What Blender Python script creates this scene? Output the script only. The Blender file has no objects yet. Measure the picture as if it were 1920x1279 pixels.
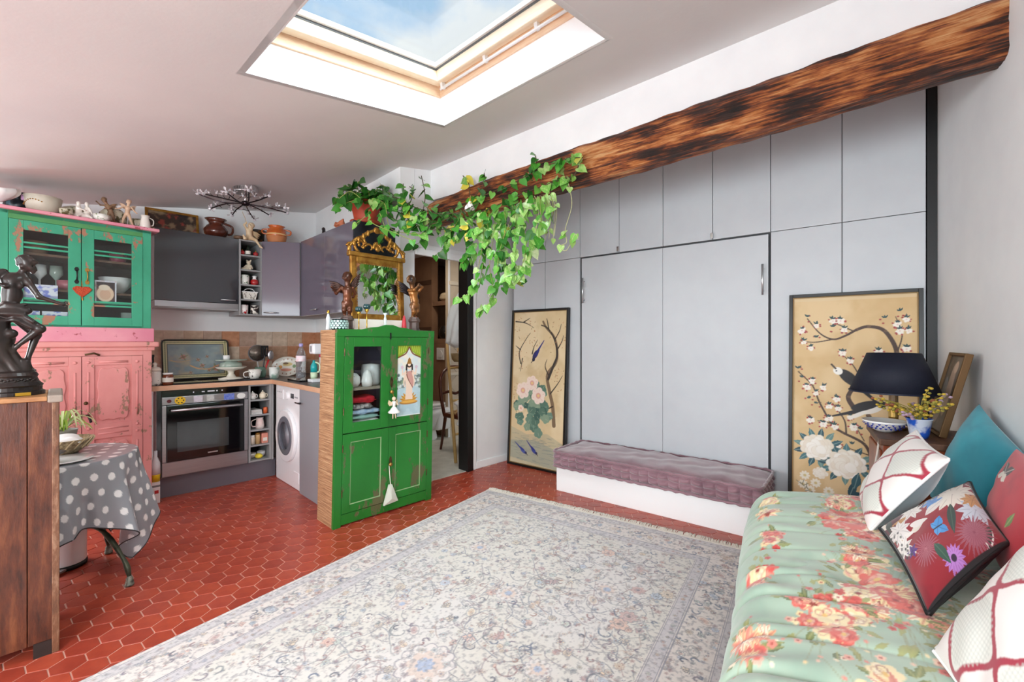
import bpy, bmesh, math, random
import numpy as np
from mathutils import Vector, Matrix
from mathutils.bvhtree import BVHTree
SC = bpy.context.scene
COL = SC.collection
# ------------------------------------------------------------------ camera (level, 1.25 m high, looks along +Y)
F_PX, HOR, CAM_Z = 820.0, 640.0, 1.25
cam_d = bpy.data.cameras.new('camera'); cam = bpy.data.objects.new('camera', cam_d); COL.objects.link(cam)
cam.location = (0, 0, CAM_Z); cam.rotation_euler = (math.pi/2, 0, 0)
cam_d.sensor_width = 36; cam_d.lens = 36*F_PX/1920; cam_d.clip_start = .05
SC.camera = cam
SC.view_settings.view_transform = 'Standard'; SC.view_settings.look = 'None'
SC.view_settings.exposure = 0.05; SC.view_settings.gamma = 1.0; SC.view_settings.use_curve_mapping = False
SC.cycles.max_bounces = 10; SC.cycles.diffuse_bounces = 6; SC.cycles.glossy_bounces = 4; SC.cycles.transmission_bounces = 8
SC.cycles.transparent_max_bounces = 16; SC.cycles.sample_clamp_indirect = 6.0; SC.cycles.caustics_reflective = False; SC.cycles.caustics_refractive = False
# ------------------------------------------------------------------ sky: pale blue with white clouds
world = bpy.data.worlds.new('sky'); SC.world = world; world.use_nodes = True
wn = world.node_tree; wn.nodes.clear()
wo = wn.nodes.new('ShaderNodeOutputWorld'); wb = wn.nodes.new('ShaderNodeBackground'); wb.inputs['Strength'].default_value = 1.0
tcw = wn.nodes.new('ShaderNodeTexCoord'); nzw = wn.nodes.new('ShaderNodeTexNoise'); rpw = wn.nodes.new('ShaderNodeValToRGB')
nzw.inputs['Scale'].default_value = 3.4; nzw.inputs['Detail'].default_value = 7; nzw.inputs['Roughness'].default_value = .5
mpw = wn.nodes.new('ShaderNodeMapping'); mpw.inputs['Location'].default_value = (.9, .2, .3); mpw.inputs['Scale'].default_value = (1, 1, 1.5)
rpw.color_ramp.elements[0].position = .47; rpw.color_ramp.elements[0].color = (.50, .70, .95, 1)
rpw.color_ramp.elements[1].position = .59; rpw.color_ramp.elements[1].color = (.93, .95, .98, 1)
wn.links.new(tcw.outputs['Generated'], mpw.inputs['Vector']); wn.links.new(mpw.outputs[0], nzw.inputs['Vector'])
wn.links.new(nzw.outputs['Fac'], rpw.inputs['Fac']); wn.links.new(rpw.outputs['Color'], wb.inputs['Color']); wn.links.new(wb.outputs[0], wo.inputs['Surface'])
# hazy daylight falling through the skylight, plus three assumed windows added out of view
def sun(name, e, rot, ang, col=(1, 1, 1)):
    l = bpy.data.lights.new(name, 'SUN'); l.energy = e; l.angle = math.radians(ang); l.color = col
    o = bpy.data.objects.new(name, l); COL.objects.link(o); o.rotation_euler = rot; return o
def area(name, e, loc, direction, sx, sy, col=(1, 1, 1)):
    l = bpy.data.lights.new(name, 'AREA'); l.shape = 'RECTANGLE'; l.size = sx; l.size_y = sy; l.energy = e; l.color = col
    o = bpy.data.objects.new(name, l); COL.objects.link(o); o.location = loc
    o.rotation_euler = Vector(direction).to_track_quat('-Z', 'Z').to_euler(); return o
SUN_E, WIN_L, WIN_R, WIN_K = 19.0, 78.0, 195.0, 105.0
sun('hazy_daylight', SUN_E, Vector((-.43, .38, -.82)).to_track_quat('-Z', 'Y').to_euler(), 95, (.885, .97, 1))
area('assumed_window_daylight', WIN_L, (-3.60, -.31, 1.45), (.695, .719, -.30), 1.9, 1.95, (.885, .97, 1))
area('assumed_window_daylight', WIN_K, (-4.535, 2.385, 1.27), (.719, -.695, -.55), 1.25, 1.25, (.885, .97, 1))  # assumed kitchen window, added to brighten the kitchen floor and right wall
area('assumed_window_daylight', WIN_R, (-1.2, -1.60, 1.45), (-.09, 1, -.42), 1.5, 1.95, (.885, .97, 1))

# ------------------------------------------------------------------ helpers
rnd = random.Random(7)
def lin(c):
    if isinstance(c, str): c = tuple(int(c[i:i+2], 16) for i in (0, 2, 4))
    o = []
    for v in c[:3]:
        v = v/255.0
        o.append(v/12.92 if v <= .04045 else ((v+.055)/1.055)**2.4)
    return tuple(o)
def lin4(c): return lin(c)+(1.0,)
def at(px, py, Y):                       # a point seen at pixel (px, py), Y metres away
    return Vector(((px-960)/F_PX*Y, Y, CAM_Z-(py-HOR)/F_PX*Y))
def rz(deg): return math.radians(deg)
class Fr:                                # a frame on the floor plan: x along a front, y into it
    def __init__(s, x, y, deg): s.o = Vector((x, y, 0)); s.a = math.radians(deg); s.deg = deg; s.X = Vector((math.cos(s.a), math.sin(s.a), 0)); s.Y = Vector((-math.sin(s.a), math.cos(s.a), 0))
    def w(s, x, y, z=0): return s.o+s.X*x+s.Y*y+Vector((0, 0, z))
    def l(s, p): d = Vector(p)-s.o; return Vector((d.dot(s.X), d.dot(s.Y), d.z))
_M = {}
def _nodes(name):
    m = bpy.data.materials.new(name); m.use_nodes = True; nt = m.node_tree
    return m, nt, nt.nodes['Principled BSDF']
def _coord(nt, stretch, kind='Object'):
    tc = nt.nodes.new('ShaderNodeTexCoord'); mp = nt.nodes.new('ShaderNodeMapping'); mp.inputs['Scale'].default_value = stretch
    nt.links.new(tc.outputs[kind], mp.inputs['Vector']); return mp.outputs[0]
def _noise(nt, vec, scale, detail=4, rough=.55):
    n = nt.nodes.new('ShaderNodeTexNoise'); n.inputs['Scale'].default_value = scale; n.inputs['Detail'].default_value = detail; n.inputs['Roughness'].default_value = rough
    nt.links.new(vec, n.inputs['Vector']); return n.outputs['Fac']
def _ramp(nt, fac, stops):
    r = nt.nodes.new('ShaderNodeValToRGB'); e = r.color_ramp.elements
    while len(e) < len(stops): e.new(.5)
    for i, (p, c) in enumerate(stops): e[i].position = p; e[i].color = c
    nt.links.new(fac, r.inputs['Fac']); return r.outputs['Color']
def _bump(nt, b, fac, strength, dist=.01):
    n = nt.nodes.new('ShaderNodeBump'); n.inputs['Strength'].default_value = strength; n.inputs['Distance'].default_value = dist
    nt.links.new(fac, n.inputs['Height']); nt.links.new(n.outputs[0], b.inputs['Normal'])
def mat(name, col, rough=.5, metal=0.0, col2=None, scale=8, detail=4, bump=0, bscale=None, stretch=(1, 1, 1), coat=0, trans=0, ior=1.45, lo=.35, hi=.65, sheen=0, emit=0, sub=0):
    if name in _M: return _M[name]
    m, nt, b = _nodes(name)
    b.inputs['Base Color'].default_value = lin4(col); b.inputs['Roughness'].default_value = rough; b.inputs['Metallic'].default_value = metal
    b.inputs['Coat Weight'].default_value = coat; b.inputs['Coat Roughness'].default_value = .06; b.inputs['Transmission Weight'].default_value = trans; b.inputs['IOR'].default_value = ior
    b.inputs['Sheen Weight'].default_value = sheen
    if emit: b.inputs['Emission Color'].default_value = lin4(col); b.inputs['Emission Strength'].default_value = emit
    v = _coord(nt, stretch)
    if col2 is not None:
        nt.links.new(_ramp(nt, _noise(nt, v, scale, detail), [(lo, lin4(col)), (hi, lin4(col2))]), b.inputs['Base Color'])
    if bump: _bump(nt, b, _noise(nt, v, bscale or scale, detail), bump)
    _M[name] = m; return m
def paint(name, col, col2, chip, amount=.62, scale=9, rough=.5, stretch=(1, 1, 1), fine=40):     # old paint, worn through to wood in patches
    if name in _M: return _M[name]
    m, nt, b = _nodes(name); v = _coord(nt, stretch)
    base = _ramp(nt, _noise(nt, v, scale*.6, 5), [(.35, lin4(col)), (.68, lin4(col2))])
    f1 = _noise(nt, v, scale, 8, .68); f2 = _noise(nt, v, fine, 3)
    mul = nt.nodes.new('ShaderNodeMath'); mul.operation = 'MULTIPLY_ADD'; mul.inputs[1].default_value = .18; nt.links.new(f2, mul.inputs[0]); nt.links.new(f1, mul.inputs[2])
    amount -= .10; msk = _ramp(nt, mul.outputs[0], [(amount+.06, (0, 0, 0, 1)), (amount+.085, (1, 1, 1, 1))])
    mx = nt.nodes.new('ShaderNodeMix'); mx.data_type = 'RGBA'
    nt.links.new(msk, mx.inputs[0]); nt.links.new(base, mx.inputs[6]); mx.inputs[7].default_value = lin4(chip)
    nt.links.new(mx.outputs[2], b.inputs['Base Color']); b.inputs['Roughness'].default_value = rough
    inv = nt.nodes.new('ShaderNodeMath'); inv.operation = 'SUBTRACT'; inv.inputs[0].default_value = 1; nt.links.new(msk, inv.inputs[1])
    _bump(nt, b, inv.outputs[0], .5, .002)
    _M[name] = m; return m
def wood(name, c1, c2, c3=None, scale=6, stretch=(1, 1, 9), rough=.5, bump=.3, lo=.3, hi=.7, coat=0):
    if name in _M: return _M[name]
    m, nt, b = _nodes(name); v = _coord(nt, stretch)
    st = [(lo, lin4(c1)), (hi, lin4(c2))]
    if c3: st = [(lo, lin4(c1)), ((lo+hi)/2, lin4(c2)), (hi, lin4(c3))]
    f = _noise(nt, v, scale, 9, .66)
    nt.links.new(_ramp(nt, f, st), b.inputs['Base Color']); b.inputs['Roughness'].default_value = rough; b.inputs['Coat Weight'].default_value = coat
    _bump(nt, b, f, bump, .01); _M[name] = m; return m
def vmat(name, rough=.6, sheen=0, bump=0, bscale=200, coat=0):               # colour taken from the mesh's own printed pattern
    if name in _M: return _M[name]
    m, nt, b = _nodes(name)
    a = nt.nodes.new('ShaderNodeVertexColor'); a.layer_name = 'Col'
    nt.links.new(a.outputs['Color'], b.inputs['Base Color']); b.inputs['Roughness'].default_value = rough; b.inputs['Sheen Weight'].default_value = sheen; b.inputs['Coat Weight'].default_value = coat
    if bump: _bump(nt, b, _noise(nt, _coord(nt, (1, 1, 1)), bscale, 3), bump, .003)
    _M[name] = m; return m
def glass(name, col=(245, 248, 248), rough=.02, fac=.06, edge=.35):                    # thin pane: mostly clear, some mirror
    if name in _M: return _M[name]
    m = bpy.data.materials.new(name); m.use_nodes = True; nt = m.node_tree; nt.nodes.clear()
    o = nt.nodes.new('ShaderNodeOutputMaterial'); t = nt.nodes.new('ShaderNodeBsdfTransparent'); g = nt.nodes.new('ShaderNodeBsdfGlossy'); x = nt.nodes.new('ShaderNodeMixShader'); lw = nt.nodes.new('ShaderNodeLayerWeight')
    t.inputs['Color'].default_value = lin4(col); g.inputs['Roughness'].default_value = rough; lw.inputs['Blend'].default_value = .2
    ma = nt.nodes.new('ShaderNodeMath'); ma.operation = 'MULTIPLY_ADD'; ma.inputs[1].default_value = edge; ma.inputs[2].default_value = fac; nt.links.new(lw.outputs['Fresnel'], ma.inputs[0]) if False else nt.links.new(lw.outputs['Facing'], ma.inputs[0])
    nt.links.new(ma.outputs[0], x.inputs[0]); nt.links.new(t.outputs[0], x.inputs[1]); nt.links.new(g.outputs[0], x.inputs[2]); nt.links.new(x.outputs[0], o.inputs['Surface'])
    _M[name] = m; return m

def tag(o, label=None, cat=None, group=None, kind=None):
    if label: o['label'] = label
    if cat: o['category'] = cat
    if group: o['group'] = group
    if kind: o['kind'] = kind
    return o
def thing(name, label, cat, loc=(0, 0, 0), deg=0, group=None):
    o = bpy.data.objects.new(name, None); COL.objects.link(o); o.empty_display_size = .05
    o.location = loc; o.rotation_euler = (0, 0, math.radians(deg)); return tag(o, label, cat, group)
def link(name, me, m, parent=None, smooth=False):
    o = bpy.data.objects.new(name, me); COL.objects.link(o)
    if m is not None and not me.materials: me.materials.append(m)
    if smooth: me.polygons.foreach_set('use_smooth', [True]*len(me.polygons))
    if parent is not None: o.parent = parent
    return o
def copy_tree(o, parent=None):
    c = o.copy(); COL.objects.link(c); c.parent = parent
    for ch in o.children: copy_tree(ch, c)
    return c
class MB:                                # collects simple shapes for one mesh
    def __init__(s): s.v = []; s.f = []
    def add(s, vs, fs):
        n = len(s.v); s.v += [tuple(p) for p in vs]; s.f += [tuple(i+n for i in q) for q in fs]; return s
    def box(s, x0, y0, z0, x1, y1, z1):
        return s.add([(x0, y0, z0), (x1, y0, z0), (x1, y1, z0), (x0, y1, z0), (x0, y0, z1), (x1, y0, z1), (x1, y1, z1), (x0, y1, z1)],
                     [(3, 2, 1, 0), (4, 5, 6, 7), (0, 1, 5, 4), (1, 2, 6, 5), (2, 3, 7, 6), (3, 0, 4, 7)])
    def tube(s, pts, rad, n=8, cap=True):
        pts = [Vector(p) for p in pts]; m = len(pts)
        if not hasattr(rad, '__len__'): rad = [rad]*m
        up = Vector((0, 0, 1)); vs = []; prev = None
        for i, p in enumerate(pts):
            t = (pts[min(i+1, m-1)]-pts[max(i-1, 0)])
            if t.length < 1e-9: t = Vector((0, 0, 1))
            t.normalize()
            if prev is None:
                a = t.cross(up if abs(t.z) < .9 else Vector((1, 0, 0))).normalized()
            else:
                a = (prev-t*prev.dot(t)); a = a.normalized() if a.length > 1e-6 else t.orthogonal().normalized()
            prev = a; b = t.cross(a)
            for k in range(n):
                an = 2*math.pi*k/n; vs.append(p+(a*math.cos(an)+b*math.sin(an))*rad[i])
        fs = [(i*n+k, i*n+(k+1) % n, (i+1)*n+(k+1) % n, (i+1)*n+k) for i in range(m-1) for k in range(n)]
        if cap: fs += [tuple(range(n-1, -1, -1)), tuple(range((m-1)*n, m*n))]
        return s.add(vs, fs)
    def lathe(s, prof, n=24, c=(0, 0, 0), sx=1, sy=1):
        vs = []; fs = []; m = len(prof)
        for r, z in prof:
            for k in range(n):
                a = 2*math.pi*k/n; vs.append((c[0]+r*sx*math.cos(a), c[1]+r*sy*math.sin(a), c[2]+z))
        fs = [(i*n+k, i*n+(k+1) % n, (i+1)*n+(k+1) % n, (i+1)*n+k) for i in range(m-1) for k in range(n)]
        if prof[0][0] > 1e-6: fs.append(tuple(range(n-1, -1, -1)))
        if prof[-1][0] > 1e-6: fs.append(tuple(range((m-1)*n, m*n)))
        return s.add(vs, fs)
    def ball(s, c, r, n=12, m=8):
        if not hasattr(r, '__len__'): r = (r, r, r)
        prof = [(math.sin(math.pi*i/m), -math.cos(math.pi*i/m)) for i in range(m+1)]
        vs = []; 
        for q, z in prof:
            for k in range(n):
                a = 2*math.pi*k/n; vs.append((c[0]+r[0]*q*math.cos(a), c[1]+r[1]*q*math.sin(a), c[2]+r[2]*z))
        return s.add(vs, [(i*n+k, i*n+(k+1) % n, (i+1)*n+(k+1) % n, (i+1)*n+k) for i in range(m) for k in range(n)])
    def prism(s, pts, y0, y1):           # polygon in x,z pushed along y
        n = len(pts); vs = [(x, y0, z) for x, z in pts]+[(x, y1, z) for x, z in pts]
        ar = sum(pts[i][0]*pts[(i+1) % n][1]-pts[(i+1) % n][0]*pts[i][1] for i in range(n))
        fs = [tuple(range(n)), tuple(range(2*n-1, n-1, -1))]+[(i, i+n, (i+1) % n+n, (i+1) % n) for i in range(n)]
        if ar < 0: fs = [f[::-1] for f in fs]
        return s.add(vs, fs)
    def frame(s, x0, z0, x1, z1, y0, y1, t):  # four mitre-less rails round an opening
        s.box(x0, y0, z0, x0+t, y1, z1); s.box(x1-t, y0, z0, x1, y1, z1); s.box(x0+t, y0, z0, x1-t, y1, z0+t); return s.box(x0+t, y0, z1-t, x1-t, y1, z1)
    def xf(s, M):
        s.v = [tuple(M @ Vector(p)) for p in s.v]; return s
    def mesh(s, name, merge=False):
        me = bpy.data.meshes.new(name); me.from_pydata(s.v, [], s.f); me.update(); 
        if merge:
            bm = bmesh.new(); bm.from_mesh(me); bmesh.ops.remove_doubles(bm, verts=bm.verts, dist=1e-6); bm.to_mesh(me); bm.free()
        return me
    def build(s, name, m, parent=None, smooth=False, bevel=0, seg=2, merge=False):
        o = link(name, s.mesh(name, merge), m, parent, smooth)
        if bevel:
            b = o.modifiers.new('bevel', 'BEVEL'); b.width = bevel; b.segments = seg; b.limit_method = 'ANGLE'; b.angle_limit = .7
        return o
def box(name, m, parent, x0, y0, z0, x1, y1, z1, bevel=0, **k): return MB().box(x0, y0, z0, x1, y1, z1).build(name, m, parent, bevel=bevel, **k)
def smooth_path(pts, n=6):               # Catmull-Rom
    P = [Vector(p) for p in pts]; out = []
    for i in range(len(P)-1):
        a, b, c, d = P[max(i-1, 0)], P[i], P[i+1], P[min(i+2, len(P)-1)]
        for k in range(n):
            t = k/n; out.append(.5*((2*b)+(c-a)*t+(2*a-5*b+4*c-d)*t*t+(3*b-a-3*c+d)*t**3))
    out.append(P[-1]); return out

# ------------------------------------------------------------------ printed patterns, drawn by code into vertex colours
class Canvas:
    def __init__(s, w, h, nx, ny, col):  # w,h in metres; nx,ny samples
        s.w, s.h, s.nx, s.ny = w, h, nx, ny; s.a = np.empty((ny, nx, 3), np.float32); s.a[:] = lin(col)
        s.xs = np.linspace(0, w, nx); s.ys = np.linspace(0, h, ny); s.px = w/(nx-1)
    def _sub(s, x0, x1, y0, y1):
        i0 = max(0, int(np.searchsorted(s.xs, x0)-1)); i1 = min(s.nx, int(np.searchsorted(s.xs, x1)+1)); j0 = max(0, int(np.searchsorted(s.ys, y0)-1)); j1 = min(s.ny, int(np.searchsorted(s.ys, y1)+1))
        if i1 <= i0 or j1 <= j0: return None
        return i0, i1, j0, j1
    def _mix(s, b, m, col, al):
        i0, i1, j0, j1 = b; c = np.array(lin(col), np.float32); m = (np.clip(m, 0, 1)*al)[..., None]
        s.a[j0:j1, i0:i1] = s.a[j0:j1, i0:i1]*(1-m)+c*m
    def ell(s, cx, cy, rx, ry, col, rot=0, al=1.0, ring=None):
        R = max(rx, ry)+s.px*2; b = s._sub(cx-R, cx+R, cy-R, cy+R)
        if not b: return
        X, Y = np.meshgrid(s.xs[b[0]:b[1]]-cx, s.ys[b[2]:b[3]]-cy); c, sn = math.cos(rot), math.sin(rot)
        d = np.sqrt(((X*c+Y*sn)/rx)**2+((-X*sn+Y*c)/ry)**2); k = min(rx, ry)
        m = (1-d)*k/s.px+.5
        if ring: m = np.minimum(m, (d*k-(k-ring))/s.px+.5)
        s._mix(b, m, col, al)
    def flower(s, cx, cy, r, col, n=6, rot=0, depth=.25, al=1.0, ry=1.0):     # lobed disc
        b = s._sub(cx-r*1.3, cx+r*1.3, cy-r*1.3, cy+r*1.3)
        if not b: return
        X, Y = np.meshgrid(s.xs[b[0]:b[1]]-cx, (s.ys[b[2]:b[3]]-cy)/ry)
        th = np.arctan2(Y, X); rr = np.hypot(X, Y); s._mix(b, (r*(1-depth+depth*np.abs(np.cos((th-rot)*n/2)))-rr)/s.px+.5, col, al)
    def line(s, pts, w, col, al=1.0, w1=None):
        w1 = w if w1 is None else w1; n = len(pts)-1
        for k in range(n):
            (x0, y0), (x1, y1) = pts[k], pts[k+1]; a = w+(w1-w)*k/n; c2 = w+(w1-w)*(k+1)/n; R = max(a, c2)+s.px
            b = s._sub(min(x0, x1)-R, max(x0, x1)+R, min(y0, y1)-R, max(y0, y1)+R)
            if not b: continue
            X, Y = np.meshgrid(s.xs[b[0]:b[1]], s.ys[b[2]:b[3]]); dx, dy = x1-x0, y1-y0; L = dx*dx+dy*dy+1e-12
            t = np.clip(((X-x0)*dx+(Y-y0)*dy)/L, 0, 1); d = np.hypot(X-x0-t*dx, Y-y0-t*dy); s._mix(b, (a+(c2-a)*t-d)/s.px+.5, col, al)
    def curve(s, pts, w, col, al=1.0, w1=None, n=8):
        s.line([(p.x, p.y) for p in smooth_path([(x, y, 0) for x, y in pts], n)], w, col, al, w1)
    def poly(s, pts, col, al=1.0):
        xs = [p[0] for p in pts]; ys = [p[1] for p in pts]; b = s._sub(min(xs), max(xs), min(ys), max(ys))
        if not b: return
        X, Y = np.meshgrid(s.xs[b[0]:b[1]], s.ys[b[2]:b[3]]); ins = np.zeros(X.shape, bool); n = len(pts)
        for i in range(n):
            (x0, y0), (x1, y1) = pts[i], pts[(i+1) % n]
            if y0 == y1: continue
            ins ^= ((y0 > Y) != (y1 > Y)) & (X < (x1-x0)*(Y-y0)/(y1-y0)+x0)
        s._mix(b, ins.astype(np.float32), col, al)
    def leaf(s, x, y, L, W, rot, col, al=1.0, vein=None):
        pts = []; c, sn = math.cos(rot), math.sin(rot)
        for i in range(13):
            t = i/12; pts.append((t*L, W*math.sin(math.pi*t**.8)))
        pts += [(a, -b) for a, b in pts[::-1]]
        s.poly([(x+a*c-b*sn, y+a*sn+b*c) for a, b in pts], col, al)
        if vein: s.line([(x, y), (x+L*.9*c, y+L*.9*sn)], s.px*.6, vein, .8*al)
    def blur(s):
        a = np.pad(s.a, ((1, 1), (1, 1), (0, 0)), 'edge'); b = a[:-2]*.25+a[1:-1]*.5+a[2:]*.25; s.a = (b[:, :-2]*.25+b[:, 1:-1]*.5+b[:, 2:]*.25).astype(np.float32); return s
    def mottle(s, col, scale, lo, hi, al=1.0, seed=0):
        r = np.random.RandomState(seed); acc = np.zeros((s.ny, s.nx), np.float32); amp = 1.0; tot = 0
        for o in range(4):
            gx = max(2, int(s.w/scale*2**o)+2); gy = max(2, int(s.h/scale*2**o)+2); g = r.rand(gy, gx).astype(np.float32)
            u = np.linspace(0, gx-1.001, s.nx); v = np.linspace(0, gy-1.001, s.ny); iu = u.astype(int); iv = v.astype(int); fu = u-iu; fv = (v-iv)[:, None]; fu = fu*fu*(3-2*fu); fv = fv*fv*(3-2*fv)
            A = g[iv][:, iu]*(1-fu)+g[iv][:, iu+1]*fu; B = g[iv+1][:, iu]*(1-fu)+g[iv+1][:, iu+1]*fu
            acc += amp*(A*(1-fv)+B*fv); tot += amp; amp *= .55
        m = np.clip((acc/tot-lo)/(hi-lo), 0, 1)[..., None]*al; s.a = s.a*(1-m)+np.array(lin(col), np.float32)*m
def sheet(name, P, colors, m, parent=None, smooth=True, closed=False):        # P: ny x nx x 3 points
    ny, nx = P.shape[:2]; me = bpy.data.meshes.new(name)
    idx = np.arange(nx*ny).reshape(ny, nx); q = np.stack([idx[:-1, :-1], idx[:-1, 1:], idx[1:, 1:], idx[1:, :-1]], -1).reshape(-1)
    nq = (nx-1)*(ny-1)
    me.vertices.add(nx*ny); me.vertices.foreach_set('co', P.astype(np.float32).reshape(-1))
    me.loops.add(nq*4); me.loops.foreach_set('vertex_index', q.astype(np.int32))
    me.polygons.add(nq); me.polygons.foreach_set('loop_start', np.arange(0, nq*4, 4, dtype=np.int32)); me.polygons.foreach_set('use_smooth', np.full(nq, smooth))
    me.update(calc_edges=True)
    if colors is not None:
        at_ = me.color_attributes.new('Col', 'FLOAT_COLOR', 'POINT'); c = np.ones((nx*ny, 4), np.float32); c[:, :3] = colors.reshape(-1, 3); at_.data.foreach_set('color', c.reshape(-1))
    return link(name, me, m, parent)
def print_flat(name, cv, parent, x0, z0, y, m):                                # a canvas standing in x,z
    X, Z = np.meshgrid(cv.xs+x0, cv.ys+z0); return sheet(name, np.stack([X, np.full_like(X, y), Z], -1), cv.a, m, parent, smooth=False)

# ------------------------------------------------------------------ modelled bodies: smooth union of tapered limbs, then surface nets
def body(name, prims, h, k, m, parent=None, cut=()):
    lo = np.array([1e9]*3); hi = -lo
    for p in prims:
        if p[0] == 'c':
            r = max(p[3], p[4]); pts = np.array([p[1], p[2]]); lo = np.minimum(lo, pts.min(0)-r); hi = np.maximum(hi, pts.max(0)+r)
        else:
            R = max(p[2]); c = np.array(p[1]); lo = np.minimum(lo, c-R); hi = np.maximum(hi, c+R)
    lo -= 2*h; hi += 2*h; n = np.ceil((hi-lo)/h).astype(int)+1
    G = np.stack(np.meshgrid(*[lo[i]+h*np.arange(n[i]) for i in range(3)], indexing='ij'), -1).astype(np.float32)
    def sd(p):
        if p[0] == 'c':
            a = np.array(p[1], np.float32); ab = np.array(p[2], np.float32)-a; L = float(ab @ ab)+1e-12
            t = np.clip(((G-a) @ ab)/L, 0, 1); return np.linalg.norm(G-a-t[..., None]*ab, axis=-1)-(p[3]+(p[4]-p[3])*t)
        q = G-np.array(p[1], np.float32)
        if len(p) > 3: q = q @ np.array(Matrix.Rotation(math.radians(p[3]), 3, p[4] if len(p) > 4 else 'Y'), np.float32)
        r = np.array(p[2], np.float32); kk = np.linalg.norm(q/r, axis=-1); k2 = np.linalg.norm(q/(r*r), axis=-1)+1e-9; return kk*(kk-1)/k2
    V = None
    for p in prims:
        d = sd(p); 
        if V is None: V = d
        else:
            hh = np.clip(.5+.5*(d-V)/k, 0, 1); V = d+(V-d)*hh-k*hh*(1-hh)
    for p in cut: V = np.maximum(V, -sd(p))
    s = V < 0; nx, ny, nz = V.shape
    S = np.zeros((nx-1, ny-1, nz-1, 3), np.float32); Cn = np.zeros((nx-1, ny-1, nz-1), np.float32)
    for ax in range(3):
        sl0 = [slice(None)]*3; sl1 = [slice(None)]*3; sl0[ax] = slice(0, -1); sl1[ax] = slice(1, None)
        a, b = V[tuple(sl0)], V[tuple(sl1)]; ch = (a < 0) != (b < 0); t = np.where(ch, a/(a-b+1e-12), 0)
        o1, o2 = [x for x in range(3) if x != ax]
        for d1 in (0, 1):
            for d2 in (0, 1):
                sl = [slice(None)]*3; sl[o1] = slice(d1, d1+V.shape[o1]-1); sl[o2] = slice(d2, d2+V.shape[o2]-1)
                c = ch[tuple(sl)]; S[..., ax] += np.where(c, t[tuple(sl)], 0); S[..., o1] += c*d1; S[..., o2] += c*d2; Cn += c
    act = Cn > 0; idx = -np.ones(act.shape, int); idx[act] = np.arange(act.sum()); ijk = np.argwhere(act)
    verts = (ijk+S[act]/Cn[act][:, None])*h+lo; quads = []
    for ax in range(3):
        sl0 = [slice(None)]*3; sl1 = [slice(None)]*3; sl0[ax] = slice(0, -1); sl1[ax] = slice(1, None)
        a, b = s[tuple(sl0)], s[tuple(sl1)]; e = np.argwhere(a != b); o1, o2 = (ax+1) % 3, (ax+2) % 3
        if not len(e): continue
        def cell(d1, d2):
            q = e.copy(); q[:, o1] -= d1; q[:, o2] -= d2; return idx[q[:, 0], q[:, 1], q[:, 2]]
        Q = np.stack([cell(1, 1), cell(0, 1), cell(0, 0), cell(1, 0)], -1); ins = a[e[:, 0], e[:, 1], e[:, 2]]
        Q[~ins] = Q[~ins][:, ::-1]; quads.append(Q)
    Q = np.concatenate(quads); me = bpy.data.meshes.new(name); me.from_pydata(verts.tolist(), [], Q.tolist()); me.update()
    return link(name, me, m, parent, smooth=True)
# ================================================================== THE ROOM
K = Fr(-2.19, 4.02, 46)        # kitchen run: x along the oven front, y into its wall
KA = Fr(-2.19, 4.02, -44)      # kitchen return with the washing machine
W = Fr(.017, 4.58, -38.3)      # wardrobe front
RW = Fr(2.53, 2.60, -123)      # right wall: x runs from the corner towards the camera, y out of the room
def cz(x, y): return 2.4416+.1345*x+.1088*y      # underside of the sloping ceiling
def struct(o, label=None, cat=None): return tag(o, label, cat, kind='structure')
M_wall = mat('white_plaster', (233, 233, 233), .75, col2=(226, 226, 227), scale=3, bump=.06, bscale=60)
M_ceil = mat('ceiling_plaster', (224, 222, 221), .8, col2=(217, 215, 215), scale=1.5, bump=.05, bscale=50)
M_white = mat('white_paint', (240, 240, 240), .45)
M_black = mat('black_paint', (18, 18, 19), .45)
M_grout = mat('grout', (222, 178, 162), .9, col2=(206, 156, 138), scale=12)
def wall(name, fr, x0, x1, z1, y0, y1, m, label, op=None, z0=0):
    mb = MB()
    if op is None: mb.box(x0, y0, z0, x1, y1, z1)
    else:
        a, b, c, d = op
        mb.box(x0, y0, z0, a, y1, z1); mb.box(b, y0, z0, x1, y1, z1); mb.box(a, y0, d, b, y1, z1)
        if c > z0+.001: mb.box(a, y0, z0, b, y1, c)
    o = mb.build(name, m); o.location = fr.o; o.rotation_euler = (0, 0, fr.a); return struct(o, label, 'wall')
wk = wall('wall_kitchen_back', K, -4.3, .76, 2.95, .60, .72, M_wall, 'white plaster wall behind the kitchen counter', op=(-3.5, -2.1, .57, 1.97))
wr = wall('wall_kitchen_side', K, .62, .76, 2.95, -1.14, .60, M_wall, 'white partition wall ending in a pillar beside the doorway') if False else None
mb = MB().box(.62, -1.14, 0, .76, .60, 3.0); wr = mb.build('wall_kitchen_side', M_wall); wr.location = K.o; wr.rotation_euler = (0, 0, K.a); struct(wr, 'white partition wall ending in a pillar beside the doorway', 'wall')
wall('wall_doorway', K, .762, 2.02, 3.1, -1.14, -1.04, M_wall, 'white wall around the bathroom doorway', op=(.762, 1.379, 0, 2.02))
wall('wall_right', RW, -.75, 5.0, 3.4, 0, .1, M_wall, 'plain white wall behind the sofa')
wall('wall_over_beam', W, -.16, 3.32, 3.35, -.995, -.86, M_wall, 'white wall strip between the old beam and the ceiling', z0=2.50)
wall('wall_behind_wardrobe', W, -.3, 3.6, 3.35, .62, .70, M_wall, 'wall closing the niche behind the grey wardrobe')
LW = Fr(*K.w(-4.3, .72).xy, -44-180)          # wall on the assumed window side, out of view
LW = Fr(-5.56, 1.40, -44)
wall('wall_left', LW, -.1, 4.66, 3.0, -.1, 0, M_wall, 'unseen white wall with an assumed tall window facing the wardrobe', op=(1.75, 3.65, .45, 2.45))
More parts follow.
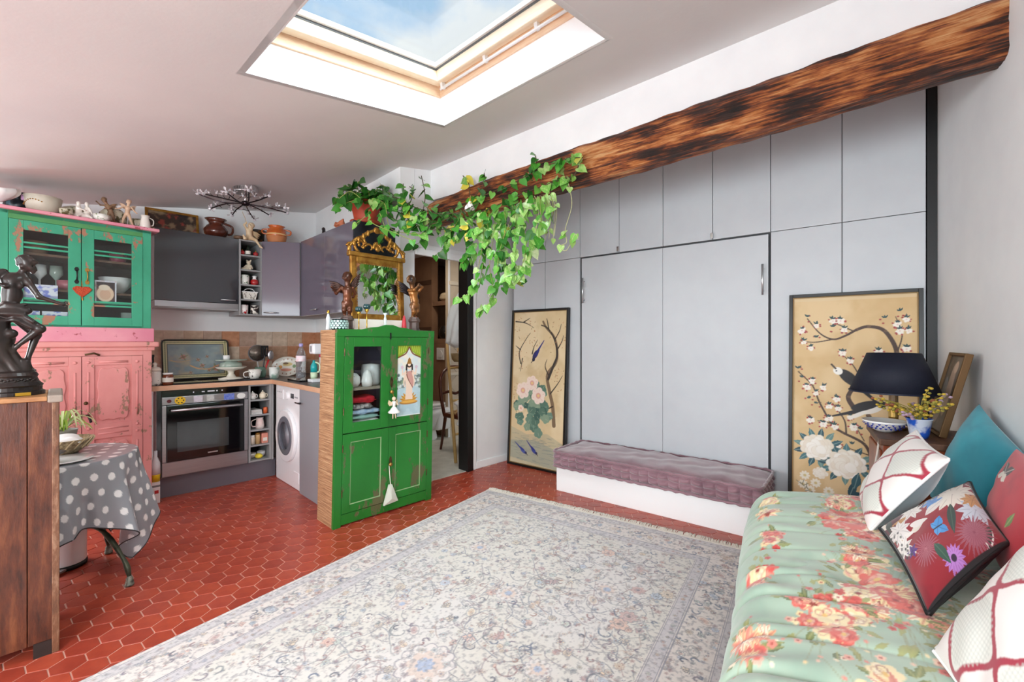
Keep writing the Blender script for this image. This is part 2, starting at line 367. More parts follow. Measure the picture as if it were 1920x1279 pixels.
BW = Fr(-2.25, -1.82, 6.2)
wall('wall_rear', BW, -.1, 2.25, 3.0, -.1, 0, M_wall, 'unseen white wall with an assumed tall window facing the kitchen', op=(.25, 1.80, .45, 2.45))
def tall_window(name, fr, a, b, c, d, label):
    mb = MB().frame(a, c, b, d, -.07, -.01, .06); mb.box((a+b)/2-.03, -.07, c+.06, (a+b)/2+.03, -.01, d-.06); o = mb.build(name, M_white, bevel=.004)
    o.location = fr.o; o.rotation_euler = (0, 0, fr.a); struct(o, label, 'window')
    for k in (0, 1):
        x0 = a+.06 if k == 0 else (a+b)/2+.03; x1 = (a+b)/2-.03 if k == 0 else b-.06
        box('window_pane', glass('window_glass'), o, x0, -.045, c+.06, x1, -.04, d-.06)
tall_window('assumed_window_2', LW, 1.75, 3.65, .45, 2.45, 'assumed unseen white two-leaf window in the long side wall')
tall_window('assumed_window_3', BW, .25, 1.80, .45, 2.45, 'assumed unseen white two-leaf window in the end wall')
KW = Fr(*K.w(0, .72).xy, 46)
def _kw():
    mb = MB().frame(-3.5, .57, -2.1, 1.97, -.07, -.01, .05); mb.box(-2.83, -.07, .62, -2.77, -.01, 1.92); o = mb.build('assumed_window_4', M_white, bevel=.004); o.location = KW.o; o.rotation_euler = (0, 0, KW.a); struct(o, 'assumed unseen white two-leaf window added in the kitchen wall beyond the pink cupboard', 'window')
    for x0, x1 in ((-3.45, -2.83), (-2.77, -2.15)): box('window_pane', glass('window_glass'), o, x0, -.045, .62, x1, -.04, 1.92)
_kw()
# ceiling with the skylight opening
k1, k2, k3 = Vector((-1.239, 2.0315)), Vector((-.456, 2.944)), Vector((.470, 2.167)); k4 = k1+k3-k2
u = (k1-k2).normalized(); v = (k3-k2).normalized(); cc = (k1+k3)/2
inner = [k2, k3, k4, k1]; sg = [(-1, -1), (-1, 1), (1, 1), (1, -1)]
outer = [cc+u*(sx*7.5)+v*(sy*7.5) for sx, sy in sg]
V8 = [(p.x, p.y, cz(p.x, p.y)) for p in outer]+[(p.x, p.y, cz(p.x, p.y)) for p in inner]
V8 += [(x, y, z+.14) for x, y, z in V8]
fs = [(i, (i+1) % 4, (i+1) % 4+4, i+4) for i in range(4)]+[(i+8, i+12, (i+1) % 4+12, (i+1) % 4+8) for i in range(4)]+[(i+4, (i+1) % 4+4, (i+1) % 4+12, i+12) for i in range(4)]
struct(MB().add(V8, fs).build('ceiling', M_ceil), 'pale grey sloping ceiling cut by a square skylight shaft', 'ceiling')
# skylight: local frame with origin at the far corner of the shaft, x towards k1, y towards k3, z out of the roof
O3 = Vector((k2.x, k2.y, cz(*k2))); E1 = (Vector((k1.x, k1.y, cz(*k1)))-O3); E2 = (Vector((k3.x, k3.y, cz(*k3)))-O3); L1, L2 = E1.length, E2.length
E1.normalize(); E3 = E2.normalized().cross(E1).normalized(); 
if E3.z < 0: E3 = -E3
E2 = E3.cross(E1).normalized()
if E2.dot(Vector((k3.x-k2.x, k3.y-k2.y, 0))) < 0: E2 = -E2
SKM = Matrix((E1.to_4d(), E2.to_4d(), E3.to_4d(), (0, 0, 0, 1))).transposed(); 
for i in range(3): SKM[i][3] = O3[i]
for i in range(3): SKM[3][i] = 0
SKM[3][3] = 1
sk = bpy.data.objects.new('window_1', None); COL.objects.link(sk); sk.matrix_world = SKM; struct(sk, 'square roof skylight with pale pine frame and white shaft', 'skylight')
def ring(mb, d0, d1, z0, z1):            # ring between inset d0 and d1
    mb.box(d0, d0, z0, L1-d0, d1, z1); mb.box(d0, L2-d1, z0, L1-d0, L2-d0, z1); mb.box(d0, d1, z0, d1, L2-d1, z1); return mb.box(L1-d1, d1, z0, L1-d0, L2-d1, z1)
M_reveal = mat('shaft_white', (250, 250, 250), .6)
ring(MB(), -.03, 0, .0, .19).build('shaft_lining', M_reveal, sk)
M_pine = wood('pine_frame', (222, 184, 150), (240, 212, 182), scale=5, stretch=(3, 3, 30), bump=.1, rough=.4)
M_pine2 = wood('pine_sash', (245, 226, 196), (252, 238, 214), scale=5, stretch=(3, 3, 30), bump=.05, rough=.4)
ring(MB(), -.03, .012, .175, .27).build('outer_frame', M_pine, sk, bevel=.003)
ring(MB(), .018, .075, .235, .31).build('sash', M_pine2, sk, bevel=.004)
ring(MB(), .075, .078, .298, .31).build('gasket', mat('rubber_grey', (105, 108, 110), .6), sk)
ring(MB(), .070, .095, .31, .335).build('sash_cover', M_white, sk)
box('skylight_pane', glass('skylight_glass', fac=.01, edge=.06), sk, .08, .08, .318, L1-.08, L2-.08, .322)
mb = MB().tube([(.07, .05, .185), (.07, L2-.05, .185)], .009, 10) if False else MB().tube([(.05, .040, .20), (L1-.05, .040, .20)], .008, 10)
# the bar runs along the upper rail (between the two far corners on the beam side)
bar = MB().tube([(.035, .05, .205), (.035, L2-.05, .205)], .001, 4)
vb = MB().tube([(.036, .05, .205), (.036, L2-.06, .205)], .0085, 10)
M_alu = mat('brushed_aluminium', (205, 206, 208), .3, .9)
M_barw = mat('white_bar', (235, 235, 236), .35)
ob = vb.build('ventilation_bar', M_barw, sk, smooth=True)
for t in (.06, .38, .70):
    MB().box(.018, L2*t-.01, .2, .045, L2*t+.01, .25).build('bar_bracket', M_barw, ob)
# floor: grout bed, then six-sided terracotta tiles with edges of their own
fl = box('floor', M_grout, None, -6.2, -2.4, -.06, 3.6, 5.6, -.0025); struct(fl, 'red six-sided terracotta tile floor with pale joints', 'floor')
M_tile = [mat('terracotta_%d' % i, c, .30, col2=c2, scale=14, detail=6, bump=.05, bscale=30) for i, (c, c2) in enumerate([((172, 72, 50), (156, 60, 43)), ((180, 77, 53), (164, 66, 47)), ((164, 66, 48), (150, 58, 43)), ((174, 76, 57), (160, 66, 51))])]
S6, D6 = .06, .104
def hexa(th, s=S6-.0027, b=.0012):
    a0 = math.radians(th); vs = [(0, 0, 0)]; 
    for rr, z in ((s-b, 0), (s, -b), (s, -.006)):
        vs += [(rr*math.cos(a0+k*math.pi/3), rr*math.sin(a0+k*math.pi/3), z) for k in range(6)]
    fs = [tuple(range(1, 7))]
    for q in (0, 1): fs += [(1+q*6+k, 7+q*6+k, 7+q*6+(k+1) % 6, 1+q*6+(k+1) % 6) for k in range(6)]
    return vs, fs
TH = 21.7                                  # joint directions 21.7, 81.7 and -38.3 degrees: corners lie on the same angles
hv, hf = hexa(TH)
hme = []
for m in M_tile:
    me = bpy.data.meshes.new('tile'); me.from_pydata(hv, [], hf); me.materials.append(m); hme.append(me)
d1 = Vector((math.cos(math.radians(TH+30)), math.sin(math.radians(TH+30))))*D6; d2 = Vector((math.cos(math.radians(TH-30)), math.sin(math.radians(TH-30))))*D6
c0 = Vector((-1.728, 1.964)); tiles = []
RUG_O = Vector((-.18, 3.687)); RUG_A = Vector((.832, -.555)); RUG_B = Vector((-.555, -.832))
for i in range(-70, 71):
    for j in range(-70, 71):
        p = c0+d1*i+d2*j
        if not (-4.6 < p.x < 2.9 and -1.6 < p.y < 4.95): continue
        kk = K.l((p.x, p.y, 0)); ww = W.l((p.x, p.y, 0)); rr = RW.l((p.x, p.y, 0)); 
        if kk.y > .58 or (kk.x > .58 and kk.y > -1.13) or ww.y > .05 or rr.y > -.02: continue
        r = p-RUG_O; ra, rb = r.dot(RUG_A), r.dot(RUG_B)
        if .06 < ra < 1.9 and .06 < rb < 2.9: continue
        tiles.append((p, ra))
def in_view(p):
    if p.y < 1.55: return False
    px = 960+F_PX*p.x/p.y
    if not (0 < px < 1450): return False
    if px < 112+40*(p.y < 1.72): return False                       # behind the chest
    k = K.l((p.x, p.y, 0))
    if k.y > .04 or k.x > .04 and k.y > -1.0 and k.x > .02: return False
    if math.hypot(p.x+2.3, p.y-2.27) < .15: return False
    if -.42 < K.l((p.x, p.y, 0)).y+1.14 and k.x > .0: return k.x > .62 and k.y < -1.1
    b = RUG_O; 
    return True
near = sorted([t for t in tiles if in_view(t[0])], key=lambda t: t[0].y)[:300]
nk = set((round(t[0].x, 3), round(t[0].y, 3)) for t in near)
for p, _ in near:
    o = bpy.data.objects.new('tile', hme[rnd.choice((0, 0, 1, 1, 2, 3))]); COL.objects.link(o); o.parent = fl
    o.location = (p.x, p.y, rnd.uniform(-.0006, .0003))
rest = MB()
for p, _ in tiles:
    if (round(p.x, 3), round(p.y, 3)) in nk: continue
    z = rnd.uniform(-.0006, .0003); rest.add([(x+p.x, y+p.y, q+z) for x, y, q in hv], hf)
o = rest.build('tile_field', M_tile[0], fl); o.data.materials.append(M_tile[1]); o.data.materials.append(M_tile[2]); o['kind'] = 'stuff'
mi = np.repeat(np.random.RandomState(3).randint(0, 3, len(o.data.polygons)//13), 13); o.data.polygons.foreach_set('material_index', mi.astype(np.int32))
# baseboards
bb = box('baseboard_doorway', M_white, None, 1.46, -1.155, 0, 1.93, -1.14, .07, bevel=.004); bb.location = K.o; bb.rotation_euler = (0, 0, K.a); struct(bb, 'low white skirting board between the doorway and the wardrobe', 'baseboard')
# doorway lining: dark sliding-door edge on one side, white casing over it
jb = box('trim_1', M_black, None, 1.335, -1.17, 0, 1.405, -1.03, 2.02, bevel=.003); jb.location = K.o; jb.rotation_euler = (0, 0, K.a); struct(jb, 'black upright post at the edge of the bathroom doorway', 'door post')
box('latch_plate', mat('dark_metal', (60, 60, 62), .35, .8), jb, 1.36, -1.174, 1.0, 1.372, -1.169, 1.06)
cs = MB().box(1.41, -1.16, 0, 1.45, -1.138, 2.02).box(.765, -1.16, 2.0, 1.45, -1.138, 2.06).box(.765, -1.15, 2.06, 1.45, -1.138, 2.10).build('trim_2', M_white, bevel=.003); cs.location = K.o; cs.rotation_euler = (0, 0, K.a); struct(cs, 'white casing over the bathroom doorway', 'door casing')
# old roof beam across the room
def make_beam():
    n, m = 180, 40; r = np.random.RandomState(5); x = np.linspace(-.17, 3.318, n)
    zb = np.interp(x, [-.2, .6, 1.5, 2.4, 3.0, 3.35], [2.272, 2.285, 2.312, 2.345, 2.374, 2.386]); zt = np.interp(x, [-.2, .6, 3.35], [2.46, 2.530, 2.632])
    prof = []
    for k in range(m):                    # squarish section with worn corners
        a = 2*math.pi*k/m; c, s = math.cos(a), math.sin(a); q = (abs(c)**9+abs(s)**9)**(-1/9); prof.append((c*q*.5, s*q*.5))
    P = np.zeros((m+1, n, 3)); ns = [r.randn(14), r.randn(14)]
    for k in range(m+1):
        cy, cs_ = prof[k % m]
        for i in range(n):
            t = x[i]*3.1; jit = .010*math.sin(t*2.3+k*1.7)+.007*math.sin(t*5.1+k*3.1)+.006*math.sin(t*11+k*5.3)
            hgt = zt[i]-zb[i]; wd = .13
            P[k, i] = (x[i], -.968+cy*(wd+jit*.6), zb[i]+hgt*.5+cs_*(hgt+jit*.45))
    return P
m, nt, b = _nodes('old_beam_wood'); f1 = _noise(nt, _coord(nt, (1.1, 4, 4)), 2.2, 5, .6); f2 = _noise(nt, _coord(nt, (1.6, 26, 34)), 2.6, 9, .7); mm_ = nt.nodes.new('ShaderNodeMath'); mm_.operation = 'MULTIPLY_ADD'; mm_.inputs[1].default_value = .75; hf = nt.nodes.new('ShaderNodeMath'); hf.operation = 'MULTIPLY'; hf.inputs[1].default_value = .5; nt.links.new(f2, hf.inputs[0]); nt.links.new(f1, mm_.inputs[0]); nt.links.new(hf.outputs[0], mm_.inputs[2]); f = mm_.outputs[0]
nt.links.new(_ramp(nt, f, [(.50, lin4((20, 11, 8))), (.575, lin4((58, 28, 16))), (.63, lin4((132, 66, 30))), (.69, lin4((188, 114, 58))), (.77, lin4((216, 164, 112)))]), b.inputs['Base Color'])
b.inputs['Roughness'].default_value = .45; _bump(nt, b, f, 1.0, .03); M_beam = m
bo = sheet('ceiling_beam', make_beam(), None, M_beam); bo.location = W.o; bo.rotation_euler = (0, 0, W.a); struct(bo, 'rough dark brown old oak beam running along under the white wall', 'beam')
# ================================================================== WARDROBE WALL
M_ward = mat('grey_laminate', (203, 207, 211), .42, col2=(199, 203, 208), scale=5, bump=.03, bscale=120)
M_chrome = mat('chrome', (215, 216, 218), .18, 1.0)
wd = thing('built_in_wardrobe', 'pale grey floor-to-ceiling wardrobe wall with a fold-down bed front', 'wardrobe', W.o, W.deg)
box('carcass', mat('carcass_dark', (70, 72, 75), .7), wd, .005, .022, 0, 3.145, .6, 2.80)
sx = [0, .397, .79, 1.18, 1.566, 1.949, 2.338, 2.746, 3.15]; ZS = 2.03; G = .0022
def panel(nm, x0, x1, z0, z1, y0=0, y1=.02): return box(nm, M_ward, wd, x0+G, y0, z0+G, x1-G, y1, z1-G, bevel=.0012)
for i in range(8):
    d = panel('door', sx[i], sx[i+1], ZS, 2.82)
    if i in (2, 4): box('knob', M_chrome, d, sx[i+1]-.016 if i == 2 else sx[i+1]-.012, -.022, ZS+.006, sx[i+1]+.006 if i == 2 else sx[i+1]+.008, 0, ZS+.05, bevel=.002)
for i in (0, 1, 6, 7): panel('door', sx[i], sx[i+1], .06, ZS)
box('plinth', M_ward, wd, 0, .012, 0, 3.15, .022, .06)
for k, (a, b) in enumerate(((.79, 1.566), (1.566, 2.338))):
    d = panel('bed_front', a+(.018 if k == 0 else -.001), b-(.012 if k else -.001), .05, ZS-.012, -.006, .014)
    hx = a+.05 if k == 0 else b-.045; z0, z1 = (1.60, 1.83) if k == 0 else (1.58, 1.80)
    hb = MB().tube([(hx, -.045, z0), (hx, -.045, z1)], .0075, 10).build('handle', M_alu, d, smooth=True)
    MB().tube([(hx, -.045, z0+.03), (hx, 0, z0+.03)], .005, 8).tube([(hx, -.045, z1-.03), (hx, 0, z1-.03)], .005, 8).build('handle_post', M_alu, d, smooth=True) if False else None
    for zz in (z0+.03, z1-.03): MB().tube([(hx, -.045, zz), (hx, -.004, zz)], .005, 8).build('handle_post', M_alu, d, smooth=True)
sl = box('gap_shade_strip', M_black, None, 3.153, .0, 0, 3.198, .5, 2.84); sl.location = W.o; sl.rotation_euler = (0, 0, W.a); struct(sl, 'narrow black strip painted in for the shade between the wardrobe and the white wall', 'gap strip')  # black strip stands in for the shade inside the open gap
# low white plinth bench with a buttoned floor mattress
bn = thing('plinth_bench', 'low white box plinth in front of the wardrobe', 'bench', W.w(.845, -.495), W.deg)
box('box_front', M_white, bn, .0, 0, 0, 1.475, .02, .205, bevel=.002); box('box_side', M_white, bn, .0, .02, 0, .02, .487, .205, bevel=.002); box('box_side', M_white, bn, 1.455, .02, 0, 1.475, .487, .205, bevel=.002); box('box_top', M_white, bn, .02, .02, .18, 1.455, .487, .205)
M_velvet = mat('mauve_velvet', (150, 113, 122), .55, col2=(126, 92, 102), scale=7, detail=6, sheen=.6, bump=.15, bscale=25)
ms = thing('floor_mattress', 'long mauve velvet mattress cushion with gathered tufted edges on the white plinth', 'mattress cushion', W.w(.828, -.532, .205), W.deg)
def mattress(L, D, H):
    # side wall: gathered pillows in two rows; top gently domed
    n = 420; per = []; 
    def ringpt(t):                        # rounded rectangle perimeter
        r = .045; segs = [L-2*r, math.pi*r/2, D-2*r, math.pi*r/2]*2; tot = sum(segs); d = t*tot; k = 0
        while d > segs[k]: d -= segs[k]; k += 1
        cx = [(r, 0, 1, 0), None, (L, r, 0, 1), None, (L-r, D, -1, 0), None, (0, D-r, 0, -1), None]
        if k % 2 == 0:
            x, y, dx, dy = cx[k]; return x+dx*d, y+dy*d, dy, -dx
        cen = [(L-r, r, -90), (L-r, D-r, 0), (r, D-r, 90), (r, r, 180)][k//2]; a = math.radians(cen[2]+d/r*180/math.pi)
        return cen[0]+r*math.cos(a), cen[1]+r*math.sin(a), math.cos(a), math.sin(a)
    zs = np.linspace(0, H, 25); n = 1100; P = []; tot = 2*(L+D); nt_ = int(tot/.075)
    for z in zs:
        row = []; q = z/H
        for i in range(n+1):
            x, y, nx, ny = ringpt((i % n)/n*.99999); s = i/n*nt_*math.pi+.35*math.sin(i*.031)+.12*(q > .5)
            c = abs(math.cos(s))**.55
            if .12 < q < .88:
                h2 = abs(math.sin(math.pi*(q-.12)/.38))**.7; b = .019*h2*c-.012*(1-h2)-.006*(1-c)
            else: e = min(q, 1-q)/.12; b = .014*math.sin(math.pi*e)*(.8+.2*math.sin(s*4+q*9))-.008*(e > .9)
            row.append((x+nx*b, y+ny*b, z+.003*math.sin(s)*(.12 < q < .88)))
        P.append(row)
    return np.array(P), [ringpt(k/160*.99999) for k in range(161)]
H_ = .125
PM, RM = mattress(1.53, .50, H_); side = sheet('gathered_side', PM, None, M_velvet, ms)
nx_, ny_ = 170, 60; uu = np.linspace(0, 1, nx_); v2 = np.linspace(0, 1, ny_); U, V = np.meshgrid(uu, v2); r_ = np.random.RandomState(2)
Z = H_-.006+.028*(1-(2*U-1)**8)*(1-(2*V-1)**6)+.005*np.sin(U*29+2*np.sin(V*7))*np.sin(V*9)+.003*np.sin(U*61+V*6+np.sin(U*13))
for cx, cy in [(a, b) for a in np.linspace(.12, .88, 5) for b in (.32, .7)]: Z -= .0*np.exp(-(((U-cx)*1.66/.03)**2+((V-cy)*.5/.03)**2))
sheet('top', np.stack([.004+U*1.522, .004+V*.492, Z], -1), None, M_velvet, ms)
for z in (H_+.001, .008):
    pr = MB().tube([(x+nx*.006, y+ny*.006, z+.003*math.sin(i*1.9)) for i, (x, y, nx, ny) in enumerate(RM)], [.0095+.002*math.sin(i*2.3) for i in range(161)], 7, cap=False); pr.build('piping', M_velvet, ms, smooth=True)

# ================================================================== TWO FRAMED FLOWER PANELS
def panel_frame(nm, label, p0, lean, cv, w=.68, h=1.57):
    t = thing(nm, label, 'painting', p0, W.deg); t.rotation_euler = (-lean, 0, W.a)
    fm = mat('black_frame', (20, 19, 18), .35)
    for a in ((0, 0, .022, h), (w-.022, 0, w, h), (.022, 0, w-.022, .022), (.022, h-.022, w-.022, h)): box('frame_rail', fm, t, a[0], 0, a[1], a[2], .03, a[3], bevel=.002)
    MB().frame(.022, .022, w-.022, h-.022, .006, .02, .006).build('gold_fillet', mat('gold_fillet', (140, 112, 70), .5, .3), t)
    print_flat('painted_silk', cv, t, .024, .024, .014, vmat('painted_silk', .55)); box('backing', mat('brown_card', (120, 96, 70), .8), t, .022, .0145, .022, w-.022, .028, h-.022)
    return t
PW, PH = .632, 1.522
def twig(cv, pts, w, col, w1): cv.curve(pts, w, col, 1, w1)
def blossom(cv, x, y, r, rg):
    for k in range(5):
        a = k*1.257+rg.random(); cv.ell(x+.6*r*math.cos(a), y+.6*r*math.sin(a), r*.62, r*.5, (246, 238, 226), a, .95)
    cv.ell(x, y, r*.25, r*.25, (232, 205, 196)); 
    for k in range(3):
        a = rg.random()*6.3; cv.ell(x+r*1.3*math.cos(a), y+r*1.3*math.sin(a), r*.3, r*.22, (168, 50, 56), a)
def peony(cv, x, y, R, cols, rg):
    for ring_, n in ((1.0, 11), (.72, 9), (.45, 7)):
        for k in range(n):
            a = 2*math.pi*k/n+rg.random()*.4; c = cols[rg.randrange(len(cols))]
            cv.flower(x+R*ring_*.72*math.cos(a), y+R*ring_*.60*math.sin(a), R*.36, c, 3, a, .2); cv.ell(x+R*ring_*.72*math.cos(a), y+R*ring_*.60*math.sin(a), R*.36, R*.32, (214, 196, 176), a, .35, ring=R*.03)
def bird(cv, x, y, s, rot, body_, tail, head):
    c, sn = math.cos(rot), math.sin(rot); T = lambda a, b: (x+s*(a*c-b*sn), y+s*(a*sn+b*c))
    cv.line([T(0, 0), T(-1.9, .05)], s*.16, tail, 1, s*.05); cv.ell(*T(.1, 0), s*.62, s*.30, body_, rot); cv.ell(*T(-.25, .1), s*.5, s*.16, tail, rot+.1)
    cv.ell(*T(.72, .1), s*.24, s*.21, head, rot); cv.line([T(.9, .08), T(1.2, .05)], s*.05, (60, 50, 40)); cv.ell(*T(.77, .15), s*.04, s*.04, (20, 20, 20))
# -- left panel: bird, blossom trunk and hollyhocks over a pool
rg = random.Random(11); cv = Canvas(PW, PH, 176, 424, (214, 190, 148)); cv.mottle((226, 206, 168), .25, .4, .62, .8, 1); cv.mottle((196, 168, 122), .12, .55, .75, .5, 2)
cv.poly([(0, 0), (PW, 0), (PW, .25), (.45, .33), (.2, .30), (0, .36)], (166, 164, 140), .55); cv.poly([(0, .05), (PW, .0), (PW, .17), (.3, .25), (0, .22)], (120, 140, 138), .45)
for k in range(90): x, y = rg.uniform(0, PW), rg.uniform(.04, .3); cv.line([(x, y), (x+rg.uniform(.03, .1), y+rg.uniform(-.01, .01))], .0022, (96, 120, 122), .5)
bk, bk2 = (54, 44, 36), (120, 98, 74)
twig(cv, [(.52, .42), (.50, .60), (.46, .74), (.43, .90), (.52, 1.02), (.53, 1.15), (.49, 1.27), (.40, 1.36), (.36, 1.42)], .020, bk2, .010); twig(cv, [(.44, .86), (.50, 1.0), (.535, 1.10), (.50, 1.24), (.42, 1.35), (.34, 1.385)], .014, bk, .005)
for pts in ([(.50, 1.24), (.55, 1.32), (.57, 1.39)], [(.53, 1.14), (.58, 1.22), (.60, 1.28)], [(.43, 1.34), (.41, 1.42), (.40, 1.45)], [(.44, .90), (.40, .98), (.42, 1.05)], [(.47, .72), (.55, .82), (.60, .9)], [(.50, .6), (.43, .56), (.38, .5)], [(.1, 1.0), (.08, 1.12), (.16, 1.25), (.21, 1.31)], [(.09, 1.14), (.03, 1.18)], [(.12, 1.05), (.1, .92)], [(.02, 1.43), (.15, 1.41), (.25, 1.36)], [(.12, 1.42), (.2, 1.46)], [(.24, 1.1), (.26, 1.17), (.30, 1.24)]): twig(cv, pts, .007, bk, .002)
for k in range(120):
    x, y = rg.choice([(rg.uniform(.0, .28), rg.uniform(1.32, 1.47)), (rg.uniform(.42, .62), rg.uniform(1.1, 1.45)), (rg.uniform(.48, .62), rg.uniform(.75, .98)), (rg.uniform(.0, .2), rg.uniform(.95, 1.3)), (rg.uniform(.2, .35), rg.uniform(1.12, 1.28)), (rg.uniform(0, .12), rg.uniform(.45, .8))])
    cv.leaf(x, y, rg.uniform(.012, .026), .004, rg.uniform(0, 6.3), rg.choice([(186, 130, 90), (150, 118, 84), (206, 164, 126)]), .9)
for k in range(48):
    a = rg.uniform(0, 6.3); q = rg.uniform(0, 1)**.5; x, y = .27+.21*q*math.cos(a), .56+.25*q*math.sin(a)
    cv.flower(x, y, rg.uniform(.034, .055), rg.choice([(84, 116, 100), (106, 136, 118), (62, 96, 86), (130, 152, 128)]), 5, a, .2); cv.line([(x, y), (x+.03*math.cos(a), y+.03*math.sin(a))], .0016, (170, 184, 160), .8)
for x, y, R in ((.14, .73, .085), (.25, .81, .075), (.33, .69, .085), (.12, .55, .035)):
    for k in range(6): a = k*1.047+.3; cv.flower(x+R*.45*math.cos(a), y+R*.45*math.sin(a), R*.55, (236, 214, 200), 3, a, .15); cv.line([(x, y), (x+R*.8*math.cos(a), y+R*.8*math.sin(a))], .0015, (206, 150, 140), .8)
    cv.ell(x, y, R*.34, R*.34, (216, 150, 132), 0, .8); cv.ell(x, y, R*.15, R*.15, (232, 200, 130))
bird(cv, .285, 1.10, .085, -2.15, (38, 40, 92), (40, 44, 120), (28, 28, 60)); bird(cv, .16, .135, .062, -.6, (70, 84, 150), (44, 54, 130), (36, 40, 90)); bird(cv, .29, .155, .062, -.75, (60, 70, 140), (40, 48, 124), (34, 36, 84))
pl = W.w(-.005, -.13); pl = panel_frame('bird_flower_panel', 'tall black-framed painting of blue birds and pale hollyhocks, beside the white plinth', pl, .078, cv, .69, 1.565) if False else None
cv1 = cv
panel_frame('bird_flower_panel', 'tall black-framed painting of blue birds and pale hollyhocks, beside the white plinth', W.w(.012, -.128), .056, cv1)
# -- right panel: peonies, plum blossom branch and a black-and-white bird
rg = random.Random(5); cv = Canvas(PW, PH, 210, 506, (216, 184, 134)); cv.mottle((226, 198, 152), .3, .4, .62, .9, 3); cv.mottle((202, 166, 112), .15, .5, .7, .45, 4); cv.line([(0, PH-.012), (PW, PH-.012)], .014, (224, 202, 164), .6)
br = (70, 48, 38)
for pts, w0, w1 in (([(.60, .30), (.52, .55), (.45, .66), (.40, .76)], .017, .012), ([(.33, .80), (.30, .87), (.34, .95)], .014, .010), ([(.44, .96), (.50, 1.05), (.535, 1.16), (.48, 1.29), (.40, 1.32), (.34, 1.30)], .014, .008), ([(.34, 1.30), (.28, 1.26), (.22, 1.24), (.15, 1.28), (.08, 1.38)], .007, .003), ([(.42, .48), (.38, .58), (.27, .64), (.22, .68), (.15, .82), (.11, .93), (.03, 1.02)], .009, .003), ([(.29, .63), (.28, .72), (.22, .82)], .005, .003), ([(.22, 1.24), (.12, 1.22), (.04, 1.23)], .004, .002), ([(.33, 1.29), (.26, 1.33), (.2, 1.36)], .004, .002), ([(.54, 1.17), (.56, 1.27), (.53, 1.38)], .004, .002), ([(.36, 1.0), (.32, 1.08), (.27, 1.14)], .004, .002), ([(.41, 1.06), (.45, 1.14)], .004, .002), ([(.5, 1.04), (.57, 1.08), (.6, 1.13)], .004, .002), ([(.45, .50), (.35, .53), (.24, .56)], .004, .002), ([(.22, .69), (.14, .70)], .004, .002), ([(.38, .60), (.33, .70)], .003, .002)):
    cv.curve(pts, w0, br, 1, w1)
    if w0 > .008:
        for x, y in pts: cv.ell(x+.004, y, w0*.7, w0*.5, (112, 84, 62), rg.random()*3, .7)
spots = [(.08, 1.38), (.05, 1.30), (.13, 1.33), (.06, 1.22), (.13, 1.24), (.1, 1.18), (.22, 1.36), (.26, 1.36), (.22, 1.31), (.28, 1.30), (.55, 1.40), (.48, 1.36), (.54, 1.33), (.58, 1.36), (.55, 1.29), (.59, 1.29), (.27, 1.15), (.31, 1.10), (.45, 1.16), (.40, 1.12), (.46, 1.10), (.42, 1.05), (.58, 1.18), (.59, 1.12), (.03, 1.03), (.05, .97), (.08, .92), (.11, .96), (.13, .88), (.17, .92), (.09, .83), (.13, .80), (.2, .8), (.24, .85), (.25, .79), (.1, .70), (.17, .68), (.23, .67), (.2, .72), (.33, .68), (.36, .66), (.31, .74), (.25, .55), (.32, .56), (.48, .58), (.53, .7)]
for x, y in spots:
    if rg.random() < .72: blossom(cv, x, y, rg.uniform(.014, .022), rg)
    for k in range(2): a = rg.random()*6.3; cv.ell(x+.022*math.cos(a), y+.022*math.sin(a), .006, .005, (160, 48, 52))
    for k in range(3): cv.leaf(x, y+.012, rg.uniform(.016, .028), .005, 1.57+(k-1)*.8+rg.uniform(-.2, .2), (44, 74, 76))
tl = [(70, 116, 122), (46, 90, 100), (104, 140, 134), (34, 76, 88)]
for k in range(13): a = k*.483; cv.leaf(.145+.07*math.cos(a), .52+.06*math.sin(a), .075, .017, a, tl[k % 4], 1, (150, 176, 170))
for k in range(12): a = k*.52; cv.leaf(.29+.085*math.cos(a), .44+.06*math.sin(a), .075, .018, a, tl[(k+1) % 4], 1, (150, 176, 170))
peony(cv, .135, .525, .088, [(244, 236, 222), (238, 226, 208), (250, 244, 234)], rg); peony(cv, .29, .44, .098, [(244, 236, 222), (238, 226, 208), (250, 244, 234)], rg); peony(cv, .155, .36, .04, [(244, 236, 222), (238, 226, 208)], rg)
for k in range(22): x, y = .27+rg.uniform(0, .26), .20+rg.uniform(-.09, .17); cv.leaf(x, y, rg.uniform(.09, .15), rg.uniform(.02, .032), rg.uniform(-.9, 1.9), rg.choice(tl), 1, (140, 168, 164))
for x, y in ((.07, .33), (.13, .29), (.06, .27), (.20, .25), (.1, .24), (.17, .17)): cv.flower(x, y, .03, (240, 232, 214), 9, 0, .3); cv.ell(x, y, .009, .009, (216, 196, 140))
for k in range(44): x = .05+.006*k; y = .27-.0042*k; cv.line([(x, y), (x+rg.uniform(-.03, .03), y+rg.uniform(-.035, .04))], .002, rg.choice([(78, 84, 60), (110, 110, 80)]), .9)
bird(cv, .31, .985, .11, 2.35, (30, 28, 32), (24, 22, 28), (246, 242, 234)); bird(cv, .40, .80, .10, .35, (236, 230, 220), (24, 22, 28), (30, 28, 30)); cv.ell(.385, .82, .075, .026, (26, 24, 30), .35); cv.ell(.35, .76, .06, .012, (240, 234, 224), .55)
panel_frame('peony_bird_panel', 'tall black-framed painting of white peonies and a black bird, behind the navy lamp', W.w(2.455, -.128), .056, cv)

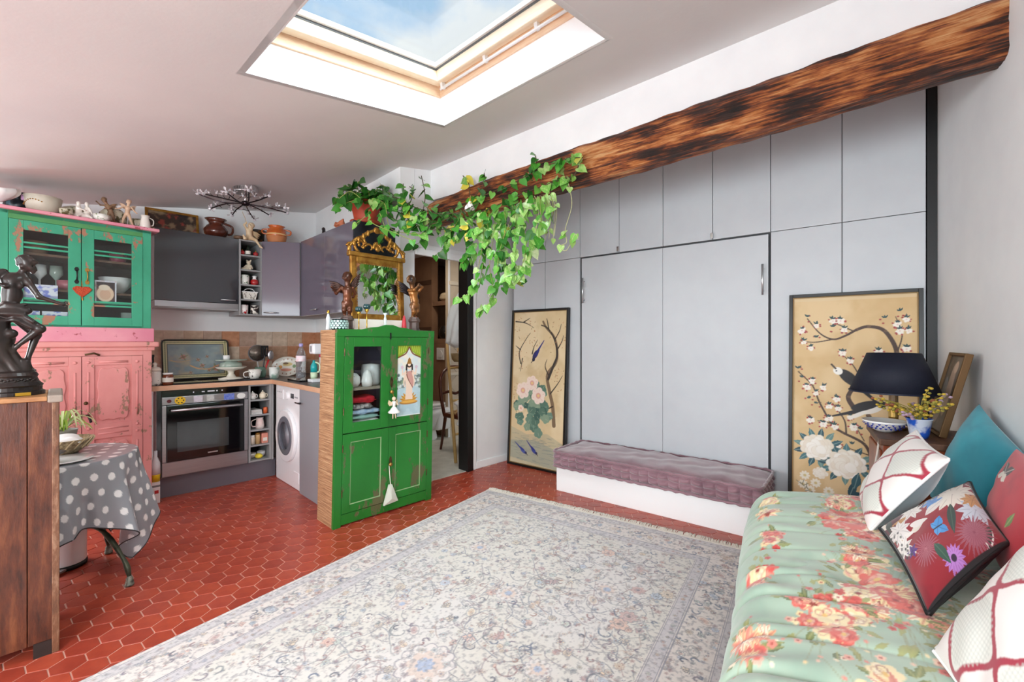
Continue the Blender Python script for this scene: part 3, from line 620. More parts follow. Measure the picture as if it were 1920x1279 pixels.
# ================================================================== RUG
def make_rug():
    Wd, Ln = 1.98, 2.95; nx, ny = 600, 740
    cv = Canvas(Wd, Ln, nx, ny, (212, 206, 198)); rg = random.Random(3)
    ink = [(118, 122, 138), (150, 118, 118), (128, 118, 130), (104, 114, 134), (160, 130, 122), (130, 134, 136), (96, 100, 112)]
    fill = [(216, 184, 170), (190, 198, 210), (210, 194, 176), (198, 168, 164), (206, 210, 200), (224, 202, 176), (226, 220, 212)]
    dark = [(124, 62, 74), (74, 82, 112), (130, 80, 74), (84, 88, 90)]
    cv.mottle((214, 208, 206), .3, .45, .65, .7, 1)
    def motif(x, y, R, kind, a=None):
        a = rg.random()*6.3 if a is None else a; c = rg.choice(ink); f = rg.choice(fill); w = .0021
        if kind == 0:                     # rosette, outlined
            cv.flower(x, y, R*1.05, c, 8, a, .3, .85); cv.flower(x, y, R*1.05-w*1.6, f, 8, a, .3); cv.ell(x, y, R*.5, R*.5, c, 0, .8, ring=w); cv.ell(x, y, R*.22, R*.22, rg.choice(dark), 0, .7)
        elif kind == 1:                   # curled arabesque leaf
            pts = [(x+R*(.2+t*.24)*math.cos(a+t*.9), y+R*(.2+t*.24)*math.sin(a+t*.9)) for t in range(6)]
            cv.curve(pts, w*.9, c, .9, w*1.8, 4); cv.ell(*pts[-1], R*.22, R*.13, f, a); cv.ell(*pts[-1], R*.26, R*.16, c, a, .8, ring=w)
        elif kind == 2:                   # palmette
            for k in range(5): cv.leaf(x, y, R, R*.22, a+(k-2)*.5, c, .8); cv.leaf(x, y, R*.88, R*.13, a+(k-2)*.5, f, .95)
            cv.ell(x, y, R*.3, R*.3, c, 0, .8); cv.ell(x, y, R*.2, R*.2, f)
        elif kind == 3:
            for k in range(5): b = a+k*1.257; cv.ell(x+R*.6*math.cos(b), y+R*.6*math.sin(b), R*.4, R*.3, c, b, .75); cv.ell(x+R*.6*math.cos(b), y+R*.6*math.sin(b), R*.24, R*.16, f, b)
            cv.ell(x, y, R*.25, R*.25, rg.choice(dark), 0, .7)
        elif kind == 5: cv.ell(x, y, R*.35, R*.2, rg.choice(dark), a, .7); cv.leaf(x, y, R*.7, R*.14, a+1.5, c, .7)
        else:                             # boteh outline
            cv.ell(x, y, R, R*.62, c, a, .85, ring=w*1.2); cv.ell(x, y, R*.72, R*.4, f, a, .8); cv.ell(x, y, R*.5, R*.26, c, a, .7, ring=w); cv.ell(x, y, R*.2, R*.1, rg.choice(dark), a, .6)
    B = .30
    def sprout(x, y, n):
        a = rg.random()*6.3; pts = []
        for t in range(n):
            pts.append((x, y)); x += .03*math.cos(a); y += .03*math.sin(a); a += rg.uniform(-.25, .8)
            if t % 2: motif(x+.012*math.cos(a+1.5), y+.012*math.sin(a+1.5), rg.uniform(.008, .013), rg.choice((3, 5, 5)))
        cv.curve(pts, .0017, rg.choice(ink), .8, .0017, 4)
    for k in range(420): sprout(rg.uniform(B, Wd-B), rg.uniform(B, Ln-.1), rg.choice((5, 6, 8)))
    for k in range(1900): motif(rg.uniform(B, Wd-B), rg.uniform(B, Ln-.1), rg.choice((.009, .011, .014, .017, .021)), rg.choice((0, 1, 2, 3, 3, 5, 5)))
    for k in range(95): motif(rg.uniform(B+.03, Wd-B-.03), rg.uniform(B+.03, Ln-.1), rg.choice((.03, .036, .044)), rg.choice((4, 2, 0, 1)))
    for x, y, R in ((.99, 1.72, .11), (.58, .85, .06), (1.38, .85, .06), (.99, 1.15, .06), (.62, 1.5, .05), (1.36, 1.5, .05)):
        cv.flower(x, y, R*1.1, (146, 140, 150), 12, 0, .15, .8); cv.flower(x, y, R*1.04, (218, 210, 206), 12, 0, .15); cv.flower(x, y, R*.7, (212, 190, 178), 8, .3, .25, .8)
        for k in range(10): b = k*.628; motif(x+R*.75*math.cos(b), y+R*.75*math.sin(b), R*.14, 3)
        cv.flower(x, y, R*.35, (166, 176, 198), 8, 0, .3)
    # borders
    def band(d0, d1, col, al):
        X, Y = np.meshgrid(cv.xs, cv.ys); d = np.minimum(np.minimum(X, Wd-X), Y); m = ((d >= d0) & (d < d1))[..., None]*al; cv.a = cv.a*(1-m)+np.array(lin(col), np.float32)*m
    band(0, B, (218, 208, 202), 1)
    def edge_pt(t, d):
        tot = 2*(Ln-d)+Wd-2*d; s = t*tot
        if s < Ln-d: return d, Ln-s
        s -= Ln-d
        if s < Wd-2*d: return d+s, d
        return Wd-d, d+s-(Wd-2*d)
    for k in range(1300): d = rg.uniform(.08, .222); x, y = edge_pt(rg.random(), d); motif(x, y, rg.choice((.008, .011, .014, .018)), rg.choice((0, 1, 2, 3, 5, 5)))
    for k in range(64): x, y = edge_pt((k+.5)/64, .15); motif(x, y, .036 if k % 2 else .027, 4 if k % 2 else 2)
    for (d0, d1, c) in ((.02, .065, (196, 190, 192)), (.235, .285, (194, 188, 192))):
        band(d0, d1, c, .85)
        for k in range(230): x, y = edge_pt(k/230, (d0+d1)/2+rg.uniform(-.008, .008)); motif(x, y, rg.uniform(.008, .012), rg.choice((0, 3, 5)))
    for d in (.0, .02, .065, .072, .228, .235, .285, .292): band(d, d+.004, (122, 122, 138), .75)
    cv.mottle((136, 132, 138), .012, .52, .70, .6, 8); cv.mottle((224, 218, 210), .014, .58, .75, .3, 9)
    X, Y = np.meshgrid(cv.xs, cv.ys); Z = np.full_like(X, .011)
    e = np.minimum(np.minimum(X, Wd-X), Y); Z = np.where(e < 1e-6, .002, Z)
    r = thing('persian_rug', 'large cream floral oriental rug with pale fringe on the terracotta floor', 'rug', (RUG_O.x, RUG_O.y, 0), math.degrees(math.atan2(RUG_A.y, RUG_A.x)))
    sheet('pile', np.stack([X, -.04-Y, Z], -1)[::-1], cv.a[::-1], vmat('rug_wool', .95, .3, .25, 300), r, smooth=False)
    fr = MB(); g = random.Random(4)
    for i in range(330):                  # fringe knots
        x = Wd*(i+.5)/330; dx = g.uniform(-.012, .012); y1 = .026+g.uniform(-.012, .014)
        fr.tube([(x, -.042, .008), (x+dx*.5, -.01, .011+g.uniform(0, .008)), (x+dx, y1, .004)], [.0036, .0036, .0022], 4)
    o = fr.build('fringe', mat('fringe_cotton', (226, 218, 206), .9), r); o['kind'] = 'stuff'
    box('woven_end', mat('fringe_cotton', (226, 218, 206), .9), r, 0, -.05, .0, Wd, -.036, .012)
make_rug()
# ================================================================== SOFA BED WITH QUILT AND CUSHIONS
SF = Fr(*RW.w(1.06, -.88).xy, 57)          # front far corner region: x runs away along the wall (reversed), y into the room's left
SO = RW.w(1.02, 0); 
def sofa_pt(s, d, z): return RW.w(1.02+s, -.04-d, z)      # s from the far end towards the camera, d out from the wall
sofa = thing('day_bed', 'low day bed under a sage green rose-print quilt along the white wall', 'sofa', sofa_pt(0, 0, 0), RW.deg)
Ls, Ds = 2.3, .84
M_dark = mat('dark_wood', (58, 38, 28), .5)
box('base', M_dark, sofa, .04, -.74, .10, Ls-.04, -.04, .22, bevel=.01)
for x in (.1, Ls-.2):
    for y in (-.72, -.14): box('leg', M_dark, sofa, x, y, 0, x+.06, y+.06, .12, bevel=.004)
# quilt: a deep soft mattress shape, draped over the front
def quilt():
    nx, ny = 560, 420; cv = Canvas(1.9, 1.42, nx, ny, (164, 188, 168)); rg = random.Random(21)
    cv.mottle((176, 198, 178), .25, .4, .62, .9, 1); cv.mottle((148, 174, 156), .12, .55, .72, .6, 2)
    lf = [(116, 128, 66), (140, 148, 84), (92, 108, 60), (160, 164, 104)]; pk = [(222, 104, 92), (232, 140, 124), (204, 74, 68), (238, 176, 156), (240, 200, 176)]; cr = [(244, 226, 180), (240, 214, 160), (248, 236, 208)]
    def rose(x, y, R, pal):
        cv.flower(x, y, R, pal[0], 7, rg.random()*6, .22)
        for k in range(11):
            a = rg.random()*6.3; q = rg.uniform(.1, .8); cv.ell(x+R*q*math.cos(a), y+R*q*math.sin(a), R*rg.uniform(.2, .36), R*.14, rg.choice(pal), a+1.57, .85)
        for k in range(4): a = rg.random()*6.3; cv.ell(x+R*.4*math.cos(a), y+R*.4*math.sin(a), R*.35, R*.3, (150, 50, 50), a, .45, ring=.002)
        cv.ell(x, y, R*.22, R*.16, rg.choice(((150, 44, 40), (232, 190, 110))), rg.random()*3)
    def daisy(x, y, R):
        for k in range(12): a = k*.524+rg.random()*.2; cv.leaf(x, y, R*rg.uniform(.8, 1.15), R*.17, a, rg.choice([(246, 226, 170), (238, 196, 150), (226, 150, 130), (248, 236, 206)]), 1, (206, 120, 100))
        cv.flower(x, y, R*.28, (150, 60, 44), 9, 0, .4)
    def spray(x, y, S, n):
        def pt(lo, hi): a = rg.random()*6.3; q = S*rg.uniform(lo, hi); return x+q*math.cos(a), y+.55*q*math.sin(a), a
        for k in range(int(n*1.1)): px, py, a = pt(.9, 1.35); cv.curve([(x+.3*(px-x), y+.3*(py-y)), ((x+px)/2+.01, (y+py)/2), (px, py)], .0012, (150, 150, 104), .7, .0008, 5); cv.ell(px, py, .005, .004, rg.choice(pk+cr), a, .9)
        for k in range(int(n*2.4)): px, py, a = pt(.2, 1.05); cv.leaf(px, py, rg.uniform(.022, .045), rg.uniform(.006, .010), a+rg.uniform(-.9, .9), rg.choice(lf), .9, (170, 170, 110))
        for k in range(int(n*1.3)): px, py, a = pt(.4, 1.1); cv.flower(px, py, rg.uniform(.008, .014), rg.choice(cr+pk), 5, a, .3); cv.ell(px, py, .003, .003, (170, 60, 50))
        for k in range(n):
            px, py, a = pt(0, .75); R = rg.uniform(.02, .034)*(1+.4*(S > .18))
            if rg.random() < .25: daisy(px, py, R*1.35)
            else: rose(px, py, R, pk if rg.random() < .7 else cr+pk[3:4])
    for x, y, S, n in ((.10, .66, .13, 14), (.22, .60, .09, 8), (.42, .62, .20, 22), (.40, .80, .15, 12), (.55, .86, .12, 10), (.34, .36, .06, 4), (.60, .38, .075, 6), (.80, .36, .075, 7), (.20, .36, .05, 4), (.05, .45, .06, 5), (.86, .66, .24, 24), (.98, .52, .17, 16), (1.02, .80, .15, 12), (.66, .62, .07, 4), (.47, .20, .06, 5), (.70, .16, .06, 5), (.92, .18, .07, 6), (1.12, .36, .09, 8), (1.30, .62, .2, 18), (1.40, .36, .12, 10), (1.65, .6, .2, 16), (.22, .95, .1, 6), (1.3, .15, .09, 6), (.72, .95, .1, 6)): spray(x, y, S, n)
    # u runs along the bed (0 = far end), v runs from the bottom of the front drape (0) over the top to the wall (1.42)
    U, V = np.meshgrid(cv.xs, cv.ys); r = .11; topz = .50
    dr = .22                               # straight drop at the front
    arc = r*math.pi/2
    D = np.where(V < dr, Ds+.0*V, np.where(V < dr+arc, Ds-r+r*np.cos((V-dr)/r), Ds-r-(V-dr-arc)))
    Zz = np.where(V < dr, topz-r-(dr-V), np.where(V < dr+arc, topz-r+r*np.sin((V-dr)/r), topz))
    plump = np.clip((V-dr)/.55, 0, 1); plump = np.sin(np.minimum(plump, 1)*math.pi/2)
    Zz = Zz+.085*plump*np.clip((U-.0)/.16, 0, 1)**.5
    fe = np.clip(1-U/.13, 0, 1); Zz = Zz-.13*fe**2.2*np.where(V > dr, 1, .5)     # rolled far end
    S = U-.05*np.sin(np.clip((V-dr)/.9, 0, 1)*math.pi)*np.clip(1-U/.3, 0, 1)
    n1 = np.sin(U*52+3*np.sin(V*6)+2*np.sin(U*9))*.5+np.sin(U*83+4*np.sin(V*5+U*3))*.35+np.sin(U*31-V*7)*.4
    n2 = np.abs(np.sin(U*27+1.6*np.sin(V*4+U*5)+.8*np.sin(U*47)))**.6-.6; pk_ = np.exp(-((V-dr-.10)/.2)**2)+.18; Zz = Zz+(.007*n1+.020*n2)*pk_*np.clip(V/.1, 0, 1); D = D+.008*n1*np.clip((dr+.1-V)/.2, 0, 1)+.022*np.sin(U*3.9+.6)*np.clip((dr+.25-V)/.3, 0, 1)
    for bx, by in ((.30, .62), (.78, .60), (1.26, .62), (.54, .9), (1.02, .9)): 
        dd = np.exp(-(((U-bx)/.05)**2+((V-by)/.05)**2)); Zz = Zz-.022*dd
    # local axes of the thing: x = s, y = -d
    P = np.stack([S*1.2, -np.clip(D, -.03, Ds+.06), np.maximum(Zz, .06)], -1)
    # close the far end with a hanging flap row
    end = P[:, :1].copy(); rows = []
    for k in range(8, 0, -1):
        t = k/8; e = end.copy(); e[..., 0] = end[..., 0]+.015*math.sin(t*3)-.012*math.sin(t*math.pi); e[..., 2] = end[..., 2]*(1-t)+.14*t; rows.append(e)
    P = np.concatenate(rows+[P], 1); c = np.concatenate([np.repeat(cv.a[:, :1], 8, 1), cv.a], 1)
    global QB; Q = P[::4, ::4]; ry, rx = Q.shape[:2]; QB = BVHTree.FromPolygons([RW.w(1.02+p[0], -.04+p[1], p[2]) for p in Q.reshape(-1, 3)], [(j*rx+i, j*rx+i+1, (j+1)*rx+i+1, (j+1)*rx+i) for j in range(ry-1) for i in range(rx-1)])
    sheet('quilt', P[::-1], c[::-1], vmat('quilt_velvet', .7, .4, .12, 60), sofa)
quilt()
# scatter cushions: soft pads with four pulled corners, own front print and plain back
def cushion(name, label, cor, thick, cv, back, group=None, pipe=None, sag=.02, nb=40):
    A, B, Cc, D = [np.array(p, float) for p in cor]     # A top far, B top near, C bottom near, D bottom far (front face towards the room)
    ny, nx = cv.a.shape[:2]
    nrm = np.cross(B-A, D-A); nrm /= np.linalg.norm(nrm)
    cen = (A+B+Cc+D)/4
    if nrm @ (np.array([0, 0, CAM_Z])-cen) < 0: nrm = -nrm
    t = thing(name, label, 'cushion', tuple(D), 0, group)
    def surf(nx, ny, sgn):
        U, V = np.meshgrid(np.linspace(0, 1, nx), np.linspace(0, 1, ny)); e = ((1-(2*U-1)**2)*(1-(2*V-1)**2))
        pinch = .055; Uc = U+pinch*np.sin(2*math.pi*U)*0; 
        u2 = .5+(U-.5)*(1-.10*(1-(2*V-1)**2)*np.abs(2*U-1)**2*0); 
        ui = .5+(U-.5)*(1-.07*(1-(2*V-1)**2)); vi = .5+(V-.5)*(1-.07*(1-(2*U-1)**2))
        P = (A*((1-ui)*vi)[..., None]+B*(ui*vi)[..., None]+Cc*(ui*(1-vi))[..., None]+D*((1-ui)*(1-vi))[..., None])
        h = thick*(np.clip(e, 0, 1)**.45)*(1+.05*np.sin(U*9+V*4)*np.sin(V*8)); wr_ = .004*np.sin(U*23+6*V)*np.exp(-((V-.1)/.2)**2)+.004*np.sin(V*27+5*U)*np.exp(-((U-.1)/.2)**2)
        P = P+nrm*(sgn*h+wr_*e)[..., None]; P[..., 2] -= sag*e*(1-V)
        for p in P.reshape(-1, 3):           # the underside spreads on the quilt instead of sinking through it
            h = QB.ray_cast(Vector((p[0], p[1], 2)), Vector((0, 0, -1)))[0]
            if h is not None and p[2] < h.z-.006: p[2] = h.z-.006
        return P-D
    f = surf(nx, ny, 1); b = surf(nb, nb, -1)
    if np.cross(f[0, -1]-f[0, 0], f[-1, 0]-f[0, 0]) @ nrm < 0: sheet('front', f[::-1], cv.a[::-1], vmat('cushion_print', .75, .25, .05, 300), t)
    else: sheet('front', f, cv.a, vmat('cushion_print', .75, .25, .05, 300), t)
    sheet('back', b, None, back, t)
    if pipe:
        e = np.concatenate([f[0, :], f[1:, -1], f[-1, -2::-1], f[-2::-1, 0]])[::6]; MB().tube([tuple(p) for p in e], .005, 6, cap=False).build('piping', pipe, t, smooth=True)
    return t
M_greyv = mat('grey_blue_velvet', (112, 124, 128), .8, sheen=.5)
def trellis(nx, ny, w=.45):
    cv = Canvas(w, w, nx, ny, (240, 234, 230)); rd = (166, 44, 66); c = w/1.95
    X, Y = np.meshgrid(cv.xs, cv.ys); 
    for i in range(-1, 4):
        for j in range(-1, 4):
            cx, cy = (i+.5)*c*1.0, (j+.5)*c*1.0
            for (sx_, col) in ((.45, rd), (.375, (228, 230, 222))):
                R = c*sx_; pts = []
                for k in range(64):               # ogee quatrefoil tile
                    a = 2*math.pi*k/64; ca, sa = math.cos(a), math.sin(a); q = R/((abs(ca)**1.5+abs(sa)**1.5)**(1/1.5)); q *= 1+.11*math.cos(4*a)+.035*math.cos(8*a); pts.append((cx+q*ca, cy+q*sa))
                cv.poly(pts, col)
                if col == (228, 230, 222):
                    cv2 = cv.a.copy(); step = c/24
                    for k in range(-9, 10): cv.line([(cx+k*step, cy-R), (cx+k*step, cy+R)], .0011, (196, 200, 192), .8); cv.line([(cx-R, cy+k*step), (cx+R, cy+k*step)], .0011, (196, 200, 192), .8)
                    d = np.abs((X-cx))**1.5+np.abs(Y-cy)**1.5; m = (d < (R*1.0)**1.5)[..., None]; cv.a = np.where(m, cv.a, cv2)
    for i in range(-1, 5):
        for j in range(-1, 5): cv.ell(i*c, j*c, c*.14, c*.14, rd, .785, .0)
    return cv.blur()
# far trellis cushion
M_pipe = mat('white_piping', (236, 236, 234), .8)
cushion('trellis_cushion', 'white cushion with a raspberry trellis print and grey back, beside the navy lamp table', [(1.58, 1.71, .90), (1.33, 1.33, .89), (1.262, 1.545, .575), (1.46, 1.82, .60)], .07, trellis(200, 200), M_greyv, pipe=M_pipe)
cv = Canvas(.6, .6, 60, 60, (16, 140, 158)); cv.mottle((34, 160, 176), .2, .45, .65, .8, 1); cv.mottle((10, 120, 138), .1, .6, .75, .6, 2)
cushion('teal_cushion', 'large plain teal velvet cushion leaning on the white wall', [(2.04, 1.91, .975), (1.76, 1.43, .81), (1.50, 1.36, .52), (1.75, 1.83, .60)], .09, cv, mat('teal_velvet', (16, 136, 154), .7, sheen=.5))
# wild floral cushion
rg = random.Random(8); cv = Canvas(.43, .43, 220, 220, (150, 22, 38)); cv.mottle((122, 16, 32), .12, .5, .68, .8, 3)
def petal_fan(cx, cy, R, n, col, col2, a0=0, wd_=.22):
    for k in range(n): a = a0+2*math.pi*k/n; cv.leaf(cx, cy, R, R*wd_, a, col, 1, col2)
cv.poly([(0, 0), (.10, 0), (.08, .15), (.03, .43), (0, .43)], (90, 24, 40))
for k in range(40): x, y = rg.choice([(rg.uniform(0, .12), rg.uniform(.1, .43)), (rg.uniform(0, .4), rg.uniform(.34, .43)), (rg.uniform(0, .2), rg.uniform(0, .1))]); cv.leaf(x, y, rg.uniform(.05, .12), .015, rg.uniform(0, 6.3), rg.choice([(232, 224, 210), (206, 190, 176), (52, 60, 50), (240, 236, 228), (190, 140, 80), (110, 40, 60)]), 1)
petal_fan(.11, .33, .11, 11, (236, 228, 214), (170, 150, 140), .2); petal_fan(.26, .385, .09, 9, (206, 214, 226), (130, 140, 160), .1); petal_fan(.19, .40, .06, 8, (206, 150, 84), (150, 90, 40), .3); petal_fan(.36, .32, .09, 26, (168, 96, 112), (140, 60, 84), 0, .06); petal_fan(.29, .11, .07, 26, (150, 60, 80), (190, 120, 130), 0, .06)
petal_fan(.09, .235, .055, 6, (92, 150, 214), (60, 110, 190), .3); petal_fan(.06, .14, .06, 8, (238, 234, 228), (190, 180, 176), 0); petal_fan(.12, .05, .06, 9, (236, 230, 226), (170, 160, 160)); petal_fan(.20, .03, .05, 8, (242, 238, 232), (200, 190, 190)); petal_fan(.39, .19, .05, 16, (190, 130, 206), (150, 90, 170), 0, .16); cv.ell(.39, .19, .012, .012, (50, 26, 60)); petal_fan(.25, .055, .03, 6, (96, 60, 140), (60, 40, 90))
cv.leaf(.17, .30, .16, .02, -.35, (36, 62, 54), 1, (80, 110, 90)); cv.leaf(.30, .15, .10, .02, .2, (46, 84, 70), 1, (90, 130, 100)); cv.leaf(.15, .18, .12, .022, 1.9, (232, 226, 220), 1, (180, 170, 170)); cv.leaf(.14, .1, .09, .018, 1.2, (238, 232, 226), 1)
for sx_ in (-1, 1): cv.leaf(.245, .20, .055, .02, 1.57+sx_*.95, (70, 150, 216), 1, (30, 80, 150)); cv.leaf(.245, .20, .04, .016, -1.57+sx_*1.05, (84, 160, 222), 1, (30, 80, 150))
cv.line([(.245, .18), (.245, .22)], .003, (24, 24, 34))
for k in range(30): cv.ell(rg.uniform(.1, .26), rg.uniform(.0, .05), .006, .005, rg.choice([(30, 30, 34), (60, 70, 50), (230, 224, 220)]), 0, .8)
for k in range(4): cv.line([[(0, 0), (.43, 0)], [(.43, 0), (.43, .43)], [(.43, .43), (0, .43)], [(0, .43), (0, 0)]][k], .007, (20, 18, 22))
cushion('botanical_cushion', 'crimson botanical cushion with a blue butterfly and white flowers on the quilt', [(1.545, 1.475, .775), (1.33, 1.17, .71), (.985, 1.035, .60), (1.185, 1.41, .645)], .06, cv, mat('black_velvet', (30, 24, 30), .8), pipe=M_black)
# red cushion with butterfly
cv = Canvas(.45, .45, 120, 120, (190, 34, 52)); cv.mottle((170, 26, 46), .12, .5, .68, .8, 3)
for sx_ in (-1, 1): cv.leaf(.13, .36, .07, .022, sx_*.6+1.57*(1-sx_), (36, 30, 34), 1, (220, 214, 200)); cv.leaf(.13, .355, .05, .016, -sx_*.5+1.57*(1-sx_), (230, 224, 210), 1)
for cx, cy, a in ((.07, .10, 1.3), (.07, .10, 1.9), (.10, .08, 1.6), (.12, .07, .9), (.05, .25, 1.2), (.06, .24, 1.8), (.2, .1, 1.4), (.3, .2, 1.2)): cv.leaf(cx, cy, .07, .014, a, (104, 140, 66), 1, (170, 190, 110))
cushion('red_cushion', 'red velvet cushion with a small dark butterfly and green sprigs, against the teal cushion', [(1.62, 1.404, 0.904), (1.339, 1.026, 0.926), (1.264, 1.058, 0.57), (1.555, 1.442, 0.613)], .055, cv, mat('red_velvet', (180, 30, 50), .75, sheen=.5))
cushion('trellis_cushion', 'white cushion with a raspberry trellis print, beside the crimson botanical cushion', [(1.212, .974, .845), (1.03, .62, .83), (.72, .56, .55), (.884, .915, .60)], .075, trellis(260, 260), M_greyv, pipe=M_pipe)
# ================================================================== KITCHEN
M_grey = mat('grey_gloss_front', (126, 124, 132), .14, coat=.5)
M_slate = mat('slate_gloss_front', (52, 54, 60), .10, coat=.6)
M_lilac = mat('lilac_grey_gloss', (104, 98, 110), .10, coat=.6)
M_carc = mat('grey_carcass', (150, 150, 150), .5)
M_steel = mat('stainless_steel', (176, 176, 178), .28, .85, col2=(166, 166, 170), scale=3, stretch=(1, 1, 30))
M_blackglass = mat('black_glass', (10, 10, 12), .06, coat=.6)
M_edge = wood('worktop_edge', (196, 150, 118), (214, 172, 140), scale=4, stretch=(1, 1, 6), bump=.05)
M_top = mat('worktop_dark', (74, 70, 68), .3, col2=(58, 54, 53), scale=40)
M_cream = mat('cream_ceramic', (232, 226, 212), .25, coat=.4)
M_whitec = mat('white_ceramic', (238, 238, 236), .2, coat=.5)
M_cglass = mat('clear_glass', (235, 242, 240), .03, trans=1.0, ior=1.3)
M_red = mat('glossy_red', (176, 34, 36), .3, coat=.4)
M_gold = mat('old_gold', (190, 142, 66), .36, .75, col2=(146, 98, 40), scale=20, bump=.2)
def kt(name, label, cat, fr, x, y, z=0, group=None, deg=None): return thing(name, label, cat, fr.w(x, y, z), fr.deg if deg is None else deg, group)
# splashback tiles, each its own
cols = [(196, 162, 136), (206, 178, 154), (190, 150, 124), (212, 190, 168), (196, 140, 106), (214, 194, 174), (184, 156, 138)]
M_sp = [mat('stone_tile_%d' % i, c, .5, col2=tuple(v-22 for v in c), scale=22, detail=6, bump=.15) for i, c in enumerate(cols)]
tm = [MB().box(0, -.009, 0, .146, 0, .146).mesh('tile') for _ in M_sp]
for me, m in zip(tm, M_sp): me.materials.append(m)
rg = random.Random(2)
bed = box('splashback_bed', M_grout, wk, -1.0, .595, .897, .62, .601, 1.345)
for j in range(3):
    for i in range(11):
        o = bpy.data.objects.new('tile', rg.choice(tm)); COL.objects.link(o); o.parent = wk; o.location = (.618-(i+1)*.149, .596+rg.uniform(0, .002), .899+j*.149)
bed = box('splashback_bed', M_grout, wr, .614, -.6, .897, .621, .6, 1.345)
for j in range(3):
    for i in range(7):
        o = bpy.data.objects.new('tile', rg.choice(tm)); COL.objects.link(o); o.parent = wr; o.location = (.616+rg.uniform(0, .002), .595-i*.149, .899+j*.149); o.rotation_euler = (0, 0, -math.pi/2)
# worktop
wt = thing('kitchen_worktop', 'dark L-shaped worktop with a pale wood edge over the oven and washing machine', 'worktop', K.o, K.deg)
MB().box(-.88, -.018, .861, .614, .594, .897).box(-.018, -1.12, .861, .614, -.018, .897).build('top', M_top, wt)
box('edge_strip', M_edge, wt, -.88, -.022, .86, -.022, -.018, .8985); box('edge_strip', M_edge, wt, -.022, -1.12, .86, -.018, -.018, .8985)
# oven housing unit
ov = kt('built_in_oven', 'stainless steel built-in oven with black glass door and coloured magnets', 'oven', K, -.81, 0)
box('housing', M_carc, ov, -.028, .02, .165, .600, .58, .86); box('side_strip', M_slate, ov, -.034, 0, .17, -.004, .02, .86)
box('control_glass', M_blackglass, ov, .0, -.004, .805, .597, .02, .856); box('control_strip', M_steel, ov, .0, -.006, .742, .597, .02, .803, bevel=.002)
dr_ = box('door', M_blackglass, ov, .028, -.018, .290, .569, .02, .738, bevel=.003); box('door_edge', M_steel, ov, 0, -.012, .290, .027, .02, .738, bevel=.002); box('door_edge', M_steel, ov, .570, -.012, .290, .597, .02, .738, bevel=.002)
MB().tube([(.05, -.055, .70), (.545, -.055, .70)], .011, 12).build('handle', M_steel, dr_, smooth=True)
for x in (.075, .52): MB().tube([(x, -.055, .70), (x, -.016, .70)], .007, 8).build('handle_post', M_steel, dr_)
gw = mat('oven_window', (46, 50, 52), .08, col2=(66, 72, 74), scale=2, coat=.5); box('window', gw, dr_, .095, -.0195, .36, .45, -.017, .60)
box('badge', M_alu, dr_, .30, -.0195, .318, .37, -.0185, .328)
box('lower_panel', M_steel, ov, 0, -.004, .175, .597, .02, .286, bevel=.002)
dm = mat('display_white', (210, 214, 220), .4)
for x0, w_ in ((.26, .02), (.30, .05), (.36, .012), (.40, .008), (.20, .008)): box('display_mark', dm, ov, x0, -.0052, .826, x0+w_, -.004, .836)
mg = [('round yellow magnet with dark spots on the oven', (232, 190, 40), .115, .036, 1), ('small dark red magnet on the oven', (96, 26, 36), .045, .015, 1), ('pale landscape magnet on the oven', (196, 190, 200), .235, .03, 0), ('grey sketch magnet on the oven', (176, 178, 174), .32, .026, 0), ('blue and white picture magnet on the oven', (70, 96, 190), .455, .038, 0), ('white oval magnet on the oven', (226, 226, 222), .545, .028, 1)]
for lab, c, x, r, rd_ in mg:
    t = kt('fridge_magnet', lab, 'magnet', K, -.81+x, -.0065, .772, 'magnets on the oven strip')
    mm = MB()
    if rd_: mm.prism([(r*math.cos(a*.3927)*(1.15 if r == .028 else 1), r*.9*math.sin(a*.3927)) for a in range(16)], -.004, 0)
    else: mm.box(-r, -.003, -.026, r, 0, .026)
    mm.build('face', mat('magnet_'+lab[:14], c, .3, col2=tuple(min(255, int(v*.6+90)) for v in c) if not rd_ else None, scale=60), t)
    if r == .036:
        for a in range(6): MB().prism([(.022*math.cos(a*1.047)+.006*math.cos(q*1.047), .02*math.sin(a*1.047)+.005*math.sin(q*1.047)) for q in range(6)], -.005, -.004).build('spot', M_black, t)
box('plinth', mat('grey_plinth', (104, 100, 108), .15, coat=.4), ov, -.05, .05, 0, .84, .066, .165)
# open shelf units
def shelf_unit(name, label, x, y, z0, z1, n, depth, w=.186):
    t = kt(name, label, 'shelf unit', K, x, y)
    box('side', M_carc, t, 0, 0, z0, .016, depth, z1); box('side', M_carc, t, w-.016, 0, z0, w, depth, z1); box('back', mat('unit_back', (28, 26, 28), .8), t, .016, depth-.012, z0, w-.016, depth, z1)
    hs = []
    for k in range(n+1):
        z = z0+(z1-z0-.014)*k/n; box('shelf', M_carc, t, .016, .002, z, w-.016, depth-.012, z+.014, bevel=.001); hs.append(z+.014)
    return hs[:-1]
hb = shelf_unit('open_shelf_unit', 'narrow open shelf unit between the oven and the washing machine', -.206, 0, .17, .86, 5, .34)
hu = shelf_unit('open_shelf_unit', 'narrow open wall shelf beside the dark extractor cabinet', -.218, .25, 1.49, 2.195, 5, .34, .196)
box('corner_filler', M_carc, kt('corner_filler_post', 'grey filler post in the corner of the lower kitchen units', 'filler', K, -.018, 0), 0, .0, .165, .016, .05, .86)
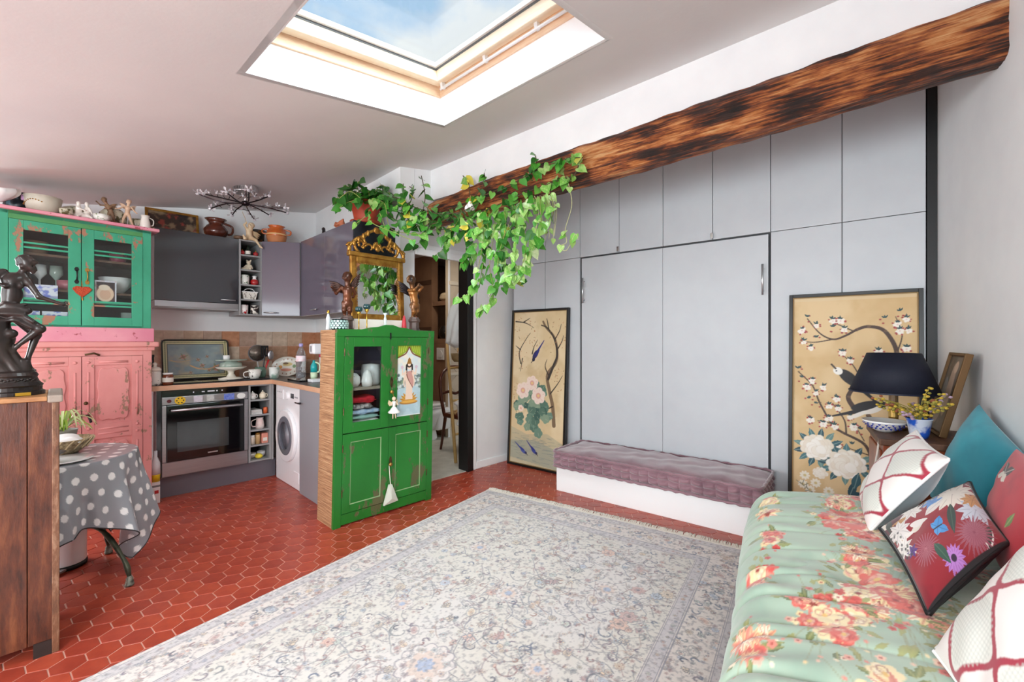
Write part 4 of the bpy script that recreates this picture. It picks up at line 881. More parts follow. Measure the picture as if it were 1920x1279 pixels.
# extractor cabinet
ex = kt('extractor_cabinet', 'wide glossy black wall cabinet over the hob with a steel extractor strip', 'cabinet', K, -.826, .25)
box('carcass', M_carc, ex, 0, .02, 1.595, .605, .345, 2.19); d = box('door', M_slate, ex, 0, 0, 1.592, .605, .02, 2.19, bevel=.0015)
MB().tube([(.46, -.028, 1.62), (.575, -.028, 1.62)], .006, 8).build('handle', M_alu, d, smooth=True)
box('extractor', M_steel, ex, 0, .0, 1.54, .605, .345, 1.590, bevel=.002); box('glass_lip', M_carc, ex, .02, -.0, 1.528, .605, .3, 1.54)
# corner and side wall cabinets
cc_ = kt('corner_cabinet', 'glossy lilac-grey corner wall cabinet with a slanted door', 'cabinet', K, 0, 0)
MB().add([(-.02, .252, 1.49), (.252, .04, 1.49), (.61, .04, 1.49), (.61, .59, 1.49), (-.02, .59, 1.49), (-.02, .252, 2.20), (.252, .04, 2.20), (.61, .04, 2.20), (.61, .59, 2.20), (-.02, .59, 2.20)], [(4, 3, 2, 1, 0), (5, 6, 7, 8, 9)]+[(i, (i+1) % 5, (i+1) % 5+5, i+5) for i in range(5)]).build('body', M_carc, cc_)
dn = Vector((.272, -.212, 0)).normalized(); nn = Vector((-dn.y, dn.x, 0))*-1; q = [Vector((-.02, .252, 0))+dn*.002, Vector((.252, .04, 0))-dn*.002]; q2 = [p-Vector((dn.y*-1, dn.x, 0))*.02 for p in q]
mbd = MB().add([(*q[0].xy, 1.492), (*q[1].xy, 1.492), (*q2[1].xy, 1.492), (*q2[0].xy, 1.492), (*q[0].xy, 2.198), (*q[1].xy, 2.198), (*q2[1].xy, 2.198), (*q2[0].xy, 2.198)], [(0, 1, 2, 3), (7, 6, 5, 4), (1, 0, 4, 5), (2, 1, 5, 6), (3, 2, 6, 7), (0, 3, 7, 4)]); dd = mbd.build('door', M_lilac, cc_, bevel=.0015)
h0 = q2[0]+dn*.03+Vector((-.02, -.024, 1.52)); MB().tube([h0, h0+dn*.11], .006, 8).build('handle', M_alu, dd, smooth=True)
sc_ = kt('side_wall_cabinet', 'glossy lilac-grey wall cabinet with a black end panel under the trailing plant', 'cabinet', KA, 0, 0)
box('carcass', M_carc, sc_, -.035, .27, 1.49, 1.045, .615, 2.208)
for a, b in ((-.035, .505), (.508, 1.045)):
    d = box('door', M_lilac, sc_, a, .25, 1.49, b, .27, 2.208, bevel=.0015)
    if a < 0: MB().tube([(.27, .222, 1.535), (.40, .222, 1.535)], .006, 8).build('handle', M_alu, d, smooth=True)
box('end_panel', mat('black_end_panel', (22, 23, 28), .25, col2=(40, 42, 50), scale=5), sc_, 1.047, .25, 1.49, 1.065, .617, 2.21, bevel=.001)
# washing machine and end unit
wm = kt('washing_machine', 'white front-loading washing machine under the worktop', 'washing machine', KA, .022, .012)
M_wm = mat('appliance_white', (242, 242, 244), .25, coat=.3)
box('body', M_wm, wm, 0, .0, .0, .586, .56, .852, bevel=.008); 
def disc(mb, cx, cz_, r0, r1, y0, y1, n=40):
    vs = []; 
    for r, y in ((r0, y0), (r1, y0), (r1, y1), (r0, y1)): vs += [(cx+r*math.cos(2*math.pi*k/n), y, cz_+r*math.sin(2*math.pi*k/n)) for k in range(n)]
    return mb.add(vs, [(i*n+k, i*n+(k+1) % n, ((i+1) % 4)*n+(k+1) % n, ((i+1) % 4)*n+k) for i in range(4) for k in range(n)])
dw = disc(MB(), .30, .43, .165, .225, -.03, .0).build('door', M_wm, wm, smooth=False, bevel=.008); disc(MB(), .30, .43, .12, .166, -.034, -.01).build('door_ring', mat('grey_plastic', (104, 106, 116), .3), dw, bevel=.004)
MB().lathe([(0, 0), (.06, .02), (.11, .045), (.122, .06)], 28).xf(Matrix.Translation((.30, .015, .43)) @ Matrix.Rotation(math.pi/2, 4, 'X') @ Matrix.Translation((0, 0, -.03))).build('door_glass', mat('drum_glass', (150, 152, 160), .1, coat=.6), dw, smooth=True)
box('detergent_drawer', M_wm, wm, .03, -.006, .735, .20, .0, .82, bevel=.004); MB().tube([(.30, -.02, .775), (.30, 0, .775)], [.03, .034], 20).build('programme_knob', M_wm, wm, smooth=False)
box('display', mat('display_dark', (60, 64, 70), .2), wm, .37, -.003, .76, .44, .0, .80); box('filter_flap', M_wm, wm, .44, -.004, .06, .56, 0, .15, bevel=.003)
for x in (.06, .10, .14): box('drawer_print', mat('print_grey', (150, 152, 156), .5), wm, x, -.0068, .79, x+.025, -.0058, .80)
for x in (.47, .495, .52): MB().prism([(x+.007*math.cos(a*.785), .775+.007*math.sin(a*.785)) for a in range(8)], -.004, 0).build('button', mat('print_grey', (150, 152, 156), .5), wm)
eu = kt('end_base_unit', 'flat grey base cabinet between the washing machine and the green cupboard', 'cabinet', KA, .618, 0)
box('body', M_carc, eu, 0, .02, .0, .50, .59, .858); d = box('door', mat('matt_grey_front', (146, 147, 152), .35), eu, .0, 0, .0, .50, .02, .856, bevel=.0015)
MB().tube([(-.01, -.03, .745), (.09, -.03, .745)], .006, 8).build('handle', mat('dark_metal', (60, 60, 62), .35, .8), d, smooth=True); MB().tube([(.03, -.03, .745), (.03, 0, .745)], .004, 6).build('handle_post', mat('dark_metal', (60, 60, 62), .35, .8), d)

# ---- things made by turning
def pot(name, label, cat, loc, prof, m, group=None, handle=None, deg=0, n=24, parts=(), hm=None):
    t = thing(name, label, cat, loc, deg, group); MB().lathe(prof, n).build('body', m, t, smooth=True)
    if handle:
        for h in handle: MB().tube(smooth_path([(h[0], 0, h[1]), (h[0]+h[4], 0, h[1]+.1*(h[3]-h[1])), (h[0]+h[4]*1.1, 0, h[3]-.25*(h[3]-h[1])), (h[2], 0, h[3])], 5), h[5] if len(h) > 5 else .006, 8).build('handle', hm or m, t, smooth=True)
    for nm, pf, pm in parts: MB().lathe(pf, n).build(nm, pm, t, smooth=True)
    return t
def cup(r, h, t=.004, foot=.7): return [(r*foot, 0), (r*.95, h*.35), (r, h), (r-t, h), (r*.9-t, h*.35), (r*foot-t, t)]
CT = .8975
M_print = mat('sprigged_ceramic', (234, 230, 222), .25, col2=(96, 84, 84), scale=45, lo=.60, hi=.66, coat=.4)
M_brown = mat('brown_glaze', (94, 44, 28), .18, coat=.6, col2=(72, 32, 22), scale=6)
M_jam = mat('amber_jam', (112, 52, 26), .2, coat=.4)
pot('storage_jar', 'white lidded ceramic jar with small dark sprigs beside the hob', 'jar', K.w(-.845, .06, CT), [(.036, 0), (.04, .01), (.04, .10), (.036, .115)], M_print, parts=[('lid', [(.042, .116), (.042, .130), (.028, .146), (.012, .150), (.012, .160), (.016, .172), (.008, .182), (0, .184)], M_cream)])
t = pot('jam_jar', 'squat amber jam jar with a pale label beside the white jar', 'jar', K.w(-.765, .05, CT), [(.034, 0), (.036, .01), (.036, .075), (.032, .085)], M_jam, parts=[('lid', [(.034, .085), (.034, .098), (0, .099)], M_whitec)], deg=K.deg)
MB().tube([(0, 0, .025), (0, 0, .06)], .0368, 24, cap=False).build('label_band', mat('paper_label', (232, 226, 214), .7), t)
pot('oil_bottle', 'dark glass oil bottle behind the jars', 'bottle', K.w(-.845, .215, CT), [(.032, 0), (.034, .02), (.034, .13), (.014, .17), (.013, .22), (.016, .225), (.016, .24), (0, .241)], mat('dark_bottle', (24, 20, 18), .1, coat=.5))
hob = kt('induction_hob', 'black glass hob let into the worktop', 'hob', K, -.80, .09, CT); box('glass_plate', M_blackglass, hob, 0, 0, 0, .46, .44, .006, bevel=.002); MB().frame(-.004, -.0, .564, .0, 0, 0, 0) if False else None
box('zone_line', M_steel, hob, .27, .02, .0062, .274, .42, .0066)
# painted tray leaning on the splashback
cv = Canvas(.50, .355, 180, 128, (126, 142, 146)); cv.mottle((150, 162, 160), .15, .42, .62, .9, 1); cv.mottle((186, 164, 128), .2, .56, .72, .8, 5); rg = random.Random(6)
for x, y, R in ((.15, .20, .022), (.26, .17, .014), (.29, .115, .018), (.4, .09, .03), (.34, .07, .012), (.2, .055, .012), (.33, .2, .012)):
    cv.flower(x, y, R, (196, 130, 130), 5, 0, .2); cv.ell(x, y, R*.5, R*.45, (150, 60, 80))
    for k in range(4): cv.leaf(x, y, R*1.8, R*.3, k*1.6+.4, (120, 124, 84), .8)
cv.curve([(.2, .12), (.26, .09), (.34, .085), (.42, .12)], .006, (206, 160, 110), 1, .003); cv.curve([(.06, .17), (.12, .155), (.2, .17)], .005, (196, 160, 120), .8, .002)
X, Y = np.meshgrid(cv.xs, cv.ys); e = np.minimum(np.minimum(X, .50-X), np.minimum(Y, .355-Y)); 
for lo_, hi_, c in ((0, .008, (40, 38, 34)), (.008, .036, (206, 196, 150)), (.036, .040, (60, 58, 48))): m_ = ((e >= lo_) & (e < hi_))[..., None]; cv.a = np.where(m_, np.array(lin(c), np.float32), cv.a)
for k in range(60):
    for (x, y) in ((k/60*.5, .022), (k/60*.5, .333), (.022, k/60*.355), (.478, k/60*.355)): cv.ell(x, y, .006, .004, (112, 116, 74), k, .8)
tr = kt('painted_tray', 'large rectangular painted tray with roses leaning on the splashback', 'tray', K, -.745, .45, CT+.0135); tr.rotation_euler = (math.radians(-13), 0, K.a)
rr2 = .03; ol = [(rr2+rr2*math.cos(a), rr2+rr2*math.sin(a)) for a in np.linspace(math.pi, 1.5*math.pi, 6)]+[(.5-rr2+rr2*math.cos(a), rr2+rr2*math.sin(a)) for a in np.linspace(1.5*math.pi, 2*math.pi, 6)]+[(.5-rr2+rr2*math.cos(a), .355-rr2+rr2*math.sin(a)) for a in np.linspace(0, .5*math.pi, 6)]+[(rr2+rr2*math.cos(a), .355-rr2+rr2*math.sin(a)) for a in np.linspace(.5*math.pi, math.pi, 6)]
MB().prism(ol, .002, .012).build('tray_back', mat('dark_tin', (40, 38, 34), .5), tr); MB().tube([(x, -.006, z) for x, z in ol]+[(ol[0][0], -.006, ol[0][1])], .007, 6).build('rim', mat('dark_tin', (40, 38, 34), .5), tr, smooth=True)
print_flat('painted_face', cv, tr, 0, 0, .0, vmat('tray_print', .4))
# cake stands, cups, utensils
box('slate', mat('slate_mat', (36, 36, 42), .6, bump=.3, bscale=60), kt('slate_mat', 'thin black slate mat under the stacked cake stands', 'mat', K, -.33, .07, CT), 0, 0, 0, .32, .36, .006, bevel=.002)
M_glassy = mat('greenish_glass', (176, 188, 176), .05, coat=.7, col2=(150, 166, 152), scale=5)
st = thing('cake_stand', 'cream footed cake stand, lower of two stacked beside the tray', 'cake stand', K.w(-.275, .27, CT+.006)); MB().lathe([(.10, 0), (.10, .008), (.04, .018), (.022, .05), (.03, .075), (.10, .09), (.125, .108), (.12, .112), (.09, .098), (.02, .09)], 32).build('stand', M_cream, st, smooth=True)
st = thing('cake_stand', 'glass footed cake stand stacked on the cream one', 'cake stand', K.w(-.275, .27, CT+.104)); MB().lathe([(.085, 0), (.09, .02), (.085, .05), (.05, .056), (.05, .064), (.125, .07), (.13, .078), (.12, .082), (.04, .075)], 32).build('stand', M_glassy, st, smooth=True)
pot('small_cup', 'tiny white cup on top of the stacked cake stands', 'cup', K.w(-.315, .25, CT+.183), cup(.028, .04, foot=.9), M_whitec)
pot('mug', 'white mug with a curved handle on the slate mat', 'mug', K.w(-.115, .15, CT+.006), cup(.05, .085, foot=.75), M_print, handle=[(-.048, .015, -.048, .07, -.035, .005)], deg=K.deg)
pot('glass_pot', 'green-tinted glass pot holding kitchen utensils', 'pot', K.w(-.04, .24, CT+.006), cup(.05, .10, foot=.8), mat('green_glass', (96, 124, 108), .08, coat=.6))
pot('white_pot', 'white and green ceramic pot beside the utensil pot', 'pot', K.w(.048, .14, CT), cup(.045, .105, foot=.85), mat('white_green_ceramic', (226, 228, 222), .25, col2=(150, 176, 160), scale=12, lo=.5, hi=.6))
t = kt('sieve', 'round metal sieve standing in the utensil pot', 'sieve', K, -.06, .262, CT+.012); M_mesh = mat('sieve_mesh', (150, 136, 124), .4, .6, col2=(120, 108, 98), scale=90)
MB().lathe([(0, -.03), (.05, -.022), (.075, 0)], 28).xf(Matrix.Translation((0, 0, .225)) @ Matrix.Rotation(math.radians(96), 4, 'X')).build('bowl', M_mesh, t, smooth=True); disc(MB(), 0, .225, .073, .08, -.006, .006).build('rim', M_steel, t); MB().tube([(.0, 0, .15), (.02, 0, .0)], .005, 6).build('handle', M_steel, t)
t = kt('spatula', 'black slotted spatula leaning in the utensil pot', 'spatula', K, -.012, .222, CT+.014)
for k in range(4): MB().box(-.03+k*.018, -.003, .20, -.02+k*.018, .003, .285).build('blade_bar', M_black, t)
MB().box(-.03, -.003, .275, .034, .003, .295).build('blade_tip', M_black, t); MB().box(-.03, -.003, .19, .034, .003, .205).build('blade_neck', M_black, t); MB().tube([(-.015, .008, .0), (.002, 0, .2)], .006, 6).build('handle', M_black, t)
t = kt('serving_spoon', 'red and steel serving spoon leaning in the utensil pot', 'spoon', K, -.035, .21, CT+.012); MB().tube([(.004, .006, .0), (.055, -.004, .16)], [.006, .010], 8).build('handle', M_red, t, smooth=True); MB().ball((.073, -.004, .205), (.028, .01, .045), 12, 8).build('bowl', M_steel, t, smooth=True)
cv = Canvas(.30, .21, 90, 64, (222, 216, 204)); 
for k in range(16): a = k*.393; cv.ell(.15+.12*math.cos(a), .105+.08*math.sin(a), .008, .006, (150, 96, 70), a)
cv.ell(.15, .13, .05, .02, (196, 170, 90), .1, .8); cv.ell(.14, .07, .06, .016, (206, 110, 80), 0, .8); cv.ell(.08, .1, .02, .02, (206, 150, 90)); cv.ell(.22, .11, .018, .02, (126, 150, 110)); cv.ell(.13, .14, .03, .012, (110, 84, 60))
t = kt('oval_platter', 'oval decorated ceramic platter standing in the kitchen corner', 'platter', K, .22, .33, CT-.004, deg=20); t.rotation_euler = (math.radians(-14), 0, math.radians(4)); U, V = np.meshgrid(np.linspace(-1, 1, 90), np.linspace(-1, 1, 64)); uu2 = U*np.sqrt(1-V**2/2); vv2 = V*np.sqrt(1-U**2/2); q = np.hypot(uu2, vv2)
sheet('face', np.stack([uu2*.145, -.018*q**4, .10+vv2*.10], -1), cv.a, vmat('platter_print', .25, coat=.4), t); sheet('back', np.stack([uu2*.145, .012-.026*q**4, .10+vv2*.10], -1), None, M_cream, t)
bt = pot('water_bottle', 'clear plastic water bottle with a lilac cap on the dark board', 'bottle', KA.w(.245, .15, CT+.014), [(.038, 0), (.042, .01), (.042, .05), (.039, .055), (.042, .06), (.042, .10), (.039, .105), (.042, .11), (.042, .20), (.034, .24), (.015, .28), (.014, .29)], mat('pet_plastic', (226, 232, 240), .08, coat=.5, trans=.85, ior=1.1), parts=[('label_band', [(.0425, .155), (.0428, .156), (.0428, .205), (.0425, .206)], mat('pink_label', (236, 200, 206), .5, col2=(240, 236, 240), scale=30)), ('cap', [(.016, .288), (.017, .29), (.017, .315), (0, .316)], mat('lilac_cap', (170, 160, 214), .4))])
b_ = kt('black_board', 'flat black board on the worktop under the water bottle', 'board', KA, .17, .06, CT); box('slab', M_blackglass, b_, 0, 0, 0, .285, .26, .013, bevel=.002)
t = kt('looped_strap', 'pink and red looped strap standing behind the water bottle', 'strap', KA, .25, .345, CT); MB().tube(smooth_path([(-.06, 0, .20), (-.05, 0, .29), (.0, 0, .325), (.06, 0, .28), (.09, 0, .20)], 6), [.012]*25, 8).build('outer_loop', mat('rose_plastic', (206, 60, 90), .3, coat=.4), t, smooth=True); MB().tube([(.09, 0, .2), (.09, 0, 0)], .012, 8).build('stem', mat('rose_plastic', (206, 60, 90), .3), t); MB().tube([(-.06, 0, .2), (-.06, 0, 0)], .008, 8).build('stem', M_whitec, t)
pot('soap_bottle', 'teal washing-up bottle with a pale base on the dark board', 'bottle', KA.w(.36, .22, CT+.013), [(.026, 0), (.03, .02), (.03, .06)], mat('pale_green', (206, 224, 190), .3), parts=[('upper', [(.03, .06), (.028, .12), (.012, .15), (.012, .165), (0, .166)], mat('teal_plastic', (40, 168, 170), .3))], handle=[(.028, .06, .012, .15, .02, .007)])
t = kt('white_appliance', 'tall white drink maker at the end of the worktop', 'appliance', KA, .47, .15, CT); box('back', M_wm, t, 0, .08, 0, .10, .2, .33, bevel=.015); box('foot', M_wm, t, 0, -.03, 0, .10, .08, .025, bevel=.006); box('head', M_wm, t, .0, -.02, .24, .10, .09, .33, bevel=.015); box('panel', mat('print_grey', (150, 152, 156), .5), t, .03, -.0205, .26, .07, -.019, .31)
# ---- items in the lower open shelf
bx = -.206+.093
def shelfitem(z, dx, dy, y0=0): return K.w(bx+dx, y0+dy, z)
TP = [(.021, 0), (.027, .016), (.027, .038), (.018, .050), (.015, .052)]
for lab, dx, m in (('small spotted white teapot in the lower open shelf', -.047, mat('spotted_ceramic', (236, 232, 226), .25, col2=(150, 60, 60), scale=50, lo=.66, hi=.68)), ('small cream floral teapot in the lower open shelf', .035, mat('floral_cream', (232, 220, 196), .25, col2=(196, 140, 90), scale=40, lo=.6, hi=.66))):
    pot('teapot', lab, 'teapot', shelfitem(hb[4], dx, .05), TP, m, parts=[('lid', [(.020, .05), (.013, .060), (.004, .064), (.006, .072), (0, .076)], m)], handle=[(.024, .012, .021, .046, .012, .0035)], deg=K.deg)
t = kt('paper_stack', 'loose stack of papers in the lower open shelf', 'papers', K, bx-.064, .03, hb[3])
for k in range(5): o = box('sheet', mat('paper', (232, 230, 226), .8), t, 0, 0, k*.008, .088, .18, k*.008+.005); o.rotation_euler = (0, 0, .025*(k-2))
t = kt('wicker_tray', 'pale woven basket tray under the papers', 'basket', K, bx, .06, hb[3]+.04) if False else None
pot('small_jar', 'small orange spice jar beside the papers', 'jar', shelfitem(hb[3], .055, .04), [(.018, 0), (.018, .05), (.014, .055), (0, .056)], mat('orange_spice', (206, 96, 50), .4))
pot('pitcher', 'pink and white ceramic pitcher in the lower open shelf', 'pitcher', shelfitem(hb[2], .015, .06), [(.034, 0), (.036, .03), (.03, .07), (.026, .09), (.03, .10), (.026, .098)], mat('pink_ceramic', (226, 196, 190), .25, col2=(236, 226, 220), scale=18), handle=[(-.034, .02, -.026, .088, -.03, .005)], deg=K.deg)
M_jl = mat('jar_cream', (226, 214, 196), .3)
pot('spice_jar', 'short glass spice jar with a white lid in the lower open shelf', 'jar', shelfitem(hb[1], -.052, .05), [(.024, 0), (.024, .06), (.02, .066)], M_jl, parts=[('lid', [(.022, .066), (.022, .08), (0, .081)], M_whitec)])
pot('spice_jar', 'tall glass spice jar with a brass lid in the lower open shelf', 'jar', shelfitem(hb[1], -.005, .05), [(.02, 0), (.02, .08), (.017, .085)], mat('honey', (206, 170, 120), .25), parts=[('lid', [(.019, .085), (.019, .10), (0, .101)], M_gold)])
t = kt('tea_box', 'pink cardboard tea box in the lower open shelf', 'box', K, bx+.022, .03, hb[1]); box('carton', mat('pink_card', (226, 150, 130), .6), t, 0, 0, 0, .052, .08, .09, bevel=.002); box('label_panel', mat('paper_label', (232, 226, 214), .7), t, .01, -.001, .02, .045, .0, .05)
pot('small_bowl', 'small grey patterned bowl in the lower open shelf', 'bowl', shelfitem(hb[0], -.038, .112), cup(.036, .045, foot=.5), M_print); pot('small_bowl', 'small white bowl beside a lemon in the lower open shelf', 'bowl', shelfitem(hb[0], .040, .112), cup(.034, .05, foot=.5), M_whitec)
t = thing('lemon', 'yellow lemon at the bottom of the lower open shelf', 'lemon', shelfitem(hb[0], .0, .042)); MB().ball((0, 0, .024), (.033, .024, .024), 14, 9).build('fruit', mat('lemon_skin', (226, 206, 60), .4, bump=.2, bscale=120), t, smooth=True); MB().ball((.034, 0, .024), (.006, .005, .005), 8, 6).build('tip', mat('lemon_skin', (226, 206, 60), .4), t, smooth=True)
# ---- items in the upper open shelf
bx = -.218+.098
def us(k, dx, dy): return K.w(bx+dx, .25+dy, hu[k])
pot('small_bottle', 'small dark bottle with a pale label on the top wall shelf', 'bottle', us(4, -.01, .05), [(.022, 0), (.022, .05), (.01, .07), (.01, .095), (0, .096)], mat('green_black', (34, 44, 36), .15), parts=[('label_band', [(.0225, .012), (.0226, .013), (.0226, .042), (.0225, .043)], mat('paper_label', (232, 226, 214), .7))])
for dx in (-.058, .055):
    t = thing('bauble', 'red glass bauble between the wall shelf side and the small bottle' if dx < 0 else 'red glass bauble beside the corner cabinet end of the top wall shelf', 'bauble', us(4, dx, .05), 0, 'baubles on the wall shelf'); MB().ball((0, 0, .022), .022).build('ball', M_red, t, smooth=True); MB().tube([(0, 0, .042), (0, 0, .052)], .005, 8).build('cap', M_gold, t)
t = thing('teddy_bear', 'small cream teddy bear on the wall shelf', 'soft toy', us(3, .0, .06)); P_ = [('e', (0, 0, .03), (.026, .022, .03)), ('e', (0, -.004, .075), (.02, .019, .019)), ('c', (-.016, 0, .09), (-.018, 0, .095), .007, .007), ('c', (.016, 0, .09), (.018, 0, .095), .007, .007), ('c', (-.02, -.005, .045), (-.038, -.015, .02), .01, .01), ('c', (.02, -.005, .045), (.038, -.015, .02), .01, .01), ('c', (-.015, -.01, .014), (-.035, -.04, .012), .013, .012), ('c', (.015, -.01, .014), (.035, -.04, .012), .013, .012), ('e', (0, -.022, .071), (.009, .007, .007))]
body('plush', P_, .003, .006, mat('cream_plush', (214, 200, 176), .95, bump=.3, bscale=200), t)
pot('mug', 'white mug with green leaves on the wall shelf', 'mug', us(2, -.035, .05), cup(.036, .09, foot=.95), mat('leafy_ceramic', (234, 234, 226), .25, col2=(90, 120, 84), scale=30, lo=.58, hi=.62))
pot('sugar_pot', 'red lidded pot with a white knob on the wall shelf', 'pot', us(2, .045, .05), [(.024, 0), (.034, .02), (.032, .045), (.02, .056)], M_red, parts=[('lid', [(.022, .056), (.014, .066), (.016, .078), (.022, .086), (.01, .09), (0, .09)], M_whitec)])
t = kt('white_basket', 'small white lattice basket on the wall shelf', 'basket', K, bx, .31, hu[1]); n_ = 20
MB().add([(-.05, -.03, 0), (.05, -.03, 0), (.05, .03, 0), (-.05, .03, 0), (-.062, -.04, .07), (.062, -.04, .07), (.062, .04, .07), (-.062, .04, .07)], [(3, 2, 1, 0), (0, 1, 5, 4), (1, 2, 6, 5), (2, 3, 7, 6), (3, 0, 4, 7)]).build('body', mat('white_wicker', (226, 222, 212), .6, col2=(150, 140, 130), scale=40, lo=.55, hi=.6), t); MB().tube([(-.064, -.042, .07), (.064, -.042, .07), (.064, .042, .07), (-.064, .042, .07), (-.064, -.042, .07)], .005, 6).build('rim', M_whitec, t)
MB().tube(smooth_path([(-.05, 0, .07), (-.02, 0, .10), (.03, 0, .10), (.05, 0, .07)], 5), .004, 6).build('handle', M_whitec, t)
for lab, dx, m in (('white mug with red spots on the lowest wall shelf', -.042, mat('red_spots', (236, 230, 226), .25, col2=(180, 30, 36), scale=28, lo=.58, hi=.6)), ('dark patterned mug on the lowest wall shelf', .045, mat('dark_pattern', (52, 40, 40), .25, col2=(226, 220, 210), scale=40, lo=.5, hi=.56))): pot('mug', lab, 'mug', us(0, dx, .05), cup(.034, .085, foot=.9), m)
# ---- on top of the wall cabinets
ZT = 2.192
cv = Canvas(.34, .175, 70, 38, (60, 44, 36)); cv.mottle((140, 116, 90), .06, .5, .65, 1, 4); cv.mottle((150, 60, 50), .05, .62, .7, .8, 7); cv.mottle((30, 26, 26), .08, .55, .68, .9, 9)
t = kt('gilt_picture', 'small dark still-life picture in a thin gilt frame on the extractor cabinet', 'picture', K, -.93, .50, ZT); t.rotation_euler = (-.2, 0, K.a); t.location = K.w(-.84, .47, ZT); MB().frame(-.02, 0, .36, .215, -.01, .012, .02).build('frame', M_gold, t, bevel=.003); print_flat('painted_canvas', cv, t, 0, .02, 0, vmat('painted_canvas', .4)); box('backing', M_dark, t, -.015, .003, .005, .355, .010, .21)
pot('brown_jug', 'glossy dark brown earthenware jug on the extractor cabinet', 'jug', K.w(-.37, .38, ZT), [(.06, 0), (.092, .04), (.096, .075), (.07, .115), (.052, .13), (.06, .15), (.088, .175), (.082, .176), (.05, .14)], M_brown, handle=[(.075, .05, .06, .15, .05, .010)], deg=K.deg)
pot('small_dish', 'small brown dish on the cabinet beside the cherub', 'dish', K.w(-.207, .300, 2.1955), cup(.042, .03, foot=.6), mat('brown_dish', (112, 84, 64), .4))
pot('dark_tin', 'dark painted tin with orange leaves on the corner cabinet', 'tin', K.w(.0, .47, 2.199), [(.055, 0), (.062, .13), (.075, .145), (.07, .145), (.058, .13), (.05, .01)], mat('dark_painted_tin', (40, 36, 30), .4, col2=(120, 76, 40), scale=18, lo=.5, hi=.6))
M_terra = mat('orange_glaze', (196, 98, 40), .25, coat=.5, col2=(176, 82, 34), scale=8)
pot('confit_pot', 'orange glazed two-handled confit pot on the corner cabinet', 'pot', K.w(.12, .30, 2.201), [(.06, 0), (.075, .02), (.09, .09), (.086, .13), (.064, .155), (.066, .17), (.076, .178), (.07, .18), (.055, .16)], M_terra, handle=[(.084, .10, .066, .15, .035, .008), (-.084, .10, -.066, .15, -.035, .008)], parts=[('unglazed_base', [(.062, .001), (.077, .02), (.0915, .075), (.0905, .076)], mat('pale_terracotta', (190, 120, 76), .7)), ('cream_band', [(.0912, .085), (.0918, .086), (.0916, .098), (.0910, .099)], mat('cream_slip', (222, 176, 120), .5))], deg=20)
t = kt('bird_ornament', 'black bird-shaped jug on the corner cabinet', 'ornament', KA, .12, .43, 2.209); body('figure', [('e', (0, 0, .05), (.06, .04, .045), -25), ('c', (-.04, 0, .07), (-.055, 0, .13), .025, .014), ('e', (-.06, 0, .14), (.02, .015, .016)), ('c', (-.07, 0, .14), (-.095, 0, .135), .008, .003), ('c', (.04, 0, .05), (.1, 0, .03), .02, .008)], .005, .012, mat('black_glaze', (26, 26, 28), .2, coat=.5), t)
t = kt('terracotta_animals', 'terracotta pair of hugging animals on the side wall cabinet', 'ornament', KA, .52, .40, 2.213); P_ = []
for s in (-1, 1): P_ += [('e', (s*.04, 0, .045), (.045, .035, .042)), ('e', (s*.045, -.02, .09), (.026, .026, .024)), ('c', (s*.06, -.02, .105), (s*.075, -.02, .115), .012, .009), ('c', (s*.03, -.04, .085), (s*.02, -.055, .07), .011, .008), ('c', (s*.06, -.03, .02), (s*.06, -.05, .008), .016, .014)]
body('figure', P_, .005, .012, mat('terracotta_clay', (190, 112, 80), .7, bump=.2, bscale=60), t)
# ---- crystal branch ceiling light
cl = thing('ceiling_light', 'chrome ceiling light with spreading branches and crystal flowers', 'ceiling light', (-2.24, 3.675, cz(-2.24, 3.675))); sn_ = mat('satin_chrome', (196, 190, 190), .25, .9)
MB().tube([(0, 0, .01), (0, 0, -.05)], .092, 32).build('canopy', sn_, cl, bevel=.004)
for k in range(6): a = -2.0+k*.16; box('vent_slot', M_black, cl, -.04+k*.013, -.095, -.04, -.034+k*.013, -.088, -.015) if False else MB().box(.0912*math.cos(a)-.002, .0912*math.sin(a)-.002, -.04, .0912*math.cos(a)+.002, .0912*math.sin(a)+.002, -.016).build('vent_slot', M_black, cl)
MB().tube([(0, 0, -.05), (0, 0, -.13)], .012, 10).build('stem', sn_, cl, smooth=True); MB().ball((0, 0, -.135), (.035, .035, .022)).build('hub', mat('dark_chrome', (70, 60, 64), .2, .9), cl, smooth=True)
cm = MB().ball((0, 0, 0), .012, 8, 6)
for k in range(5): a = k*1.257; cm.add(*[(lambda p: (p, [(0, 1, 2), (0, 2, 3)]))([(.006*math.cos(a), .006*math.sin(a), .008), (.026*math.cos(a-.35), .026*math.sin(a-.35), .012), (.034*math.cos(a), .034*math.sin(a), .022), (.026*math.cos(a+.35), .026*math.sin(a+.35), .012)])][0])
cme = cm.mesh('crystal_flower'); cme.materials.append(mat('crystal', (226, 222, 224), .05, coat=.8, col2=(170, 164, 170), scale=40)); rg = random.Random(9)
